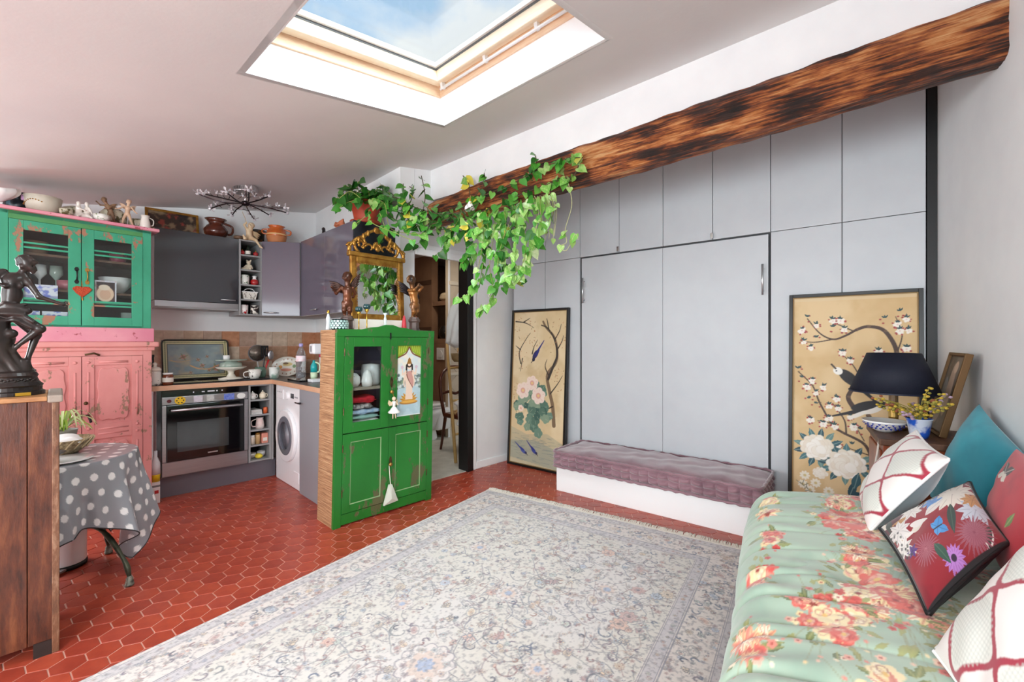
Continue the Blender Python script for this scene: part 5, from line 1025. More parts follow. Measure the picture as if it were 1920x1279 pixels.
for k in range(11):
    a = k*.571+.2; L = rg.uniform(.26, .36); zz = -.135+rg.uniform(-.05, .035); tip = (L*math.cos(a), L*math.sin(a), zz); br = MB().tube(smooth_path([(0, 0, -.135), (.5*L*math.cos(a+.08), .5*L*math.sin(a+.08), -.14+rg.uniform(-.02, .02)), tip], 5), [.005]*11, 6).build('branch', mat('dark_chrome', (70, 60, 64), .2, .9), cl, smooth=True)
    for q in range(3):
        f = 1-.24*q; b = a+(q-.5)*.25*(q > 0); o = bpy.data.objects.new('crystal_flower', cme); COL.objects.link(o); o.parent = br; o.location = (L*f*math.cos(b), L*f*math.sin(b), zz*f-.135*(1-f)+(.02 if q else 0)); o.rotation_euler = (rg.uniform(-.8, .8), rg.uniform(-.8, .8), rg.random()*6); o.scale = (1.15, 1.15, 1.15) if q == 0 else (.8, .8, .8)
        if q: MB().tube([(L*(f-.1)*math.cos(a), L*(f-.1)*math.sin(a), zz*f-.135*(1-f)), o.location], .0025, 4).build('twig', mat('dark_chrome', (70, 60, 64), .2, .9), br)
# ================================================================== GREEN CUPBOARD
G = Fr(-1.185, 2.892, 46.3)
M_gr = paint('green_paint', (26, 104, 34), (34, 120, 42), (92, 92, 60), .70, 5, .38, (1, 1, .5), 60)
M_rough = wood('rough_sawn', (110, 70, 46), (170, 126, 88), (206, 170, 130), scale=3, stretch=(1.5, 1.5, 40), rough=.8, bump=.6)
gc = thing('green_cupboard', 'bright green worn wooden cupboard with a goddess panel and rough brown sides', 'cupboard', G.o, G.deg); 
GW, GD, GH = .785, .25, 1.325
for x0, x1 in ((0, .022), (GW-.022, GW)): box('side_panel', M_rough, gc, x0, .018, 0, x1, GD, GH-.01)
box('back_panel', mat('back_glass_reflection', (84, 78, 92), .7), gc, .022, GD-.014, .06, GW-.022, GD, GH-.02)  # grey-purple of the back imitates the reflection in the door glass
box('top_board', M_rough, gc, -.004, .0, GH-.02, GW+.004, GD, GH+.0)
for z in (.07, .615, .925): box('shelf', mat('shelf_paint', (150, 140, 124), .7), gc, .022, .022, z-.018, GW-.022, GD-.014, z)
box('stile', M_gr, gc, -.002, -.004, 0, .052, .02, GH, bevel=.002); box('stile', M_gr, gc, GW-.05, -.004, 0, GW+.002, .02, GH, bevel=.002)
box('bottom_rail', M_gr, gc, .052, -.002, .012, GW-.05, .02, .082, bevel=.002)
tp = [(-.004, GH-.045), (GW+.004, GH-.045), (GW+.004, GH+.004), (.60, GH+.006), (.53, GH+.022), (.47, GH+.026), (.42, GH+.042), (.36, GH+.042), (.31, GH+.026), (.25, GH+.022), (.18, GH+.006), (-.004, GH+.004)]
MB().prism(tp, -.006, .02).build('crest_rail', M_gr, gc, bevel=.002)
M_bronze = mat('bronze_fitting', (104, 84, 52), .4, .7, col2=(70, 56, 40), scale=40)
def framed_door(par, nm, m, x0, z0, x1, z1, st, y=-.006, th=.02, bot=None):
    bot = st if bot is None else bot
    return MB().box(x0, y, z0, x0+st, y+th, z1).box(x1-st, y, z0, x1, y+th, z1).box(x0+st, y, z0, x1-st, y+th, z0+bot).box(x0+st, y, z1-st, x1-st, y+th, z1).build(nm, m, par, bevel=.002, merge=False)
dl = framed_door(gc, 'glass_door', M_gr, .054, .625, .398, GH-.048, .066); box('pane', glass('cupboard_glass', fac=.03), dl, .12, .002, .69, .332, .005, GH-.114)
dr2 = framed_door(gc, 'picture_door', M_gr, .400, .625, .733, GH-.048, .062)
# painted goddess panel
cv = Canvas(.209, .53, 96, 240, (206, 214, 214)); cv.mottle((226, 218, 200), .1, .45, .6, .9, 1); rg = random.Random(4)
cv.poly([(0, 0), (.209, 0), (.209, .24), (0, .24)], (160, 190, 200), .8); cv.mottle((190, 210, 216), .04, .5, .62, .5, 4)
cv.poly([(0, .26), (.08, .27), (.07, .22), (.0, .20)], (90, 104, 100), .8); cv.poly([(.209, .30), (.13, .29), (.14, .25), (.209, .24)], (96, 112, 104), .8)
for k in range(70): cv.ell(rg.choice((rg.uniform(0, .06), rg.uniform(.15, .209))), rg.uniform(.2, .31), .012, .009, rg.choice([(70, 92, 80), (140, 160, 130), (196, 206, 200), (110, 124, 130)]), rg.random()*3, .8)
for k in range(11): a = (k-5)*.26; cv.leaf(.105, .105, .085 if abs(k-5) < 5 else .07, .012, 1.57-a*1.2, (206, 150, 60), 1, (110, 70, 30))
cv.ell(.105, .10, .08, .016, (176, 120, 50)); cv.ell(.105, .104, .075, .010, (226, 176, 84), 0, .8)
cv.poly([(.075, .12), (.14, .12), (.135, .22), (.145, .28), (.13, .33), (.085, .33), (.07, .28), (.08, .2)], (226, 200, 180)); cv.poly([(.075, .33), (.135, .34), (.15, .26), (.14, .20), (.085, .29)], (196, 146, 136)); cv.curve([(.08, .33), (.10, .27), (.14, .21)], .004, (120, 76, 60), 1, .002)
cv.ell(.107, .37, .017, .022, (232, 206, 184)); cv.ell(.107, .385, .024, .024, (40, 32, 30), 0, 1, ring=.011); cv.poly([(.086, .39), (.128, .39), (.118, .425), (.107, .44), (.096, .425)], (150, 104, 44)); cv.line([(.083, .38), (.082, .33)], .007, (40, 32, 30)); cv.line([(.131, .38), (.134, .33)], .007, (40, 32, 30))
for s_ in (-1, 1): cv.curve([(.107+s_*.03, .335), (.107+s_*.055, .31), (.107+s_*.06, .35)], .007, (228, 200, 178), 1, .005); cv.flower(.107+s_*.062, .365, .014, (206, 180, 190), 5); cv.curve([(.107+s_*.03, .32), (.107+s_*.045, .26), (.107+s_*.04, .22)], .007, (228, 200, 178), 1, .004)
for x in (.1, .104, .108): cv.ell(x, .368, .002, .0012, (60, 40, 36))
for s_ in (0, 1):
    X = (lambda q: q) if s_ == 0 else (lambda q: .209-q); cv.poly([(X(0), .53), (X(.105), .53), (X(.10), .50), (X(.07), .475), (X(.04), .455), (X(.0), .44)], (136, 160, 40)); cv.curve([(X(.102), .515), (X(.075), .47), (X(.03), .448), (X(0), .436)], .005, (120, 70, 44), 1, .005)
    for k in range(4): cv.curve([(X(.02+.02*k), .525), (X(.015+.018*k), .465+.008*k)], .002, (196, 206, 90), .9)
cv.line([(0, .003), (.209, .003)], .004, (226, 230, 230)); print_flat('painted_panel', cv, dr2, .462, .687, .004, vmat('painted_panel', .35)); box('panel_board', M_rough, dr2, .455, .0045, .68, .68, .012, 1.224)
for nm, x0, x1 in (('lower_door', .054, .398), ('lower_door', .400, .733)):
    d = framed_door(gc, nm, M_gr, x0, .086, x1, .618, .056, bot=.05); box('panel', M_gr, d, x0+.05, .002, .13, x1-.05, .010, .57)
    MB().frame(x0+.054, .134, x1-.054, .564, -.001, .004, .008).build('moulding', mat('pale_edge', (150, 176, 130), .6), d)
for x, z in ((.392, .95), (.395, .37)): MB().lathe([(0, 0), (.017, 0), (.017, .003), (0, .004)], 14, sy=1).xf(Matrix.Translation((x+.02, -.007, z)) @ Matrix.Rotation(math.pi/2, 4, 'X') @ Matrix.Diagonal((.7, 2.3, 1, 1))).build('keyhole_plate', M_bronze, gc); MB().tube([(x+.02, -.01, z-.01), (x+.02, -.02, z-.01)], .004, 6).build('key_pin', M_bronze, gc)
for z in (.88, .355): MB().lathe([(.006, 0), (.007, .012), (.014, .018), (.012, .028), (0, .03)], 12).xf(Matrix.Translation((.405, -.006, z)) @ Matrix.Rotation(math.pi/2, 4, 'X')).build('knob', mat('aged_brass', (168, 128, 66), .35, .7), gc, smooth=True)
for z in (.2, .5, .75, 1.15):
    for x in (.053, .734): MB().tube([(x, -.008, z), (x, -.008, z+.05)], .004, 6).build('hinge', M_bronze, gc)
MB().box(.392, -.012, 1.262, .402, -.006, 1.31).build('latch', M_black, gc)
RACK = Matrix(((1, 0, .0209, 0), (0, 1, 0, 0), (0, 0, 1, 0), (0, 0, 0, 1)))      # the old carcass has racked a little out of square
for o in gc.children: o.matrix_parent_inverse = RACK
# contents
def gw(x, y, z): return gc.matrix_world @ Vector((x, y, z)) if False else G.w(x+z*.0209, y, z)
M_milk = mat('glazed_white', (236, 234, 230), .2, coat=.5, col2=(206, 150, 90), scale=26, lo=.66, hi=.70)
pot('teapot', 'white floral teapot with a hoop handle behind the green cupboard glass', 'teapot', gw(.165, .10, .926), [(.04, 0), (.055, .03), (.052, .07), (.03, .095), (.0, .10)], M_milk, handle=[(-.05, .06, .045, .07, .0, .006)], deg=46, parts=[('lid_knob', [(.008, .098), (.012, .112), (0, .12)], M_gold)])
pot('creamer', 'tall white floral creamer behind the green cupboard glass', 'jug', gw(.262, .07, .926), [(.036, 0), (.042, .04), (.03, .09), (.012, .115), (0, .12)], M_milk)
pot('stacked_dish', 'white oval dishes behind the jugs in the green cupboard', 'dish', gw(.337, .158, .926), [(.06, 0), (.07, .02), (.07, .10), (.065, .15), (0, .16)], M_whitec)
def fold(lab, col, z, x0, x1, h, dy=0, nm='folded_cloth', col2=None):
    t = thing(nm, lab, 'cloth', gw(x0, .035+dy, z), G.deg, 'linen in the green cupboard'); L = x1-x0; U, V = np.meshgrid(np.linspace(0, 1, 26), np.linspace(0, 2*math.pi, 29)); sgn = lambda q, p: np.sign(q)*np.abs(q)**p
    yy = .075+.075*sgn(np.cos(V), .5); zz = h/2+h/2*sgn(np.sin(V), .5)*(.85+.15*np.sin(U*9+z*40)); e = np.minimum(1, np.minimum(U, 1-U)*9)**.5
    P = np.stack([U*L, .075+(yy-.075)*e, h/2+(zz-h/2)*np.maximum(e, .05)+.002*np.sin(U*21+V*2)], -1); sheet('cloth', P[::-1], None, mat('cloth_'+lab[:20], col, .85, col2=col2, scale=40), t)
    MB().tube([(L*.06, -.0, h*.42), (L*.5, -.002, h*.46), (L*.94, 0, h*.42)], .0025, 5).build('fold_edge', mat('cloth_'+lab[:20], col, .85), t)
zc = .617
for lab, col, h, x0, x1, c2 in (('dark folded cloth at the bottom of the linen pile', (36, 30, 28), .035, .10, .37, None), ('white folded cloth in the linen pile', (236, 232, 226), .045, .09, .37, None), ('pale green folded cloth in the linen pile', (150, 186, 176), .035, .09, .36, None), ('sky blue folded cloth in the linen pile', (150, 178, 210), .04, .10, .37, (190, 206, 220)), ('black and white patterned cloth in the linen pile', (60, 56, 54), .04, .13, .30, (210, 204, 200)), ('crumpled red cloth on top of the linen pile', (196, 30, 44), .055, .09, .33, (160, 20, 36))):
    fold(lab, col, zc, x0, x1, h, col2=c2); zc += h*.97
# fairy ornament and pouch hanging from the knobs
fy = thing('fairy_ornament', 'small white fairy doll hanging from the green cupboard knob', 'ornament', gw(.41, -.053, .70), G.deg)
MB().lathe([(.001, .075), (.014, .072), (.03, .05), (.044, .036), (.04, .03), (.012, .036)], 18).build('skirt', mat('white_tulle', (240, 236, 230), .8), fy, smooth=True); MB().tube([(0, 0, .07), (0, 0, .115)], [.010, .013], 10).build('bodice', mat('white_tulle', (240, 236, 230), .8), fy, smooth=True); MB().ball((0, 0, .133), .015).build('head', mat('doll_skin', (226, 196, 170), .5), fy, smooth=True)
for s_ in (-1, 1):
    MB().tube([(s_*.008, 0, .036), (s_*.012, -.004, -.01)], [.005, .004], 8).build('leg', mat('doll_skin', (226, 196, 170), .5), fy, smooth=True); MB().add([(0, .008, .10), (s_*.035, .012, .125), (s_*.042, .012, .10), (s_*.03, .01, .08), (0, .010, .10), (s_*.035, .014, .125), (s_*.042, .014, .10), (s_*.03, .012, .08)], [(0, 1, 2, 3), (7, 6, 5, 4)]).build('wing', mat('gauze_gold', (206, 186, 150), .5), fy)
    MB().tube([(s_*.012, 0, .11), (s_*.03, -.01, .085)], .0035, 6).build('arm', mat('doll_skin', (226, 196, 170), .5), fy)
MB().tube([(0, 0, .146), (-.004, .022, .188)], .002, 5).build('ribbon', M_gold, fy)
pc = thing('lavender_pouch', 'pale triangular cloth pouch on a string hanging from the lower cupboard knob', 'pouch', gw(.41, -.025, .05), G.deg); MB().add([(-.055, -.008, .02), (.06, -.008, .03), (.01, -.010, .16), (-.012, -.010, .16), (-.055, .008, .02), (.06, .008, .03), (.01, .006, .16), (-.012, .006, .16), (0, -.022, .06), (0, .016, .06)], [(0, 1, 8), (1, 2, 8), (2, 3, 8), (3, 0, 8), (5, 4, 9), (6, 5, 9), (7, 6, 9), (4, 7, 9), (1, 0, 4, 5), (2, 1, 5, 6), (3, 2, 6, 7), (0, 3, 7, 4)]).build('pouch', mat('unbleached_linen', (206, 210, 196), .85), pc); MB().tube([(0, -.003, .158), (-.002, .004, .23), (-.003, .012, .305)], .0028, 5).build('string', mat('linen_string', (226, 222, 206), .8), pc)
# ================================================================== ON TOP OF THE GREEN CUPBOARD
TZ = GH+.001
mp_ = thing('white_block', 'low white block under the gilt mirror on the green cupboard', 'block', gw(.20, .15, TZ), G.deg); box('block', mat('ivory_paint', (236, 230, 220), .6), mp_, 0, 0, 0, .42, .085, .085, bevel=.003)
mr = thing('gilt_mirror', 'carved gilt mirror with a pierced scroll crest on the green cupboard', 'mirror', gw(.185, .165, TZ+.085), G.deg); mr.rotation_euler = (math.radians(-3), 0, G.a)
MW, MH = .44, .47
for a in ((0, 0, .045, MH), (MW-.045, 0, MW, MH), (.045, 0, MW-.045, .042), (.045, MH-.05, MW-.045, MH)): box('frame_rail', M_gold, mr, a[0], 0, a[1], a[2], .03, a[3], bevel=.008)
box('mirror_glass', mat('mirror_silver', (225, 228, 226), .02, 1.0), mr, .04, .012, .04, MW-.04, .016, MH-.045)
bd = MB()
for k in range(34): bd.ball((.047, .004, .05+k*.0115), .0045, 6, 4); bd.ball((MW-.047, .004, .05+k*.0115), .0045, 6, 4)
for k in range(30): bd.ball((.055+k*.0115, .004, MH-.052), .0045, 6, 4)
o = bd.build('beading', M_gold, mr, smooth=True); o['kind'] = 'stuff'
box('cornice', M_gold, mr, -.015, -.012, MH-.006, MW+.015, .034, MH+.026, bevel=.006)
def scroll(cx, cz_, r0, r1, a0, a1, w0=.012, w1=.006, n=22): return MB().tube([(cx+(r0+(r1-r0)*t/n)*math.cos(a0+(a1-a0)*t/n), .012, cz_+(r0+(r1-r0)*t/n)*math.sin(a0+(a1-a0)*t/n)) for t in range(n+1)], [w0+(w1-w0)*t/n for t in range(n+1)], 8)
c0z = MH+.026
for s_ in (-1, 1):
    q = lambda x: MW/2+s_*x; A = (lambda a: a) if s_ > 0 else (lambda a: math.pi-a)
    for (cx, cz2, r0, r1, a0, a1) in ((.125, .065, .065, .018, -1.2, 5.0), (.125, .065, .03, .008, 0, 4.5), (.05, .12, .06, .05, -.9, 1.5), (.20, .03, .04, .02, .2, 3.4)): scroll(q(cx), c0z+cz2, r0, r1, A(a0), A(a1)).build('scroll', M_gold, mr, smooth=True)
    MB().tube(smooth_path([(q(.23), .012, c0z-.0), (q(.21), .012, c0z+.05), (q(.16), .012, c0z+.105), (q(.10), .012, c0z+.13), (q(.07), .012, c0z+.16), (q(.0), .012, c0z+.20)], 5), .011, 8).build('crest_outline', M_gold, mr, smooth=True)
for s_ in (-1, 1):
    for k in range(5): f = k/4; MB().ball((MW/2+s_*(.225-.15*f), .004, c0z+.02+.135*f**.8), (.017-.004*f, .012, .024), 8, 6).build('acanthus_leaf', M_gold, mr, smooth=True)
    for k in range(4): a = k*1.57+.4; MB().ball((MW/2+s_*.125+.026*math.cos(a), .006, c0z+.065+.026*math.sin(a)), (.012, .009, .012), 8, 5).build('flower_petal', M_gold, mr, smooth=True)
    scroll(MW/2+s_*.06, c0z+.045, .035, .012, .3 if s_ > 0 else math.pi-.3, 4.2 if s_ > 0 else math.pi-4.2, .010, .005).build('scroll', M_gold, mr, smooth=True)
for k in range(7): a = math.pi*(k+.5)/7; MB().ball((MW/2+.03*math.cos(a), .008, c0z+.05+.035*math.sin(a)), (.013, .01, .018), 8, 6).build('shell_lobe', M_gold, mr, smooth=True)
MB().ball((MW/2, .004, c0z+.045), (.022, .014, .022)).build('boss', M_gold, mr, smooth=True); MB().ball((MW/2, .008, c0z+.19), (.03, .012, .026)).build('crest_leaf', M_gold, mr, smooth=True)
# two bronze winged cherubs on little pedestals
M_cher = mat('brown_bronze', (112, 62, 36), .34, .45, col2=(58, 34, 26), scale=6, coat=.2)
M_cher2 = mat('dark_bronze', (150, 96, 44), .34, .5, col2=(44, 38, 40), scale=5, lo=.42, hi=.58, coat=.2)
def cherub(name, label, loc, deg, s, m, pose, wm_, ped):
    t = thing(name, label, 'statuette', loc, deg); S = lambda *p: tuple(q*s for q in p)
    def c(a, b, r0, r1): return ('c', S(*a), S(*b), r0*s, r1*s)
    def e(a, r, *k): return ('e', S(*a), S(*r))+k
    k = pose; P = [e((0+k['hip'], 0, 44), (8, 6.5, 7)), c((k['hip'], 0, 46), (k['ch'], -1, 64), 6.6, 6.8), e((k['ch'], -1, 66), (8.4, 6, 6.5)), e((k['hip'], -4, 52), (5.5, 4, 6)), c((k['ch'], 0, 70), (k['hd'], -1, 82), 4.2, 4), e((k['hd'], -1, 87), (6.6, 6.8, 7.8)), e((k['hd']+k['fx']*2, -7, 86), (1.3, 1.6, 1.4)), e((k['hd']-2.4, -5, 84), (2.2, 2, 2)), e((k['hd']+2.4, -5, 84), (2.2, 2, 2)), e((k['hd'], 1.5, 90.5), (6.6, 6.2, 6.6))]
    for i in range(10): a = i*.63; P.append(e((k['hd']+5.8*math.cos(a), 1+4.8*abs(math.sin(a)), 90+4.5*math.sin(a*1.7)), (2.4, 2.4, 2.4)))
    for hip, knee, foot in k['legs']: P += [c(hip, knee, 5.0, 3.5), c(knee, foot, 3.7, 2.2), c(foot, (foot[0]+k['toe'], foot[1]-6, foot[2]-2), 2.2, 1.6)]
    for sh, el, ha in k['arms']: P += [c(sh, el, 2.9, 2.3), c(el, ha, 2.3, 1.6), e(ha, (2.2, 2, 2))]
    body('figure', P, .9*s, 2.2*s, m, t)
    for sx_, tip in k['wings']:
        wb = MB(); base = Vector(S(k['ch']+sx_*3, 6, 70)); tp_ = Vector(S(*tip))
        d = (tp_-base); nrm = Vector((0, 0, 1)).cross(d).normalized() if abs(d.z) < .9*d.length else Vector((1, 0, 0)); low = Vector(S(0, 0, -9))
        for i in range(5):
            f = i/4; a = base+low*.9*f; b = base+d*(1-.16*f)+low*(1.5*f); wb.tube([a, a*.45+b*.55+Vector(S(0, 2, 2)), b], [2.2*s, 2.6*s, .6*s], 6)
        wb.build('wing', wm_, t, smooth=True)
    if ped:
        MB().lathe([(10.5*s, 0), (10.5*s, 3*s), (9*s, 5*s), (8.5*s, 15*s), (10.5*s, 17*s), (10.5*s, 20*s), (9*s, 21*s), (8*s, 24*s)], 8).build('pedestal', mat('pedestal_stone', (96, 78, 72), .45, col2=(60, 48, 46), scale=12), t)
    return t
pz = {'hip': 0, 'ch': 0, 'hd': 0, 'fx': -1, 'toe': -1, 'legs': [((-4, 0, 42), (-4.5, -2, 30), (-4, 1, 22)), ((4, 0, 42), (4, -2, 30), (3.5, 1, 22))], 'arms': [((-9, 0, 70), (-17, 0, 60), (-24, -6, 70)), ((9, 0, 70), (13, 4, 62), (10, 8, 56))], 'wings': [(-1, (-27, 8, 80)), (1, (22, 8, 96))]}
def raise_legs(p, z): p = dict(p); p['legs'] = z; return p
p1 = dict(pz); p1['legs'] = [((-4, 0, 44), (-5, -2, 33), (-4, 1, 24)), ((4, 0, 44), (4, -2, 33), (3, 1, 24))]
cherub('winged_cherub', 'brown bronze winged cherub facing forward, beside the scale-patterned pot', gw(.134, .130, TZ), G.deg-20, .0043, M_cher, p1, mat('bronze_wing', (70, 46, 38), .35, .5), True)
MB_w = None
p2 = {'hip': 1, 'ch': -2, 'hd': -5, 'fx': -1, 'toe': 1, 'legs': [((-3, 0, 44), (-2, -3, 34), (-3, 1, 24)), ((5, 0, 44), (6, 0, 35), (0, 4, 25))], 'arms': [((-10, -1, 70), (-4, -9, 70), (4, -9, 78)), ((8, -1, 70), (12, -5, 76), (5, -8, 80))], 'wings': [(-1, (-28, 2, 84)), (1, (14, 10, 60))]}
cherub('winged_cherub', 'dark bronze cherub with folded arms, on the doorway end of the green cupboard', gw(.665, .092, TZ), G.deg-12, .0046, M_cher2, p2, mat('bronze_wing_dark', (50, 44, 48), .35, .5), True)
M_lot = mat('teal_lotus', (12, 62, 66), .15, coat=.7)
for lab, x, y, h in (('teal glass lotus candle holder on a tall gold stem', .238, .045, .155), ('teal glass lotus candle holder on a short gold stem', .186, .062, .135)):
    t = thing('lotus_candle_holder', lab, 'candle holder', gw(x, y, TZ), 0, 'lotus candle holders'); MB().lathe([(.022, 0), (.022, .004), (.004, .008), (.0035, h-.03), (.012, h-.02), (.016, h-.005), (0, h-.004)], 14).build('stem', mat('bright_brass', (206, 166, 70), .25, .8), t, smooth=True)
    for k in range(8): a = k*.785; MB().ball((.016*math.cos(a), .016*math.sin(a), h+.014), (.011, .011, .018), 8, 6).build('petal', M_lot, t, smooth=True)
    MB().ball((0, 0, h+.012), (.018, .018, .015), 10, 6).build('cup', M_lot, t, smooth=True)
t = thing('scale_pot', 'low round pot with a green and white fish-scale pattern', 'pot', gw(.048, .068, TZ)); MB().lathe([(.048, 0), (.056, .01), (.058, .05), (.05, .07), (.046, .072), (.05, .05), (.045, .012)], 28).build('body', mat('dark_green_glaze', (20, 44, 46), .25), t, smooth=True)
sc_m = MB().prism([(-.009, 0), (-.007, -.008), (0, -.012), (.007, -.008), (.009, 0), (0, .004)], -.0015, .0015).mesh('scale'); sc_m.materials.append(mat('pale_jade', (176, 206, 200), .25, coat=.4))
for j in range(4):
    for i in range(16):
        a = (i+.5*(j % 2))*2*math.pi/16; o = bpy.data.objects.new('scale', sc_m); COL.objects.link(o); o.parent = t; rr = (.0575, .0585, .0585, .055)[j]; o.location = (rr*math.cos(a), rr*math.sin(a), .018+j*.0145); o.rotation_euler = (0, 0, a+math.pi/2)
pot('glass_bottle', 'slim clear glass figure bottle with a gold cap on the green cupboard', 'bottle', gw(.014, .165, TZ), [(.014, 0), (.018, .01), (.013, .05), (.016, .08), (.008, .105), (.006, .115)], mat('frosted_glass', (206, 212, 214), .12, coat=.5), parts=[('cap', [(.008, .115), (.009, .12), (.009, .135), (0, .138)], mat('bright_brass', (206, 166, 70), .25, .8))])
pot('crystal_dish', 'clear crystal candlestick with a pale turquoise foot before the mirror', 'candlestick', gw(.40, .075, TZ+.02), [(.04, 0), (.042, .006), (.02, .014), (.008, .03), (.012, .06), (.006, .09), (.016, .11), (.014, .112)], mat('crystal_clear', (214, 226, 224), .06, coat=.7), parts=[('foot', [(.044, -.02), (.05, -.012), (.044, .0), (0, .001)], mat('turquoise_glass', (120, 190, 186), .2, coat=.5))])
for lab, x, c in (('red wax candle beside the dark cherub', .590, (206, 60, 70)), ('coral shell ornament beside the dark cherub', .735, (226, 140, 110))):
    pot('small_candle', lab, 'candle', gw(x, .118 if x < .7 else .17, TZ), [(.016, 0), (.02, .03), (.014, .09), (.006, .12), (0, .125)], mat('wax_'+lab[:5], c, .4), n=10)

# ================================================================== PINK AND GREEN OLD CUPBOARDS
PF = Fr(-3.193, 2.707, 52); PWd, PD = .762, .36
M_pk = paint('pink_paint', (206, 130, 128), (222, 152, 146), (150, 116, 96), .71, 6, .6, (1, 1, .6), 50)
M_pkh = paint('hot_pink_paint', (212, 128, 148), (226, 160, 168), (170, 80, 90), .74, 4, .6, (1, 1, 1), 50)
M_grn = paint('jade_paint', (50, 146, 112), (64, 164, 128), (160, 112, 88), .71, 7, .5, (1, 1, .6), 60)
pk = thing('pink_cupboard', 'worn pink carved wooden cupboard with scalloped door panels', 'cupboard', PF.o, PF.deg)
box('body', M_pk, pk, 0, .02, .0, PWd, PD, 1.17); box('stile', M_pk, pk, 0, 0, 0, .052, .02, 1.185, bevel=.002); box('stile', M_pk, pk, PWd-.052, 0, 0, PWd, .02, 1.185, bevel=.002); box('top_rail', M_pk, pk, .052, 0, 1.145, PWd-.052, .02, 1.185); box('bottom_rail', M_pk, pk, .052, 0, .0, PWd-.052, .02, .08)
box('cornice', M_pk, pk, -.02, -.03, 1.205, PWd+.04, PD, 1.245, bevel=.012, seg=3); box('cornice_bead', M_pk, pk, -.008, -.014, 1.180, PWd+.016, PD, 1.207, bevel=.006); box('top_band', M_pkh, pk, -.01, -.012, 1.245, PWd+.012, PD, 1.345, bevel=.004)
def carved(par, x0, z0, x1, z1, m):
    n = 72; pts = []; cx, cz_ = (x0+x1)/2, (z0+z1)/2; hw, hh = (x1-x0)/2, (z1-z0)/2
    for k in range(n):
        a = 2*math.pi*k/n; c, s = math.cos(a), math.sin(a); q = (abs(c)**7+abs(s)**7)**(-1/7); u_, w_ = c*q, s*q
        f = 1-.10*(math.cos(u_*math.pi*2)*.5+.5)*(abs(w_) > .93)*0; du = .09*math.cos(w_*math.pi*1.5)**2 if abs(u_) > .8 else 0; dv = .05*abs(math.sin(u_*math.pi*1.5)) if abs(w_) > .8 else 0
        pts.append((cx+u_*hw*(.92-du), cz_+w_*hh*(.94-dv)))
    return MB().prism(pts, -.003, .012).build('raised_field', m, par, bevel=.004)
flute = None
def groove(par, x0, z0, x1, z1, m):
    r = min(x1-x0, z1-z0)/2; v = (z1-z0) > (x1-x0); p0 = ((x0+x1)/2, .0, z0+r) if v else (x0+r, .0, (z0+z1)/2); p1_ = ((x0+x1)/2, .0, z1-r) if v else (x1-r, .0, (z0+z1)/2)
    return MB().tube([p0, p1_], r, 8).build('reed', m, par, smooth=True)
for k, x0 in enumerate((.054, .383)):
    x1 = x0+.325; d = framed_door(pk, 'door', M_pk, x0, .084, x1, 1.142, .062, y=-.002, th=.022); box('panel', M_pk, d, x0+.06, .008, .14, x1-.06, .016, 1.09); box('lock_rail', M_pk, d, x0+.062, -.002, .56, x1-.062, .02, .665, bevel=.002)
    carved(d, x0+.066, .672, x1-.066, 1.075, M_pk); carved(d, x0+.066, .15, x1-.066, .552, M_pk)
    for zz in (.595, .63): groove(d, x0+.075, zz-.006, x1-.075, zz+.006, M_pk)
    for xx in (x0+.031, x1-.031):
        groove(d, xx-.007, .70, xx+.007, 1.04, M_pk); groove(d, xx-.007, .17, xx+.007, .53, M_pk)
        for zz in (1.10, .64, .59): MB().lathe([(0, .008), (.009, .006), (.012, 0)], 12).xf(Matrix.Translation((xx, .0, zz)) @ Matrix.Rotation(math.pi/2, 4, 'X')).build('boss', M_pk, d, smooth=True)
    groove(d, x0+.075, 1.093, x1-.075, 1.111, M_pk)
MB().tube([(.395, -.008, 1.155), (.44, -.012, 1.165), (.47, -.008, 1.15)], .007, 6).build('latch', M_bronze, pk, smooth=True); MB().ball((.40, -.012, .82), .012).build('knob', M_bronze, pk, smooth=True)
MB().tube(smooth_path([(.405, -.01, .735), (.41, -.05, .73), (.42, -.055, .69)], 5), .008, 6).build('handle', M_black, pk, smooth=True)
gu = thing('jade_cupboard', 'worn jade green glazed cupboard standing on the pink cupboard', 'cupboard', PF.w(0, .02, 1.345), PF.deg)
HG = .735
box('back', mat('dark_interior', (70, 54, 46), .8), gu, .0, PD-.04, 0, PWd, PD-.025, HG); box('side', M_grn, gu, 0, .02, 0, .018, PD-.04, HG); box('side', M_grn, gu, PWd-.018, .02, 0, PWd, PD-.04, HG); box('floor_board', M_grn, gu, .018, .02, 0, PWd-.018, PD-.04, .018); box('top_board', M_grn, gu, .0, .0, HG-.02, PWd, PD-.025, HG)
for z in (.24, .47): box('inner_shelf', mat('dark_shelf', (110, 84, 64), .7), gu, .018, .04, z, PWd-.018, PD-.04, z+.015)
box('stile', M_grn, gu, 0, 0, 0, .05, .02, HG, bevel=.002); box('stile', M_grn, gu, PWd-.05, 0, 0, PWd, .02, HG, bevel=.002); box('frieze', paint('moss_paint', (62, 128, 70), (78, 146, 86), (120, 100, 70), .7, 6), gu, .05, 0, HG-.05, PWd-.05, .02, HG)
MB().box(-.02, -.03, HG, PWd+.045, PD, HG+.022).build('pink_top', M_pkh, gu, bevel=.004)
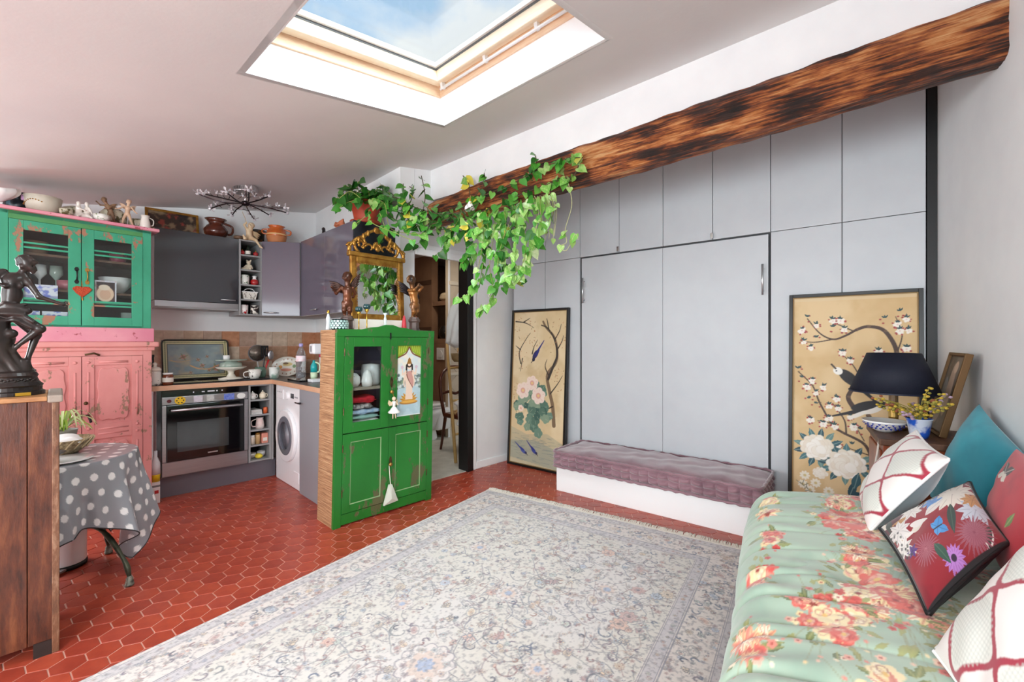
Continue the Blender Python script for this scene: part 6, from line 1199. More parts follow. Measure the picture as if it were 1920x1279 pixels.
for k, x0 in enumerate((.052, .384)):
    x1 = x0+.328; d = framed_door(gu, 'glazed_door', M_grn, x0, .012, x1, HG-.052, .062, y=-.004, th=.022)
    for zz in (.175, .148, .535, .505): box('glazing_bar', M_grn, d, x0+.06, .0, zz, x1-.06, .014, zz+.012, bevel=.001)
    box('pane', glass('cupboard_glass', fac=.03), d, x0+.062, .007, .07, x1-.062, .010, HG-.11)
    hx = x1-.022 if k == 0 else x0+.026; MB().tube(smooth_path([(hx, -.006, .32), (hx, -.022, .34), (hx, -.022, .37), (hx, -.006, .39)], 4), .004, 6).build('handle', M_black if k == 0 else mat('aged_brass', (168, 128, 66), .35, .7), d, smooth=True)
    for zz in (.312, .398): MB().prism([(hx+.012*math.cos(a*1.047), zz+.016*math.sin(a*1.047)) for a in range(6)], -.008, -.004).build('handle_plate', M_black if k == 0 else mat('aged_brass', (168, 128, 66), .35, .7), d)
ht = thing('beaded_heart', 'flat orange-red beaded heart hanging on the jade cupboard doors', 'ornament', PF.w(.385, .0185, 1.345+.205), PF.deg); MB().prism([(-.05, .06), (-.03, .078), (-.01, .076), (0, .07), (.012, .076), (.034, .076), (.05, .058), (.03, .03), (.0, .0), (-.032, .03)], -.012, -.002).build('heart', mat('orange_beads', (196, 78, 38), .6, bump=.6, bscale=160, col2=(166, 56, 30), scale=120), ht, bevel=.003); MB().tube([(0, -.006, .0), (.002, -.006, -.02)], .004, 5).build('tassel', M_gold, ht); MB().tube([(0, -.006, .07), (-.002, -.006, .115)], .0015, 4).build('cord', M_gold, ht)
# cards and china behind the jade doors
for d, x0 in ((bpy.data.objects['glazed_door'], .052), (bpy.data.objects['glazed_door.001'], .384)): box('card_ledge', M_grn, d, x0+.06, .0115, .168, x0+.268, .032, .177)
def card(lab, x, z, w, h, draw, y=.045):
    y = .018 if z > .1 else y; z = .177 if z > .1 else .0185
    t = thing('postcard', lab, 'postcard', PF.w(x, .02+y, 1.345+z), PF.deg, 'cards in the jade cupboard'); cv = Canvas(w, h, max(8, int(w/.003)), max(8, int(h/.003)), (226, 228, 236)); draw(cv); print_flat('print', cv, t, 0, 0, 0, vmat('card_print', .5)); box('card', mat('paper', (232, 230, 226), .8), t, 0, .0005, 0, w, .003, h)
card('white framed card with a pale shell print in the jade cupboard', .452, .262-.083, .115, .16, lambda c: (c.poly([(.008, .008), (.107, .008), (.107, .15), (.008, .15)], (60, 44, 44)), c.mottle((190, 120, 110), .03, .4, .6, .6, 2), c.ell(.055, .065, .046, .055, (236, 206, 176)), c.ell(.055, .06, .03, .036, (226, 180, 150)), c.ell(.05, .11, .03, .02, (240, 220, 196)), c.line([(0, .004), (.115, .004)], .004, (240, 240, 240))))
card('small blank white note card in the jade cupboard', .50, .02, .10, .05, lambda c: (c.line([(.02, .018), (.06, .016)], .0012, (170, 180, 210)), c.line([(.06, .034), (.085, .034)], .002, (150, 170, 200))))
card('blue and white delft card on the lower jade shelf', .20, .02, .12, .085, lambda c: (c.mottle((90, 110, 200), .03, .5, .6, .9, 3), c.ell(.08, .04, .022, .022, (60, 84, 180)), c.ell(.03, .04, .016, .03, (120, 140, 210), 0, .7)))
card('small blue print card on the lower jade shelf', .115, .02, .075, .085, lambda c: (c.mottle((110, 120, 200), .025, .48, .6, .9, 5),))
card('blue town view card on the middle jade shelf', .11, .256-.08, .16, .10, lambda c: (c.mottle((110, 120, 206), .03, .5, .62, .9, 7), c.line([(0, .02), (.16, .02)], .008, (70, 80, 160), .6)))
JW = lambda x, y, z: PF.w(x, .02+y, 1.345+z)
pot('white_bowl', 'white footed bowl behind the jade cupboard glass', 'bowl', JW(.56, .17, .486), [(.03, 0), (.035, .01), (.07, .05), (.075, .08), (.07, .08), (.03, .02)], M_whitec) if False else pot('white_bowl', 'white footed bowl behind the jade cupboard glass', 'bowl', JW(.59, .17, .256), [(.04, 0), (.045, .01), (.085, .06), (.10, .12), (.095, .12), (.04, .02)], M_whitec)
pot('pink_tin', 'small pink pot on the top shelf of the jade cupboard', 'pot', JW(.60, .16, .486), cup(.05, .07, foot=.8), mat('pink_tin', (170, 80, 96), .4))
pot('glass_jar', 'clear glass jar at the bottom of the jade cupboard', 'jar', JW(.66, .16, .019), cup(.045, .10, foot=.9), M_glassy)
pot('brown_box', 'brown round box on the top shelf of the jade cupboard', 'box', JW(.17, .16, .486), [(.07, 0), (.07, .09), (0, .091)], mat('brown_card2', (150, 110, 84), .7))
for i, (x, m) in enumerate(((.20, M_whitec), (.28, M_glassy))): pot('wine_glass', ('white goblet' if i == 0 else 'pale glass goblet')+' on the middle shelf of the jade cupboard', 'goblet', JW(x, .18, .256), [(.03, 0), (.006, .01), (.006, .07), (.035, .11), (.033, .17), (.03, .168)], m)
pot('rose_bowl', 'rose pink bowl on the middle shelf of the jade cupboard', 'bowl', JW(.33, .14, .256), cup(.055, .07, foot=.6), mat('rose_bowl', (190, 110, 120), .35))
# ---- crowded top of the jade cupboard
TJ = 1.345+HG+.0225
def tj(x, y): return PF.w(x, y, TJ)
t = thing('shell_vase', 'white pedestal shell vase on the jade cupboard', 'vase', tj(-.002, .10), PF.deg); n = 28; P = np.zeros((11, n+1, 3))
for j in range(11):
    f = j/10; r = .03+.075*math.sin(f*math.pi*.62); 
    for k in range(n+1): a = 2*math.pi*k/n; w_ = 1+.09*math.cos(a*10)*f; P[j, k] = (r*w_*math.cos(a), .75*r*w_*math.sin(a), .035+f*.085+.012*math.cos(a*2)*f)
sheet('shell', P, None, M_whitec, t); MB().lathe([(.035, 0), (.032, .012), (.014, .02), (.014, .03), (.03, .042)], 20).build('foot', M_whitec, t, smooth=True)
pot('dark_vase', 'dark mottled vase behind the white shell vase', 'vase', tj(.112, .282), [(.05, 0), (.075, .05), (.07, .11), (.045, .14), (.05, .15), (.04, .15)], mat('dark_mottled', (24, 32, 38), .3, col2=(60, 96, 110), scale=22, lo=.56, hi=.62))
cp = pot('flower_cachepot', 'cream flared cachepot with a painted pink flower and gilt swag', 'cachepot', tj(.21, .13), [(.06, 0), (.072, .01), (.085, .06), (.094, .115), (.088, .117), (.08, .06), (.06, .015)], mat('dusty_cream', (206, 200, 184), .4, col2=(190, 182, 164), scale=9), n=32)
for k in range(14): a = -2.9+k*.16; MB().ball((.087*math.cos(a), .087*math.sin(a), .068-.014*math.sin(k*.48)), (.005, .005, .004), 6, 4).build('gilt_swag', M_gold, cp)
for k in range(6): a = -2.25+.09*math.cos(k*1.05); MB().ball((.092*math.cos(a), .092*math.sin(a), .095+.012*math.sin(k*1.05)), (.012, .006, .009), 8, 5).build('painted_petal', mat('lilac_petal', (190, 150, 190), .5), cp, smooth=True)
M_dec = mat('gilt_green_china', (206, 200, 176), .3, col2=(92, 84, 50), scale=26, lo=.5, hi=.58, coat=.4)
pot('lidded_tureen', 'round patterned gilt and green tureen on the jade cupboard', 'tureen', tj(.372, .245), [(.06, 0), (.085, .04), (.088, .07), (.06, .10), (.02, .118), (0, .12)], M_dec); pot('patterned_bowl', 'small patterned bowl beside the porcelain pair', 'bowl', tj(.308, .035), cup(.034, .042, foot=.5), M_dec); pot('china_bowl', 'white china bowl with green sprigs on the jade cupboard', 'bowl', tj(.488, .05), cup(.045, .048, foot=.5), mat('sprig_white', (232, 230, 222), .3, col2=(120, 140, 90), scale=34, lo=.6, hi=.64))
pot('spotted_jar', 'large round mottled jar behind the walking cherub', 'jar', tj(.585, .25), [(.05, 0), (.08, .05), (.08, .11), (.05, .145), (.03, .15)], M_dec); pot('round_pot', 'second round mottled pot beside the milk jug', 'pot', tj(.722, .195), [(.04, 0), (.06, .03), (.06, .07), (.04, .09), (0, .092)], M_dec)
M_por = mat('porcelain_white', (230, 222, 212), .25, coat=.4); M_flesh = mat('painted_cherub', (212, 180, 152), .5, col2=(190, 154, 126), scale=8); M_worn = mat('worn_cherub', (150, 116, 88), .6, col2=(110, 82, 62), scale=10)
t = thing('porcelain_pair', 'white porcelain seated couple figurine on the jade cupboard', 'figurine', tj(.395, .07), PF.deg); body('figure', [('e', (0, 0, .02), (.05, .03, .022)), ('c', (-.02, 0, .03), (-.022, 0, .08), .022, .014), ('e', (-.022, -.003, .105), (.012, .013, .015)), ('c', (.02, 0, .03), (.024, .004, .085), .02, .013), ('e', (.02, 0, .11), (.012, .013, .015)), ('c', (-.03, -.01, .075), (.01, -.02, .06), .006, .005), ('c', (.034, -.008, .08), (.045, -.02, .045), .006, .005), ('c', (-.01, -.015, .03), (-.03, -.04, .01), .014, .008), ('c', (.02, -.015, .03), (.04, -.04, .01), .013, .008)], .0035, .008, M_por, t)
for x, lab, m, pose in ((.635, 'pale painted cherub striding, beside the milk jug', M_flesh, 0), (.545, 'worn wooden cherub leaning forward, behind the pale cherub', M_worn, 1)):
    s_ = .0021; L = {'hip': 0, 'ch': 2, 'hd': 4, 'fx': -1, 'toe': -2, 'legs': [((-4, 0, 42), (-10, -4, 24), (-14, 2, 3)), ((4, 0, 42), (10, -2, 22), (16, 2, 3))], 'arms': [((-8, 0, 70), (-20, -4, 60), (-30, -8, 56)), ((11, 0, 70), (20, -2, 56), (26, -6, 50))], 'wings': [(-1, (-22, 14, 84)), (1, (24, 14, 78))]}
    if pose: L = {'hip': 4, 'ch': -4, 'hd': -14, 'fx': -1, 'toe': -2, 'legs': [((0, 0, 42), (-4, -6, 22), (4, 2, 3)), ((8, 0, 42), (12, -2, 22), (18, 2, 3))], 'arms': [((-10, 0, 68), (-22, -4, 66), (-32, -8, 76)), ((6, 0, 68), (0, -10, 56), (-10, -14, 54))], 'wings': [(-1, (-10, 14, 92)), (1, (22, 14, 82))]}
    cherub('small_cherub', lab, tj(x, .08 if pose == 0 else .14), PF.deg-15, s_, m, L, m, False)
pot('milk_jug', 'small white milk jug with a brown crest at the end of the jade cupboard', 'jug', tj(.735, .06), [(.03, 0), (.034, .01), (.03, .05), (.022, .08), (.028, .1), (.024, .1)], M_por, handle=[(.03, .03, .024, .09, .02, .004)], deg=PF.deg+10)
# bottles on the floor beside the pink cupboard
t = pot('spray_bottle', 'white cleaning bottle with a yellow base beside the pink cupboard', 'bottle', (-2.756, 3.380, .165), [(.028, 0), (.03, .05), (.03, .055)], mat('yellow_plastic', (226, 196, 40), .4), parts=[('upper', [(.03, .055), (.03, .14), (.012, .19), (.012, .235), (0, .236)], mat('white_plastic', (228, 228, 230), .4))])
t = thing('detergent_box', 'white detergent carton on the floor beside the pink cupboard', 'carton', (-2.755, 3.372, 0), 50); box('carton', mat('carton_white', (226, 222, 220), .6), t, -.022, -.02, 0, .03, .035, .165, bevel=.002); box('label_panel', M_red, t, -.005, -.0212, .075, .02, -.0198, .10); box('label_panel', mat('grey_label', (120, 118, 120), .6), t, -.02, -.0212, .125, .03, -.0198, .14)
# pale frame on the wall beside the jade cupboard
t = thing('white_picture_frame', 'pale cream frame leaning behind the bronze figure', 'frame', PF.w(-.14, .02, 1.42), PF.deg); MB().frame(0, 0, .135, .62, 0, .02, .03).build('frame', mat('ivory_paint', (236, 230, 220), .6), t, bevel=.003); box('backing', mat('pale_panel', (206, 200, 192), .7), t, .02, .006, .02, .115, .012, .6); box('stand', M_dark, t, .05, .02, -1.42, .08, .045, .6)
# ================================================================== OLD CHEST WITH THE BRONZE FIGURE
CH = Fr(-1.835, 1.757, 46)
M_old = wood('old_teak', (38, 18, 12), (90, 45, 26), (128, 76, 46), scale=4, stretch=(6, 6, 1.2), rough=.42, bump=.35, lo=.32, hi=.72)
M_old2 = wood('old_teak_pale', (150, 100, 60), (190, 140, 92), scale=4, stretch=(2, 2, 8), rough=.55, bump=.2)
ch = thing('wooden_chest', 'tall dark reddish-brown plank chest under the bronze figure', 'chest', CH.o, CH.deg)
for x0, x1 in ((-.80, -.555), (-.553, -.33), (-.328, -.0765), (-.074, -.008)): box('plank', M_old, ch, x0, 0, .055, x1, .02, 1.012, bevel=.002)
box('corner_post', wood('worn_post', (60, 34, 22), (116, 76, 52), (170, 134, 108), scale=8, stretch=(3, 3, 1), bump=.5), ch, -.010, -.001, .0, .012, .345, 1.012, bevel=.003); box('corner_post', M_old, ch, -.82, -.001, 0, -.80, .345, 1.012, bevel=.003)
box('carcass', M_old, ch, -.80, .02, .06, -.01, .34, 1.012); box('top_board', M_old2, ch, -.83, -.012, 1.012, -.022, .35, 1.030, bevel=.003); box('stone_corner', mat('grey_end_block', (150, 136, 124), .7, bump=.3, bscale=40), ch, -.022, -.013, 1.004, .022, .351, 1.034, bevel=.006)
for x in (-.06, -.80): box('foot', mat('foot_dark', (40, 28, 24), .6), ch, x, .0, 0, x+.05, .05, .06); 
sv = 1.72/820
fg = thing('bronze_figure', 'dark bronze statue of a reaching woman on a round base, on the wooden chest', 'statue', CH.w(-.134, .165, 1.030), 48)
M_br = mat('dark_patina', (62, 52, 48), .40, .45, col2=(36, 30, 29), scale=8, coat=.25)
def sp(px, py, y=0): return ((px-25)*sv*.68, y*sv*.9, (735-py)*sv)
def sc(a, b, r0, r1): return ('c', sp(*a), sp(*b), r0*sv*.82, r1*sv*.82)
def se(a, r, *k): return ('e', sp(*a), (r[0]*sv*.74, r[1]*sv*.85, r[2]*sv*.92))+k
P_ = [se((62, 479, -2), (13, 12, 14.5), 20), se((70, 486, -4), (8, 8, 8)), se((58, 472, 0), (15, 13.5, 11), 25), se((49, 474, 2), (8, 9, 8)), sc((77, 485, -4), (80.5, 489, -4), 2.6, 1.6), sc((73, 495, -4), (76, 493, -4), 3, 2.2), sc((52, 496, 0), (58, 484, 0), 7.5, 7),
      se((37, 512, 0), (24, 14, 17), -12), sc((34, 515, 0), (29, 556, 0), 17, 14), se((50, 522, -9), (6, 5.5, 6.5)), se((33, 521, -10), (6, 5.5, 6.5)), se((34, 540, 0), (19, 13, 20)), se((30, 566, 0), (22, 17, 14)),
      sc((57, 504, 0), (64, 515, -3), 9, 8), sc((63, 512, -3), (85, 542, -8), 7.8, 5.6), sc((85, 542, -8), (129, 554, -12), 5.6, 3.4), se((135, 555, -12), (5, 3, 3.4)),
      sc((17, 497, 0), (-10, 514, -4), 8, 6), sc((-10, 514, -4), (18, 525, -14), 5.6, 3.6), se((22, 525, -15), (5, 3.4, 3)),
      sc((36, 578, -6), (87, 606, -12), 14, 10), sc((87, 606, -12), (42, 640, -6), 9.5, 4.6), sc((42, 641, -6), (34, 650, -8), 4.6, 3.6), sc((34, 650, -8), (27, 642, -10), 3.8, 2.4),
      sc((40, 582, 8), (80, 618, 4), 13, 9), sc((80, 618, 4), (63, 666, 2), 8.4, 4.6), sc((63, 666, 2), (66, 682, -4), 4.4, 3.6), sc((66, 683, -4), (78, 688, -10), 3.6, 2.2),
      # drapery round the hips and the rock she sits on
      se((28, 577, 0), (29, 21, 16), 14), sc((40, 572, -14), (74, 592, -20), 5, 4), sc((36, 588, -16), (70, 604, -18), 5, 3.5), sc((20, 560, -12), (52, 566, -14), 4, 3.5), sc((-14, 584, 0), (62, 570, -10), 11, 9), sc((0, 566, -10), (60, 558, -12), 4, 3), sc((-6, 578, -16), (56, 578, -18), 3.5, 3), sc((-10, 592, -14), (46, 590, -18), 3.5, 3),
      se((8, 625, 4), (30, 24, 28)), sc((0, 600, 0), (-4, 690, 0), 26, 34), sc((14, 640, 2), (44, 690, -4), 16, 20), sc((-10, 620, -16), (40, 688, -18), 7, 9), sc((-20, 640, -18), (20, 690, -22), 7, 9), sc((58, 672, -6), (58, 690, -6), 9, 12), se((30, 616, -12), (14, 10, 10))]
for i, (x, z, y) in enumerate(((50, 466, -6), (58, 463, -3), (66, 466, -6), (72, 470, -8), (45, 470, 0), (46, 480, 2), (52, 484, -8), (78, 474, -6), (62, 468, 6))): P_.append(se((x, z, y), (5.5, 5, 4)))
body('figure', P_, 1.25*sv, 4.0*sv, M_br, fg, cut=[('e', sp(74, 482, -10), (2*sv, 3*sv, 1.4*sv))])
for k, (dx, dz, L) in enumerate(((1, 1, 9), (2, 0, 11), (2, -2, 10), (1, -4, 8), (-2, 3, 7))): MB().tube([sp(136, 555-dz, -12+k*.8), sp(136+L*.6, 553-dz*1.6, -13+k), sp(136+L*.9, 556-dz*1.2, -14+k)], [1.2*sv, 1.0*sv, .7*sv], 6).build('finger', M_br, fg, smooth=True)
MB().lathe([(50*sv, 0), (50*sv, 7*sv), (46*sv, 9*sv), (46*sv, 16*sv), (48*sv, 19*sv), (42*sv, 26*sv), (39*sv, 34*sv), (41*sv, 38*sv), (38*sv, 44*sv), (30*sv, 47*sv), (0, 48*sv)], 40).build('base', M_br, fg, smooth=False, bevel=.001); box('name_plate', mat('brass_plate', (166, 130, 40), .35, .8), fg, 10*sv, -50.5*sv, 1.0*sv, 30*sv, -34*sv, 7*sv)
for k in range(16): a = -2.2+k*.11; MB().ball((40*sv*math.cos(a), 40*sv*math.sin(a), 30*sv+1.6*sv*math.sin(k*2.1)), (3.2*sv, 3.2*sv, 2.4*sv), 7, 5).build('leaf_relief', M_br, fg, smooth=True)
MB().add([sp(14, 500, 14), sp(-6, 440, 24), sp(-60, 420, 30), sp(-70, 480, 26), sp(-20, 520, 16), sp(14, 500, 17), sp(-6, 440, 27), sp(-60, 420, 33), sp(-70, 480, 29), sp(-20, 520, 19)], [(4, 3, 2, 1, 0), (5, 6, 7, 8, 9)]+[(i, (i+1) % 5, (i+1) % 5+5, i+5) for i in range(5)]).build('wing', mat('wing_patina', (66, 58, 56), .4, .4), fg)
# ================================================================== BISTRO TABLE
TC = Vector((-2.335, 2.265)); TZT = .65
tb = thing('bistro_table', 'small round iron-legged table under a spotted cloth', 'table', (TC.x, TC.y, 0)); M_iron = mat('dark_green_iron', (52, 58, 46), .45, .5, col2=(84, 88, 70), scale=30, bump=.15)
MB().lathe([(0, TZT-.025), (.288, TZT-.025), (.293, TZT-.018), (.293, TZT-.006), (0, TZT-.005)], 40).build('tabletop', M_iron, tb); MB().tube([(0, 0, .20), (0, 0, TZT-.02)], .018, 12).build('column', M_iron, tb, smooth=True)
for fx, fy in ((-1.955, 2.235), (-2.375, 2.575), (-2.52, 2.05)):
    d = Vector((fx-TC.x, fy-TC.y, 0)); l = MB().tube(smooth_path([(0, 0, .30), d*.25+Vector((0, 0, .31)), d*.62+Vector((0, 0, .27)), d*.92+Vector((0, 0, .13)), d+Vector((0, 0, .045))], 6), [.011+.002*math.sin(i) for i in range(25)], 8).build('leg', M_iron, tb, smooth=True)
    MB().lathe([(.018, 0), (.02, .01), (.016, .014), (.018, .022), (.014, .027), (.016, .036), (.010, .045), (.010, .05)], 12, c=(d.x, d.y, 0)).build('ribbed_foot', mat('pale_iron', (150, 150, 136), .5, .4, col2=(60, 64, 56), scale=30), l, smooth=True)
nr, na = 160, 640; SIDE = 1.265; cornr = math.radians(18)
cvd = Canvas(1.9, 1.9, 950, 950, (140, 143, 148)); rg = random.Random(1)
for j in range(-14, 15):
    for i in range(-14, 15):
        x, y = .95+i*.088+(j % 2)*.044+rg.uniform(-.006, .006), .95+j*.072+rg.uniform(-.006, .006); cvd.ell(x, y, .0185, .0185, (236, 236, 234))
A_, Rr = np.meshgrid(np.linspace(0, 2*math.pi, na), np.linspace(0, 1, nr)); q = A_-cornr-math.pi/4; rmax = (SIDE/2)/np.maximum(np.abs(np.cos(q)), np.abs(np.sin(q))); rho = Rr*rmax; r0 = .297
over = np.maximum(rho-r0, 0); fl_ = over*(.10+.17*np.cos(A_*9+.8)*np.minimum(over/.2, 1)+.06*np.cos(A_*17))*.9+.006+.06*np.exp(-((A_-1.69)/.28)**2)*np.minimum(over/.25, 1); sharp = np.minimum(over/.03, 1)
hr = np.minimum(rho, r0)+np.where(over > 0, fl_, 0); hz = TZT-.0+.003-np.maximum(over-.012*sharp, 0)*np.sqrt(np.clip(1-(.17*np.cos(A_*9+.8))**2, .5, 1)); hz = np.maximum(hz, .02)
cu = np.clip(((.95+rho*np.cos(A_))/1.9*949).astype(int), 0, 949); cvv = np.clip(((.95+rho*np.sin(A_))/1.9*949).astype(int), 0, 949); colr = cvd.a[cvv, cu]
PX, PY = TC.x+hr*np.cos(A_), TC.y+hr*np.sin(A_); cy_ = (PX-CH.o.x)*CH.Y.x+(PY-CH.o.y)*CH.Y.y; psh = np.maximum(.354-cy_, 0); PX += psh*CH.Y.x; PY += psh*CH.Y.y       # the drape lies against the back of the chest
PX -= TC.x; PY -= TC.y
tcl = thing('spotted_tablecloth', 'grey tablecloth with white polka dots draped over the small round table', 'tablecloth', (TC.x, TC.y, 0)); sheet('cloth', np.stack([PX, PY, hz], -1), colr, vmat('oilcloth', .32, coat=.2), tcl)
e_ = [(float(PX[-1, k]), float(PY[-1, k]), float(hz[-1, k])) for k in range(0, na, 3)]; MB().tube(e_, .003, 5, cap=False).build('hem', mat('dark_hem', (52, 48, 50), .8), tcl)
t = pot('pedal_bin', 'small white pedal bin with a black foot under the spotted table', 'bin', (-2.478, 2.428, 0), [(.082, .02), (.086, .03), (.086, .19), (.083, .20)], M_wm, parts=[('lid', [(.088, .20), (.085, .212), (.045, .228), (0, .23)], M_wm), ('base_ring', [(.088, 0), (.09, .02), (.084, .024), (0, .024)], M_black)]); MB().box(.035, -.12, .010, .075, -.07, .020).build('pedal', M_steel, t)
# things on the table
ZC = TZT+.004
t = pot('lace_plate', 'white scalloped plate with a saucer on the spotted tablecloth', 'plate', (-2.225, 2.165, ZC), [(.07, 0), (.113, .008), (.115, .011), (.07, .006), (0, .005)], M_whitec, n=36)
pot('dark_saucer', 'dark grey footed saucer on the white plate', 'saucer', (-2.245, 2.13, ZC+.005), [(.03, 0), (.012, .02), (.05, .045), (.052, .048), (.0, .03)], mat('dark_stoneware', (90, 84, 84), .4))
t = thing('wicker_bowl', 'pale woven basket bowl with a white cloth on the small table', 'basket', (-2.372, 2.322, ZC)); MB().lathe([(.05, 0), (.083, .03), (.109, .07), (.113, .078), (.106, .078), (.075, .03), (0, .012)], 32).build('weave', mat('wicker', (196, 176, 140), .7, col2=(120, 96, 70), scale=60, bump=.6), t, smooth=True)
for k in range(16): a = k*.393; MB().tube(smooth_path([(.087*math.cos(a), .087*math.sin(a), .03), (.103*math.cos(a+.14), .103*math.sin(a+.14), .055), (.114*math.cos(a+.3), .114*math.sin(a+.3), .078)], 3), .004, 5).build('cane', mat('cane', (206, 184, 146), .6), t, smooth=True)
body('cloth', [('e', (.02, -.015, .07), (.072, .058, .02)), ('e', (-.02, .02, .08), (.055, .05, .018)), ('c', (.06, -.025, .078), (.10, -.025, .07), .012, .009)], .008, .02, mat('white_napkin', (238, 238, 236), .85), t)
t = thing('spider_plant', 'small pale spider plant in a grey pot behind the basket bowl', 'plant', (-2.56, 2.50, ZC-.004)); 
t.location = (-2.507, 2.443, ZC); MB().lathe([(.045, 0), (.058, .09), (.062, .10), (.055, .10), (.042, .01)], 20).build('pot', mat('grey_pot', (150, 146, 140), .6), t, smooth=True); rg = random.Random(3)
for k in range(34):
    a = rg.random()*6.3; L = rg.uniform(.07, .17); h = rg.uniform(.02, .11); w_ = .006; P3 = smooth_path([(0, 0, .095), (.4*L*math.cos(a), .4*L*math.sin(a), .10+h), (.8*L*math.cos(a), .8*L*math.sin(a), .10+h*.8), (L*math.cos(a), L*math.sin(a), .09+h*.3)], 4); sd = Vector((-math.sin(a), math.cos(a), 0)); vs = []; n = len(P3)
    for i, p in enumerate(P3): f = w_*math.sin(math.pi*(.12+.88*i/(n-1)))**.7; vs += [p-sd*f, p+Vector((0, 0, -.002)), p+sd*f]
    MB().add(vs, [(i*3+j, i*3+j+1, i*3+j+4, i*3+j+3) for i in range(n-1) for j in (0, 1)]).build('leaf', mat(('spider_leaf', 'spider_leaf_pale')[k % 2], ((150, 184, 70), (206, 220, 160))[k % 2], .45), t, smooth=True)
# ================================================================== BEDSIDE CORNER BEHIND THE SOFA
NZ = .80
ns = thing('bedside_cabinet', 'small reddish-brown cabinet in the corner between the day bed and the wardrobe', 'cabinet', RW.w(.52, -.09), RW.deg); M_ns = wood('red_mahogany', (110, 46, 22), (156, 76, 40), scale=4, stretch=(6, 6, 1), rough=.35, bump=.1)
box('body', M_ns, ns, .0, -.28, .05, .42, .06, NZ-.03, bevel=.003); box('top', wood('dark_top', (60, 34, 22), (104, 66, 42), scale=6, stretch=(1, 6, 1)), ns, -.012, -.295, NZ-.03, .432, .065, NZ, bevel=.005); d = box('door', M_ns, ns, .03, -.288, .10, .39, -.278, NZ-.06, bevel=.004); MB().ball((.08, -.296, .45), .011).build('knob', M_bronze, d, smooth=True)
for x in (.0, .38): box('foot', M_ns, ns, x, -.28, 0, x+.04, -.24, .05); box('foot', M_ns, ns, x, .02, 0, x+.04, .06, .05)
lp = thing('table_lamp', 'table lamp with a tapered navy shade on a gilt column', 'lamp', RW.w(.60, -.285, NZ)); MB().lathe([(.055, 0), (.055, .012), (.03, .02), (.02, .03), (.02, .06)], 20).build('base', M_gold, lp, smooth=True); MB().lathe([(.021, .06), (.021, .10)], 16).build('lower_sleeve', mat('pale_gilt', (206, 166, 92), .35, .6), lp); MB().lathe([(.019, .10), (.019, .17)], 16).build('column', mat('tortoise', (120, 92, 62), .4), lp); MB().lathe([(.021, .17), (.021, .205), (.008, .21), (.008, .24)], 16).build('upper_sleeve', mat('amber_gilt', (206, 140, 46), .35, .5), lp)
MB().lathe([(.183, .188), (.108, .388), (.105, .387), (.180, .187)], 48).build('shade', mat('navy_shade', (16, 20, 38), .7, bump=.2, bscale=300), lp, smooth=True); MB().lathe([(.184, .186), (.1845, .194), (.182, .194), (.181, .186)], 48).build('shade_trim', mat('navy_trim', (22, 26, 46), .5), lp); MB().tube([(-.10, 0, .24), (.10, 0, .24)], .002, 5).build('shade_spider', M_gold, lp)
bw = pot('blue_lattice_bowl', 'white bowl with a cobalt blue lattice on the bedside cabinet', 'bowl', RW.w(.715, -.335, NZ), [(.035, 0), (.05, .012), (.085, .045), (.092, .055), (.086, .055), (.04, .015)], M_whitec, n=32); dmm = MB().prism([(0, -.007), (.006, 0), (0, .007), (-.006, 0)], -.001, .001).mesh('blue_lozenge'); dmm.materials.append(mat('cobalt', (30, 50, 140), .3))
for j in range(3):
    for i in range(20): a = (i+.5*(j % 2))*math.pi/10; rr = (.062, .0735, .083)[j]; o = bpy.data.objects.new('blue_lozenge', dmm); COL.objects.link(o); o.parent = bw; o.location = (rr*math.cos(a), rr*math.sin(a), (.020, .031, .042)[j]); o.rotation_euler = (-.75, 0, a+math.pi/2)
vs_ = pot('blue_vase', 'small blue and white vase with dried yellow flowers on the bedside cabinet', 'vase', RW.w(.82, -.225, NZ), [(.03, 0), (.036, .02), (.046, .085), (.05, .09), (.044, .09), (.03, .02)], mat('blue_white_glaze', (206, 214, 230), .3, col2=(40, 90, 190), scale=9, lo=.44, hi=.52)); rg = random.Random(12)
fm_ = [mat('dry_yellow', (196, 164, 60), .7), mat('dry_olive', (150, 140, 60), .7), mat('dry_mauve', (180, 150, 170), .7), mat('dry_rust', (150, 84, 56), .7)]; fl_m = []
for m in fm_: me = MB().ball((0, 0, 0), (.008, .008, .006), 6, 4).mesh('floret'); me.materials.append(m); fl_m.append(me)
for k in range(22):
    a = k*2.4; L = rg.uniform(.07, .17); h = rg.uniform(.03, .14); sd_, dd_ = L*math.cos(a), L*math.sin(a); dd_ = min(dd_, .12 if sd_ > -.005 else .035)
    if math.hypot(sd_+.22, dd_+.06) < .215: h = min(h, .045)       # below the lamp shade
    if math.hypot(sd_+.22, dd_+.06) < .07: sd_, dd_ = sd_*.4, dd_*.4    # clear of its column
    tv = RW.X*sd_+RW.Y*dd_; tip = Vector((tv.x, tv.y, .09+h)); st = MB().tube(smooth_path([(0, 0, .07), (.3*tip.x, .3*tip.y, .09+h*.6), tip], 4), .0016, 4).build('stem', fm_[1], vs_)
    for j in range(9): f = .45+.6*j/8; o = bpy.data.objects.new('floret', fl_m[(2 if k % 6 == 5 else 3 if k % 6 == 2 else j % 2)]); COL.objects.link(o); o.parent = st; o.location = Vector((tip.x*f, tip.y*f, .07+(h+.02)*min(f, 1)))+Vector((rg.uniform(-.011, .011), rg.uniform(-.011, .011), rg.uniform(-.01, .014)))
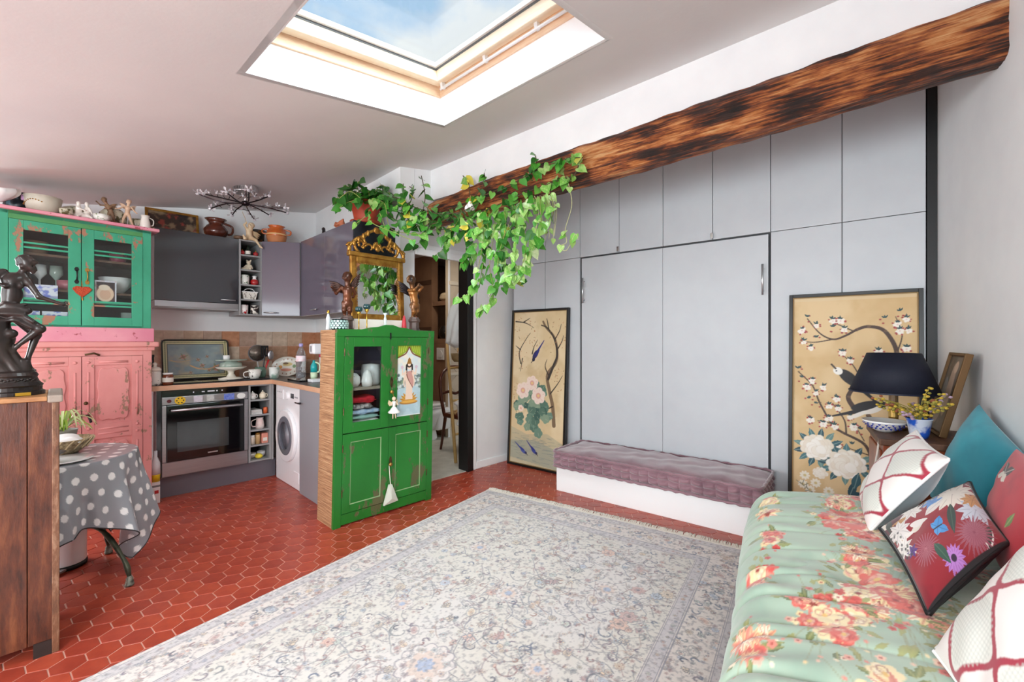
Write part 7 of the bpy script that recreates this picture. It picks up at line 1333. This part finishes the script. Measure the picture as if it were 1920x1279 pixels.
cv = Canvas(.22, .36, 60, 98, (84, 76, 72)); cv.mottle((40, 36, 36), .1, .4, .6, .9, 1); cv.ell(.12, .2, .04, .13, (176, 150, 132), .1, .8); cv.ell(.06, .12, .05, .1, (170, 150, 130), -.3, .6); cv.ell(.13, .31, .025, .03, (190, 160, 140)); cv.ell(.05, .2, .03, .06, (130, 140, 150), .2, .7)
pp_ = thing('small_oil_painting', 'small dark figure painting in a gilt frame leaning behind the dried flowers', 'picture', RW.w(.52, -.145, NZ+.0035), RW.deg); pp_.rotation_euler = (math.radians(-13), 0, RW.a)
for a in ((0, 0, .014, .40), (.246, 0, .26, .40), (.014, 0, .246, .014), (.014, .386, .246, .40)): box('frame_rail', mat('dull_gilt', (96, 68, 36), .5, .4), pp_, a[0], -.006, a[1], a[2], .022, a[3], bevel=.003)
print_flat('painted_canvas', cv, pp_, .02, .02, .004, vmat('painted_canvas', .4)); box('backing', M_dark, pp_, .01, .006, .01, .25, .018, .39)
bl_l = bpy.data.lights.new('bathroom_fill_light', 'AREA'); bl_l.energy = 9; bl_l.size = .3; bl_l.color = (1, .9, .78); bo_l = bpy.data.objects.new('bathroom_fill_light', bl_l); COL.objects.link(bo_l); bo_l.location = (-.90, 5.0, 2.40)  # fill light added out of view to brighten the bathroom
ts = thing('red_tassel', 'red beaded tassel hanging from the bedside cabinet', 'tassel', RW.w(.92, -.402, .52)); MB().lathe([(.006, 0), (.016, .02), (.018, .07), (.012, .10), (.005, .115)], 10).build('beads', mat('red_beads', (186, 26, 36), .4, bump=.8, bscale=120), ts, smooth=True); MB().tube([(0, 0, .11), (.012, -.006, .20), (.018, -.01, .265)], .004, 6).build('cord', mat('pale_cord', (214, 206, 196), .8), ts)
# ================================================================== BATHROOM BEYOND THE DOORWAY
BD = Fr(-.41, 4.218, 46)
M_btile = mat('brown_bath_tile', (150, 116, 90), .35, col2=(132, 100, 78), scale=5); M_ltile = mat('cream_bath_tile', (214, 198, 172), .3, col2=(204, 186, 160), scale=6)
def bwall(nm, x0, y0, x1, y1, z0, z1, m, lab): o = box(nm, m, None, x0, y0, z0, x1, y1, z1); o.location = BD.o; o.rotation_euler = (0, 0, BD.a); return struct(o, lab, 'wall')
bf = bwall('floor_bathroom', -.60, .0, 2.1, 2.4, -.02, .004, mat('pale_stone_floor', (206, 204, 194), .45, col2=(184, 182, 172), scale=7), 'pale stone floor of the small bathroom'); bf['category'] = 'floor'
bwall('wall_bath_far', -.62, 2.3, 2.1, 2.4, 0, 2.5, M_btile, 'brown tiled far wall of the bathroom'); bwall('wall_bath_end', 1.9, .2, 2.0, 2.3, 0, 2.5, M_ltile, 'cream tiled end wall of the bathroom'); bwall('wall_bath_inner', -.66, .1, -.615, 2.35, 0, 2.5, M_btile, 'tiled inner side of the kitchen partition')
bl = bwall('wall_bath_front', .75, 1.30, 1.9, 1.36, 0, 2.5, M_ltile, 'cream tiled bathroom wall with diamond tiles'); bwall('wall_bath_side', .75, 1.66, .85, 2.3, 0, 2.5, M_btile, 'brown tiled bathroom side wall'); bwall('wall_bath_boxing', .75, 1.361, .85, 1.659, 0, 1.22, M_btile, 'brown tiled boxing under the bathroom niche'); bwall('wall_bath_niche', 1.05, 1.361, 1.10, 1.66, 1.22, 2.5, M_btile, 'back of the bathroom shelf niche')
bwall('wall_bath_closing', .62, .0, 2.0, .2, 0, 2.5, M_ltile, 'bathroom wall beside the doorway') if False else None
co = bwall('ceiling_bathroom', -.65, .0, 2.1, 2.4, 2.42, 2.48, M_ceil, 'low white bathroom ceiling'); co['category'] = 'ceiling'
for z in (1.22, 1.72): o = box('niche_shelf', M_btile, bpy.data.objects['wall_bath_niche'], .76, 1.362, z, 1.05, 1.658, z+.06, bevel=.003)
for z in (2.02, 1.38): box('dark_tile_band', mat('dark_band', (92, 66, 50), .4), bpy.data.objects['wall_bath_side'], .742, 1.67, z, .752, 2.3, z+.06)
dt = MB().prism([(0, -.135), (.135, 0), (0, .135), (-.135, 0)], -.006, 0).mesh('tile'); dt.materials.append(M_ltile); dt2 = MB().prism([(0, -.135), (.135, 0), (0, .135), (-.135, 0)], -.006, 0).mesh('tile'); dt2.materials.append(mat('rose_bath_tile', (206, 180, 160), .3))
for i in range(4):
    for j in range(9):
        x, z = .90+i*.28+(j % 2)*.14, .12+j*.14
        if x < 1.72 and z < 1.25: o = bpy.data.objects.new('tile', (dt, dt2)[(i+j) % 2]); COL.objects.link(o); o.parent = bl; o.location = (x, 1.30, z)
box('dado_rail', mat('cream_rail', (226, 214, 192), .35), bl, .75, 1.285, .80, 1.9, 1.30, .84, bevel=.006); box('tile_border', mat('cream_rail', (226, 214, 192), .35), bl, .75, 1.29, 1.98, 1.9, 1.30, 2.03, bevel=.004); box('corner_strip', M_whitec, bl, .742, 1.292, 0, .775, 1.30, 2.45)
tw = thing('folded_towel', 'beige folded towel on the bathroom niche shelf', 'towel', BD.w(.90, 1.50, 1.776), BD.deg); body('towel', [('e', (0, 0, .05), (.12, .11, .045)), ('e', (-.03, -.02, .09), (.09, .09, .035))], .01, .03, mat('beige_towel', (206, 184, 150), .9, bump=.4, bscale=90), tw)
pot('dark_pot', 'black decorated pot on the lower bathroom niche shelf', 'pot', BD.w(.86, 1.50, 1.281), [(.06, 0), (.09, .05), (.09, .12), (.06, .16), (.065, .17), (.0, .17)], mat('black_decor', (30, 26, 24), .3, col2=(120, 96, 60), scale=20, lo=.6, hi=.64))
fp = thing('flush_plate', 'white square flush plate on the brown tiled boxing', 'flush plate', BD.w(.7505, 1.42, 1.0), BD.deg); box('plate', M_whitec, fp, -.012, -.04, 0, 0, .12, .16, bevel=.004); o = MB().tube([(-.018, .04, .08), (-.010, .04, .08)], .05, 20).build('button', M_whitec, fp)
wc = thing('toilet', 'white wall-hung toilet with a closed lid', 'toilet', BD.w(.512, 1.40, .004), BD.deg); n = 32
prof = [(.10, .12), (.15, .2), (.19, .32), (.20, .40), (.0, .405)]; MB().lathe(prof, n, sx=1.15, sy=.9).build('bowl', M_whitec, wc, smooth=True); box('tank_body', M_whitec, wc, .02, -.16, .12, .24, .16, .40, bevel=.03, seg=3); MB().lathe([(.0, .408), (.205, .408), (.205, .425), (.0, .427)], n, sx=1.15, sy=.9).build('seat', M_whitec, wc); MB().lathe([(0, .432), (.20, .432), (.20, .455), (.15, .465), (0, .466)], n, sx=1.15, sy=.9).build('lid', M_whitec, wc, smooth=True); MB().lathe([(.10, .0), (.11, .02), (.09, .13)], 20).build('foot', M_whitec, wc)
cr = thing('bentwood_chair', 'dark mahogany balloon-back chair with a floral seat in the bathroom', 'chair', BD.w(.49, .59, .004), BD.deg); M_mah = wood('mahogany', (62, 26, 14), (104, 48, 26), scale=5, stretch=(4, 4, 1), rough=.3, bump=.1, coat=.3)
MB().tube(smooth_path([(-.19, .20, .40), (-.215, .23, .62), (-.20, .26, .82), (-.10, .275, .92), (.02, .275, .94), (.13, .275, .91), (.21, .26, .80), (.215, .23, .62), (.19, .20, .40)], 6), .02, 10).build('back_hoop', M_mah, cr, smooth=True); MB().tube(smooth_path([(-.205, .235, .64), (-.10, .235, .66), (0, .235, .63), (.10, .235, .66), (.205, .235, .64)], 5), .017, 8).build('back_rail', M_mah, cr, smooth=True)
box('seat_frame', M_mah, cr, -.21, -.20, .38, .21, .21, .43, bevel=.015); body('seat_pad', [('e', (0, 0, .435), (.20, .19, .035))], .012, .02, mat('floral_tapestry', (176, 146, 100), .85, col2=(110, 60, 50), scale=22, lo=.52, hi=.6), cr)
for x, y, x2, y2 in ((-.18, -.17, -.19, -.19), (.18, -.17, .19, -.19), (-.18, .19, -.19, .27), (.18, .19, .19, .27)): MB().tube(smooth_path([(x, y, .40), (x*1.02, (y+y2)/2, .2), (x2, y2, 0)], 4), [.021, .02, .019, .018, .017, .016, .015, .014, .014], 8).build('leg', M_mah, cr, smooth=True)
bp = thing('bamboo_ladder', 'slim bamboo towel ladder leaning in the bathroom doorway', 'ladder', BD.w(.066, .292, .006), BD.deg); M_bam = mat('bamboo', (206, 170, 110), .45, col2=(190, 152, 92), scale=9)
for dx in (0, .15): MB().tube([(dx, .0, .0), (dx+.02, .10, .62), (dx+.04, .20, 1.25)], [.018, .017, .015], 10).build('pole', M_bam, bp, smooth=True)
for z in (.28, .62, .96): MB().tube([(.32*z/1.25*.1, z*.16, z), (.165, z*.16, z)], .012, 8).build('rung', M_bam, bp, smooth=True)
tl_ = thing('small_hand_towel', 'pale hand towel over the bamboo ladder rung', 'towel', BD.w(.12, .33, .34), BD.deg); body('towel', [('c', (.0, .03, .26), (.09, .03, .27), .02, .02), ('c', (.0, -.01, .05), (.08, -.005, .06), .02, .022), ('c', (.045, -.01, .05), (.045, .02, .26), .035, .03)], .012, .03, mat('pale_towel', (226, 220, 214), .9), tl_)
rb = thing('bath_robe', 'white bathrobe hanging above the bamboo ladder', 'robe', BD.w(.16, .34, 1.18), BD.deg); U, V = np.meshgrid(np.linspace(0, 2*math.pi, 60), np.linspace(0, 1, 30)); wd2 = .02+.16*np.sin(np.clip(V*1.25, 0, 1)*math.pi*.62)**1.1*(1+.12*np.sin(U*6+V*5)); wd2 = np.where(V > .93, wd2*(1-(V-.93)*9), wd2)
sheet('robe', np.stack([wd2*np.cos(U)+.11*(1-V), .55*wd2*np.sin(U), .74*(1-V)], -1), None, mat('white_terry', (232, 232, 230), .95, bump=.3, bscale=120), rb); MB().tube([(.11, 0, .73), (.11, .02, .80)], .004, 6).build('hanging_loop', M_whitec, rb); 
wb_ = pot('wall_basket', 'small dark wicker basket under the white bathrobe', 'basket', BD.w(.172, .372, 1.03), [(.05, 0), (.075, .03), (.085, .09), (.08, .09), (.05, .015)], mat('dark_wicker', (150, 124, 86), .7, bump=.6, bscale=60))
MB().tube([(.0, -.08, .088), (BD.X*.05+BD.Y*.05+Vector((0, 0, .15))), (BD.X*.088+BD.Y*.118+Vector((0, 0, .222)))], .003, 5).build('hanging_cord', M_whitec, wb_)
wh = thing('robe_hook', 'metal wall hook carrying the white bathrobe', 'hook', BD.w(.27, .102, 1.97), BD.deg); MB().tube([(0, 0, 0), (0, .20, 0), (0, .262, .02)], .006, 8).build('arm', M_steel, wh, smooth=True); box('back_plate', M_steel, wh, -.02, -.002, -.03, .02, .004, .03, bevel=.002)
ar = thing('arched_panel', 'cream arched panel standing just inside the bathroom', 'panel', BD.w(-.585, .30, .004), BD.deg+52); n = 20; pts = [(0, 0), (.16, 0), (.16, 1.55)]+[(.08+.08*math.cos(a), 1.55+.11*math.sin(a)) for a in np.linspace(0, math.pi, 12)][1:-1]+[(0, 1.55)]; MB().prism(pts, 0, .03).build('panel', mat('cream_panel', (222, 210, 190), .5), ar, bevel=.004); MB().tube([(.02, -.002, .05), (.02, -.002, 1.5)], .004, 6).build('edge_bead', M_whitec, ar)
# ================================================================== TRAILING POTHOS
def bY(px, off=-.12): r = (px-960)/F_PX; return (3.6-1.017+off)/(.784+.62*r)       # distance of the plane just before the beam
po = thing('trailing_pothos', 'big trailing pothos in a terracotta pot, its vines strung along the old beam', 'plant', at(689, 415, 3.52)); PO = po.location.copy()
M_pot = mat('terracotta_pot', (178, 70, 44), .55, col2=(160, 60, 38), scale=8, bump=.1)
PZ = 2.211
po.location = KA.w(.93, .42, PZ); PO = po.location.copy()
pt = MB().lathe([(.085, .03), (.092, .05), (.115, .155), (.122, .16), (.126, .195), (.115, .195), (.10, .15), (.0, .145)], 32).build('pot', M_pot, po, smooth=True); MB().lathe([(.085, 0), (.12, .012), (.128, .036), (.12, .036), (.10, .016), (0, .014)], 32).build('saucer', M_pot, po, smooth=True); MB().lathe([(.112, .16), (0, .165)], 24).build('soil', mat('soil', (50, 36, 28), .95), po)
leafv = [(0, 0, 0), (-.28, -.10, .05), (-.46, .10, .10), (-.47, .34, .11), (-.33, .62, .07), (-.12, .88, .0), (0, 1.06, -.05), (.12, .88, .0), (.33, .62, .07), (.47, .34, .11), (.46, .10, .10), (.28, -.10, .05), (0, .34, -.02), (0, .68, -.03)]
leaff = [(0, 1, 2, 12), (12, 2, 3), (12, 3, 4, 13), (13, 4, 5), (13, 5, 6), (0, 12, 10, 11), (12, 9, 10), (12, 13, 8, 9), (13, 7, 8), (13, 6, 7)]
def leaf_mat(nm, a, b, hi=.62):
    m, nt, bs = _nodes(nm); v = _coord(nt, (1, 1, 1)); nt.links.new(_ramp(nt, _noise(nt, v, 3.2, 6, .7), [(.50, lin4(a)), (hi, lin4(b))]), bs.inputs['Base Color']); bs.inputs['Roughness'].default_value = .32; bs.inputs['Coat Weight'].default_value = .15
    bs.inputs['Subsurface Weight'].default_value = 0; return m
LM = [leaf_mat('leaf_deep', (38, 96, 30), (58, 122, 42)), leaf_mat('leaf_green', (66, 138, 44), (110, 172, 70)), leaf_mat('leaf_light', (112, 172, 70), (190, 212, 140)), leaf_mat('leaf_pale', (150, 192, 100), (216, 226, 180)), leaf_mat('leaf_yellow', (212, 196, 70), (190, 190, 80))]
LME = []
for m in LM:
    me = bpy.data.meshes.new('leaf'); me.from_pydata([(x, y, z) for x, y, z in leafv], [], leaff); me.materials.append(m); me.polygons.foreach_set('use_smooth', [True]*len(me.polygons)); LME.append(me)
def solid(p):                           # inside masonry, joinery or the beam
    k = K.l(p); w = W.l(p)
    if k.x > .605 and k.x < .775 and k.y > -1.155: return True
    if k.x > .60 and k.y > -1.175 and k.y < -1.02 and (p.z > 1.99 or k.x > 1.33): return True
    if w.x > -.2 and w.y > -1.042 and w.y < -.8 and 2.255 < p.z: return True
    if k.x > .235 and k.y > -1.075 and 1.49 < p.z < 2.212: return True
    return p.z > cz(p.x, p.y)-.004
EYE = Vector((0, 0, CAM_Z))
def clear_of(pts):                       # how far a set of points must come forward into the room
    d = Vector((0, 0, 0))
    for _ in range(40):
        if not any(solid(p+d) for p in pts): break
        c = sum(pts, Vector())/len(pts); d = d+(EYE-c).normalized()*.008-Vector((0, 0, .003 if any((p+d).z > cz(p.x, p.y)-.01 for p in pts) else 0))
    return d
M_vine = mat('vine_green', (122, 140, 64), .5, col2=(150, 150, 84), scale=20); M_vine2 = mat('vine_brown', (78, 62, 40), .6); M_vine3 = mat('vine_pale', (176, 176, 130), .5)
rg = random.Random(17); LEAVES = []
def vine(pts, n_leaf, size, pal, m=M_vine, r=.0032, off=-.12, hang=.75, depth=.05, Y=None):
    P = [at(px, py, (bY(px, off) if Y is None else Y)+rg.uniform(-depth, depth)*.5) for px, py in pts]; S = smooth_path(P, 8); S = [p+clear_of([p]) for p in S]; MB().tube([p-PO for p in S], r, 5).build('vine', m, po, smooth=True)
    for k in range(n_leaf):
        p = S[min(len(S)-1, int((k+rg.random())/n_leaf*len(S)))]; LEAVES.append((p, size*rg.uniform(.65, 1.25), rg.choice(pal), hang))
dk, md, lt = [0, 0, 0, 1, 1], [0, 0, 1, 1, 1, 1, 1, 2, 2, 2, 2, 0, 1, 4], [1, 1, 2, 2, 2, 3, 3]
# crown of the pot
for k in range(20):
    a = k*2.4; L = rg.uniform(.07, .22); h = rg.uniform(.05, .20); b = PO+Vector((0, 0, .165)); q = b+Vector((L*math.cos(a), L*math.sin(a)*.8, h)); e = b+Vector((1.5*L*math.cos(a), 1.3*L*math.sin(a)*.8, h*.55-.03)); 
    e.z = min(e.z, cz(e.x, e.y)-.05); q.z = min(q.z, cz(q.x, q.y)-.05); S = [p+clear_of([p]) for p in smooth_path([b, q, e], 6)]; MB().tube([p-PO for p in S], .003, 5).build('vine', M_vine, po, smooth=True)
    for j in range(5): LEAVES.append((S[int((.35+.65*j/4)*(len(S)-1))], rg.uniform(.065, .105), rg.choice(dk), .5))
for pts, Y in (([(672, 375), (652, 380), (630, 395)], 3.42), ([(676, 372), (655, 360), (628, 380)], 3.4), ([(700, 372), (690, 400), (668, 420)], 3.35), ([(706, 375), (722, 385), (734, 430), (790, 440)], 3.4), ([(690, 405), (700, 420), (740, 437), (775, 452)], 3.2), ([(712, 400), (722, 432), (712, 450)], 3.3)): vine(pts, 5, .07, dk+[2], Y=Y, r=.003)
# from the pot to the beam
for pts in ([(712, 368), (745, 372), (780, 390), (830, 402), (880, 395)], [(715, 378), (750, 400), (800, 430), (860, 425), (915, 400)], [(710, 385), (752, 420), (790, 425), (840, 410), (900, 380)], [(752, 400), (757, 370), (756, 345)], [(790, 410), (797, 370), (790, 330)], [(760, 402), (775, 362), (768, 350)]):
    P = [at(px, py, 3.45-(px-712)*.0005) for px, py in pts]; S = [p+clear_of([p]) for p in smooth_path(P, 8)]; MB().tube([p-PO for p in S], .0035, 5).build('vine', M_vine2, po, smooth=True)
    n = int(len(S)*.40)+2
    for k in range(n): LEAVES.append((S[int(k/n*(len(S)-1))], rg.uniform(.05, .085), rg.choice(dk if k % 3 else md), .6))
# along the beam
for pts, nl, pal in (([(840, 395), (900, 370), (960, 345), (1010, 318), (1060, 300), (1092, 296)], 26, md), ([(850, 415), (910, 395), (970, 368), (1030, 345), (1075, 332)], 26, md), ([(860, 400), (905, 350), (908, 325)], 7, md), ([(880, 405), (880, 350), (868, 330)], 5, [2, 4, 4, 1]), ([(985, 335), (1005, 310), (1003, 290)], 6, md), ([(1040, 320), (1062, 298), (1085, 300), (1075, 330), (1040, 335)], 10, lt)): vine(pts, nl, .075, pal, M_vine2, .004, -.09)
# hanging strands
for pts, nl, pal in (([(800, 430), (795, 450), (772, 462)], 6, dk), ([(840, 425), (838, 460), (815, 480)], 6, md), ([(870, 420), (880, 470), (862, 500)], 7, md), ([(900, 400), (906, 450), (892, 520), (880, 550), (858, 562)], 15, lt), ([(912, 402), (916, 450), (905, 500), (898, 540)], 12, md), ([(930, 392), (926, 440), (918, 500), (926, 555), (905, 578), (898, 580)], 19, lt), ([(945, 390), (948, 430), (935, 480), (932, 530)], 12, md), ([(960, 384), (966, 430), (962, 490), (944, 540)], 15, lt), ([(985, 376), (982, 420), (986, 470), (970, 525)], 14, lt), ([(1000, 372), (1006, 410), (1000, 450), (982, 500), (962, 520)], 14, lt), ([(1020, 366), (1028, 395), (1012, 440), (992, 480)], 12, lt), ([(975, 380), (955, 420), (940, 470), (955, 510)], 12, md), ([(1012, 368), (1014, 400), (1016, 430)], 5, lt), ([(1030, 360), (1038, 395), (1028, 425)], 4, lt), ([(925, 395), (900, 430), (878, 440)], 8, md), ([(880, 410), (860, 440), (846, 452)], 8, md), ([(860, 412), (842, 440), (826, 446)], 7, dk+[4])): vine(pts, nl, .07, pal, M_vine, .0026, -.14, .85, .12)
vine([(1066, 345), (1072, 385), (1060, 430), (1062, 455), (1048, 462), (1062, 470), (1078, 440), (1084, 450)], 6, .055, [2, 3, 3], M_vine3, .0028)
for k in range(7): x = 1002+k*6; vine([(x, 368), (x+rg.uniform(4, 14), 392), (x+rg.uniform(-4, 8), 428+rg.uniform(0, 30))], 1, .045, [3], M_vine3, .0024)
for k in range(80):                       # fill of the thick hanging bunch
    px = rg.triangular(850, 1010, 930); py = rg.uniform(405, 500) if px < 890 else rg.uniform(400, 540); LEAVES.append((at(px, py, bY(px, rg.uniform(-.2, -.04))), rg.uniform(.05, .085), rg.choice(md+lt), .85))
for k in range(44): px = rg.uniform(740, 860); py = rg.uniform(385, 440); LEAVES.append((at(px, py, bY(px, rg.uniform(-.12, .0)) if px > 800 else 3.4), rg.uniform(.05, .08), rg.choice(dk+md), .7))
rest = [MB() for _ in LM]; cnt = 0
rg.shuffle(LEAVES)
for p, s, c, hang in LEAVES:
    a = rg.uniform(-2.4, 2.4); tilt = -math.pi/2*hang+rg.uniform(-.5, .5)
    M = Matrix.Rotation(a*.5, 4, 'Z') @ Matrix.Rotation(rg.uniform(-.7, .7), 4, 'Y') @ Matrix.Rotation(math.pi, 4, 'Z') @ Matrix.Rotation(tilt, 4, 'X') @ Matrix.Rotation(rg.uniform(-.9, .9), 4, 'Z') @ Matrix.Diagonal((s, s, s, 1))
    q = p-PO; top = cz(p.x, p.y)-.04
    if p.z > top: q.z = top-PO.z
    M = Matrix.Translation(q) @ M; M = Matrix.Translation(clear_of([PO+(M @ Vector(v)) for v in leafv])) @ M; cnt += 1
    if cnt <= 300:
        o = bpy.data.objects.new('leaf', LME[c]); COL.objects.link(o); o.parent = po; o.matrix_local = M
    else: rest[c].add([M @ Vector(v) for v in leafv], leaff)
for c, mb in enumerate(rest):
    if mb.v: o = mb.build('leaf_mass', LM[c], po, smooth=True); o['kind'] = 'stuff'
pf = thing('paper_flower', 'crumpled white paper flower tucked among the vines on the old beam', 'ornament', at(881, 392, bY(881, -.10))); M_pf = mat('white_paper', (236, 230, 228), .8)
for k in range(9): a = k*.7; MB().ball((.022*math.cos(a), -.012*(k % 3), .018*math.sin(a*1.3)+.01), (.02, .008, .026), 7, 5).build('petal', M_pf, pf, smooth=True)
# cherub fishing from the edge of the wall cabinet, its line tied to the ceiling light
t = thing('fishing_cherub', 'cream sitting cherub with wings holding a thin rod on the wall cabinet edge', 'figurine', K.w(-.125, .275, 2.190), K.deg-12); s = .0042; S = lambda *p: tuple(q*s for q in p)
body('figure', [('e', S(0, 0, 8), S(8, 7, 7)), ('c', S(0, 0, 8), S(-1, 0, 24), 6.5*s, 6*s), ('e', S(3, -1, 34), S(6, 6, 7)), ('e', S(4, 1, 37), S(6.6, 6.4, 5.6)), ('c', S(-5, -2, 26), S(-10, -5, 34), 2.8*s, 2.2*s), ('c', S(-10, -5, 34), S(-6, -6, 40), 2.2*s, 1.8*s), ('c', S(4, -2, 26), S(0, -8, 34), 2.8*s, 2.2*s), ('c', S(-4, -3, 7), S(-9, -12, 3), 4.6*s, 3.4*s), ('c', S(-9, -12, 3), S(-12, -14, 9), 3*s, 2*s), ('c', S(4, -3, 7), S(12, -10, 2), 4.6*s, 3.4*s), ('c', S(12, -10, 2), S(20, -14, -12), 3.2*s, 2*s), ('c', S(20, -14, -12), S(24, -16, -15), 1.9*s, 1.4*s)], 1.0*s, 2.2*s, mat('cream_cherub', (222, 198, 164), .5, col2=(196, 166, 130), scale=9), t)
for k in range(4): MB().tube([S(3, 5, 24-k*2), S(14, 9, 22-k*3), S(22-k*2, 10, 18-k*4)], [2.2*s, 2.4*s, .8*s], 6).build('wing', mat('cherub_wing', (206, 178, 140), .55), t, smooth=True)
MB().tube([S(-5, -7, 36), S(-9, -8, 50), S(-14, -9, 62)], .002, 5).build('rod', M_bam, t)
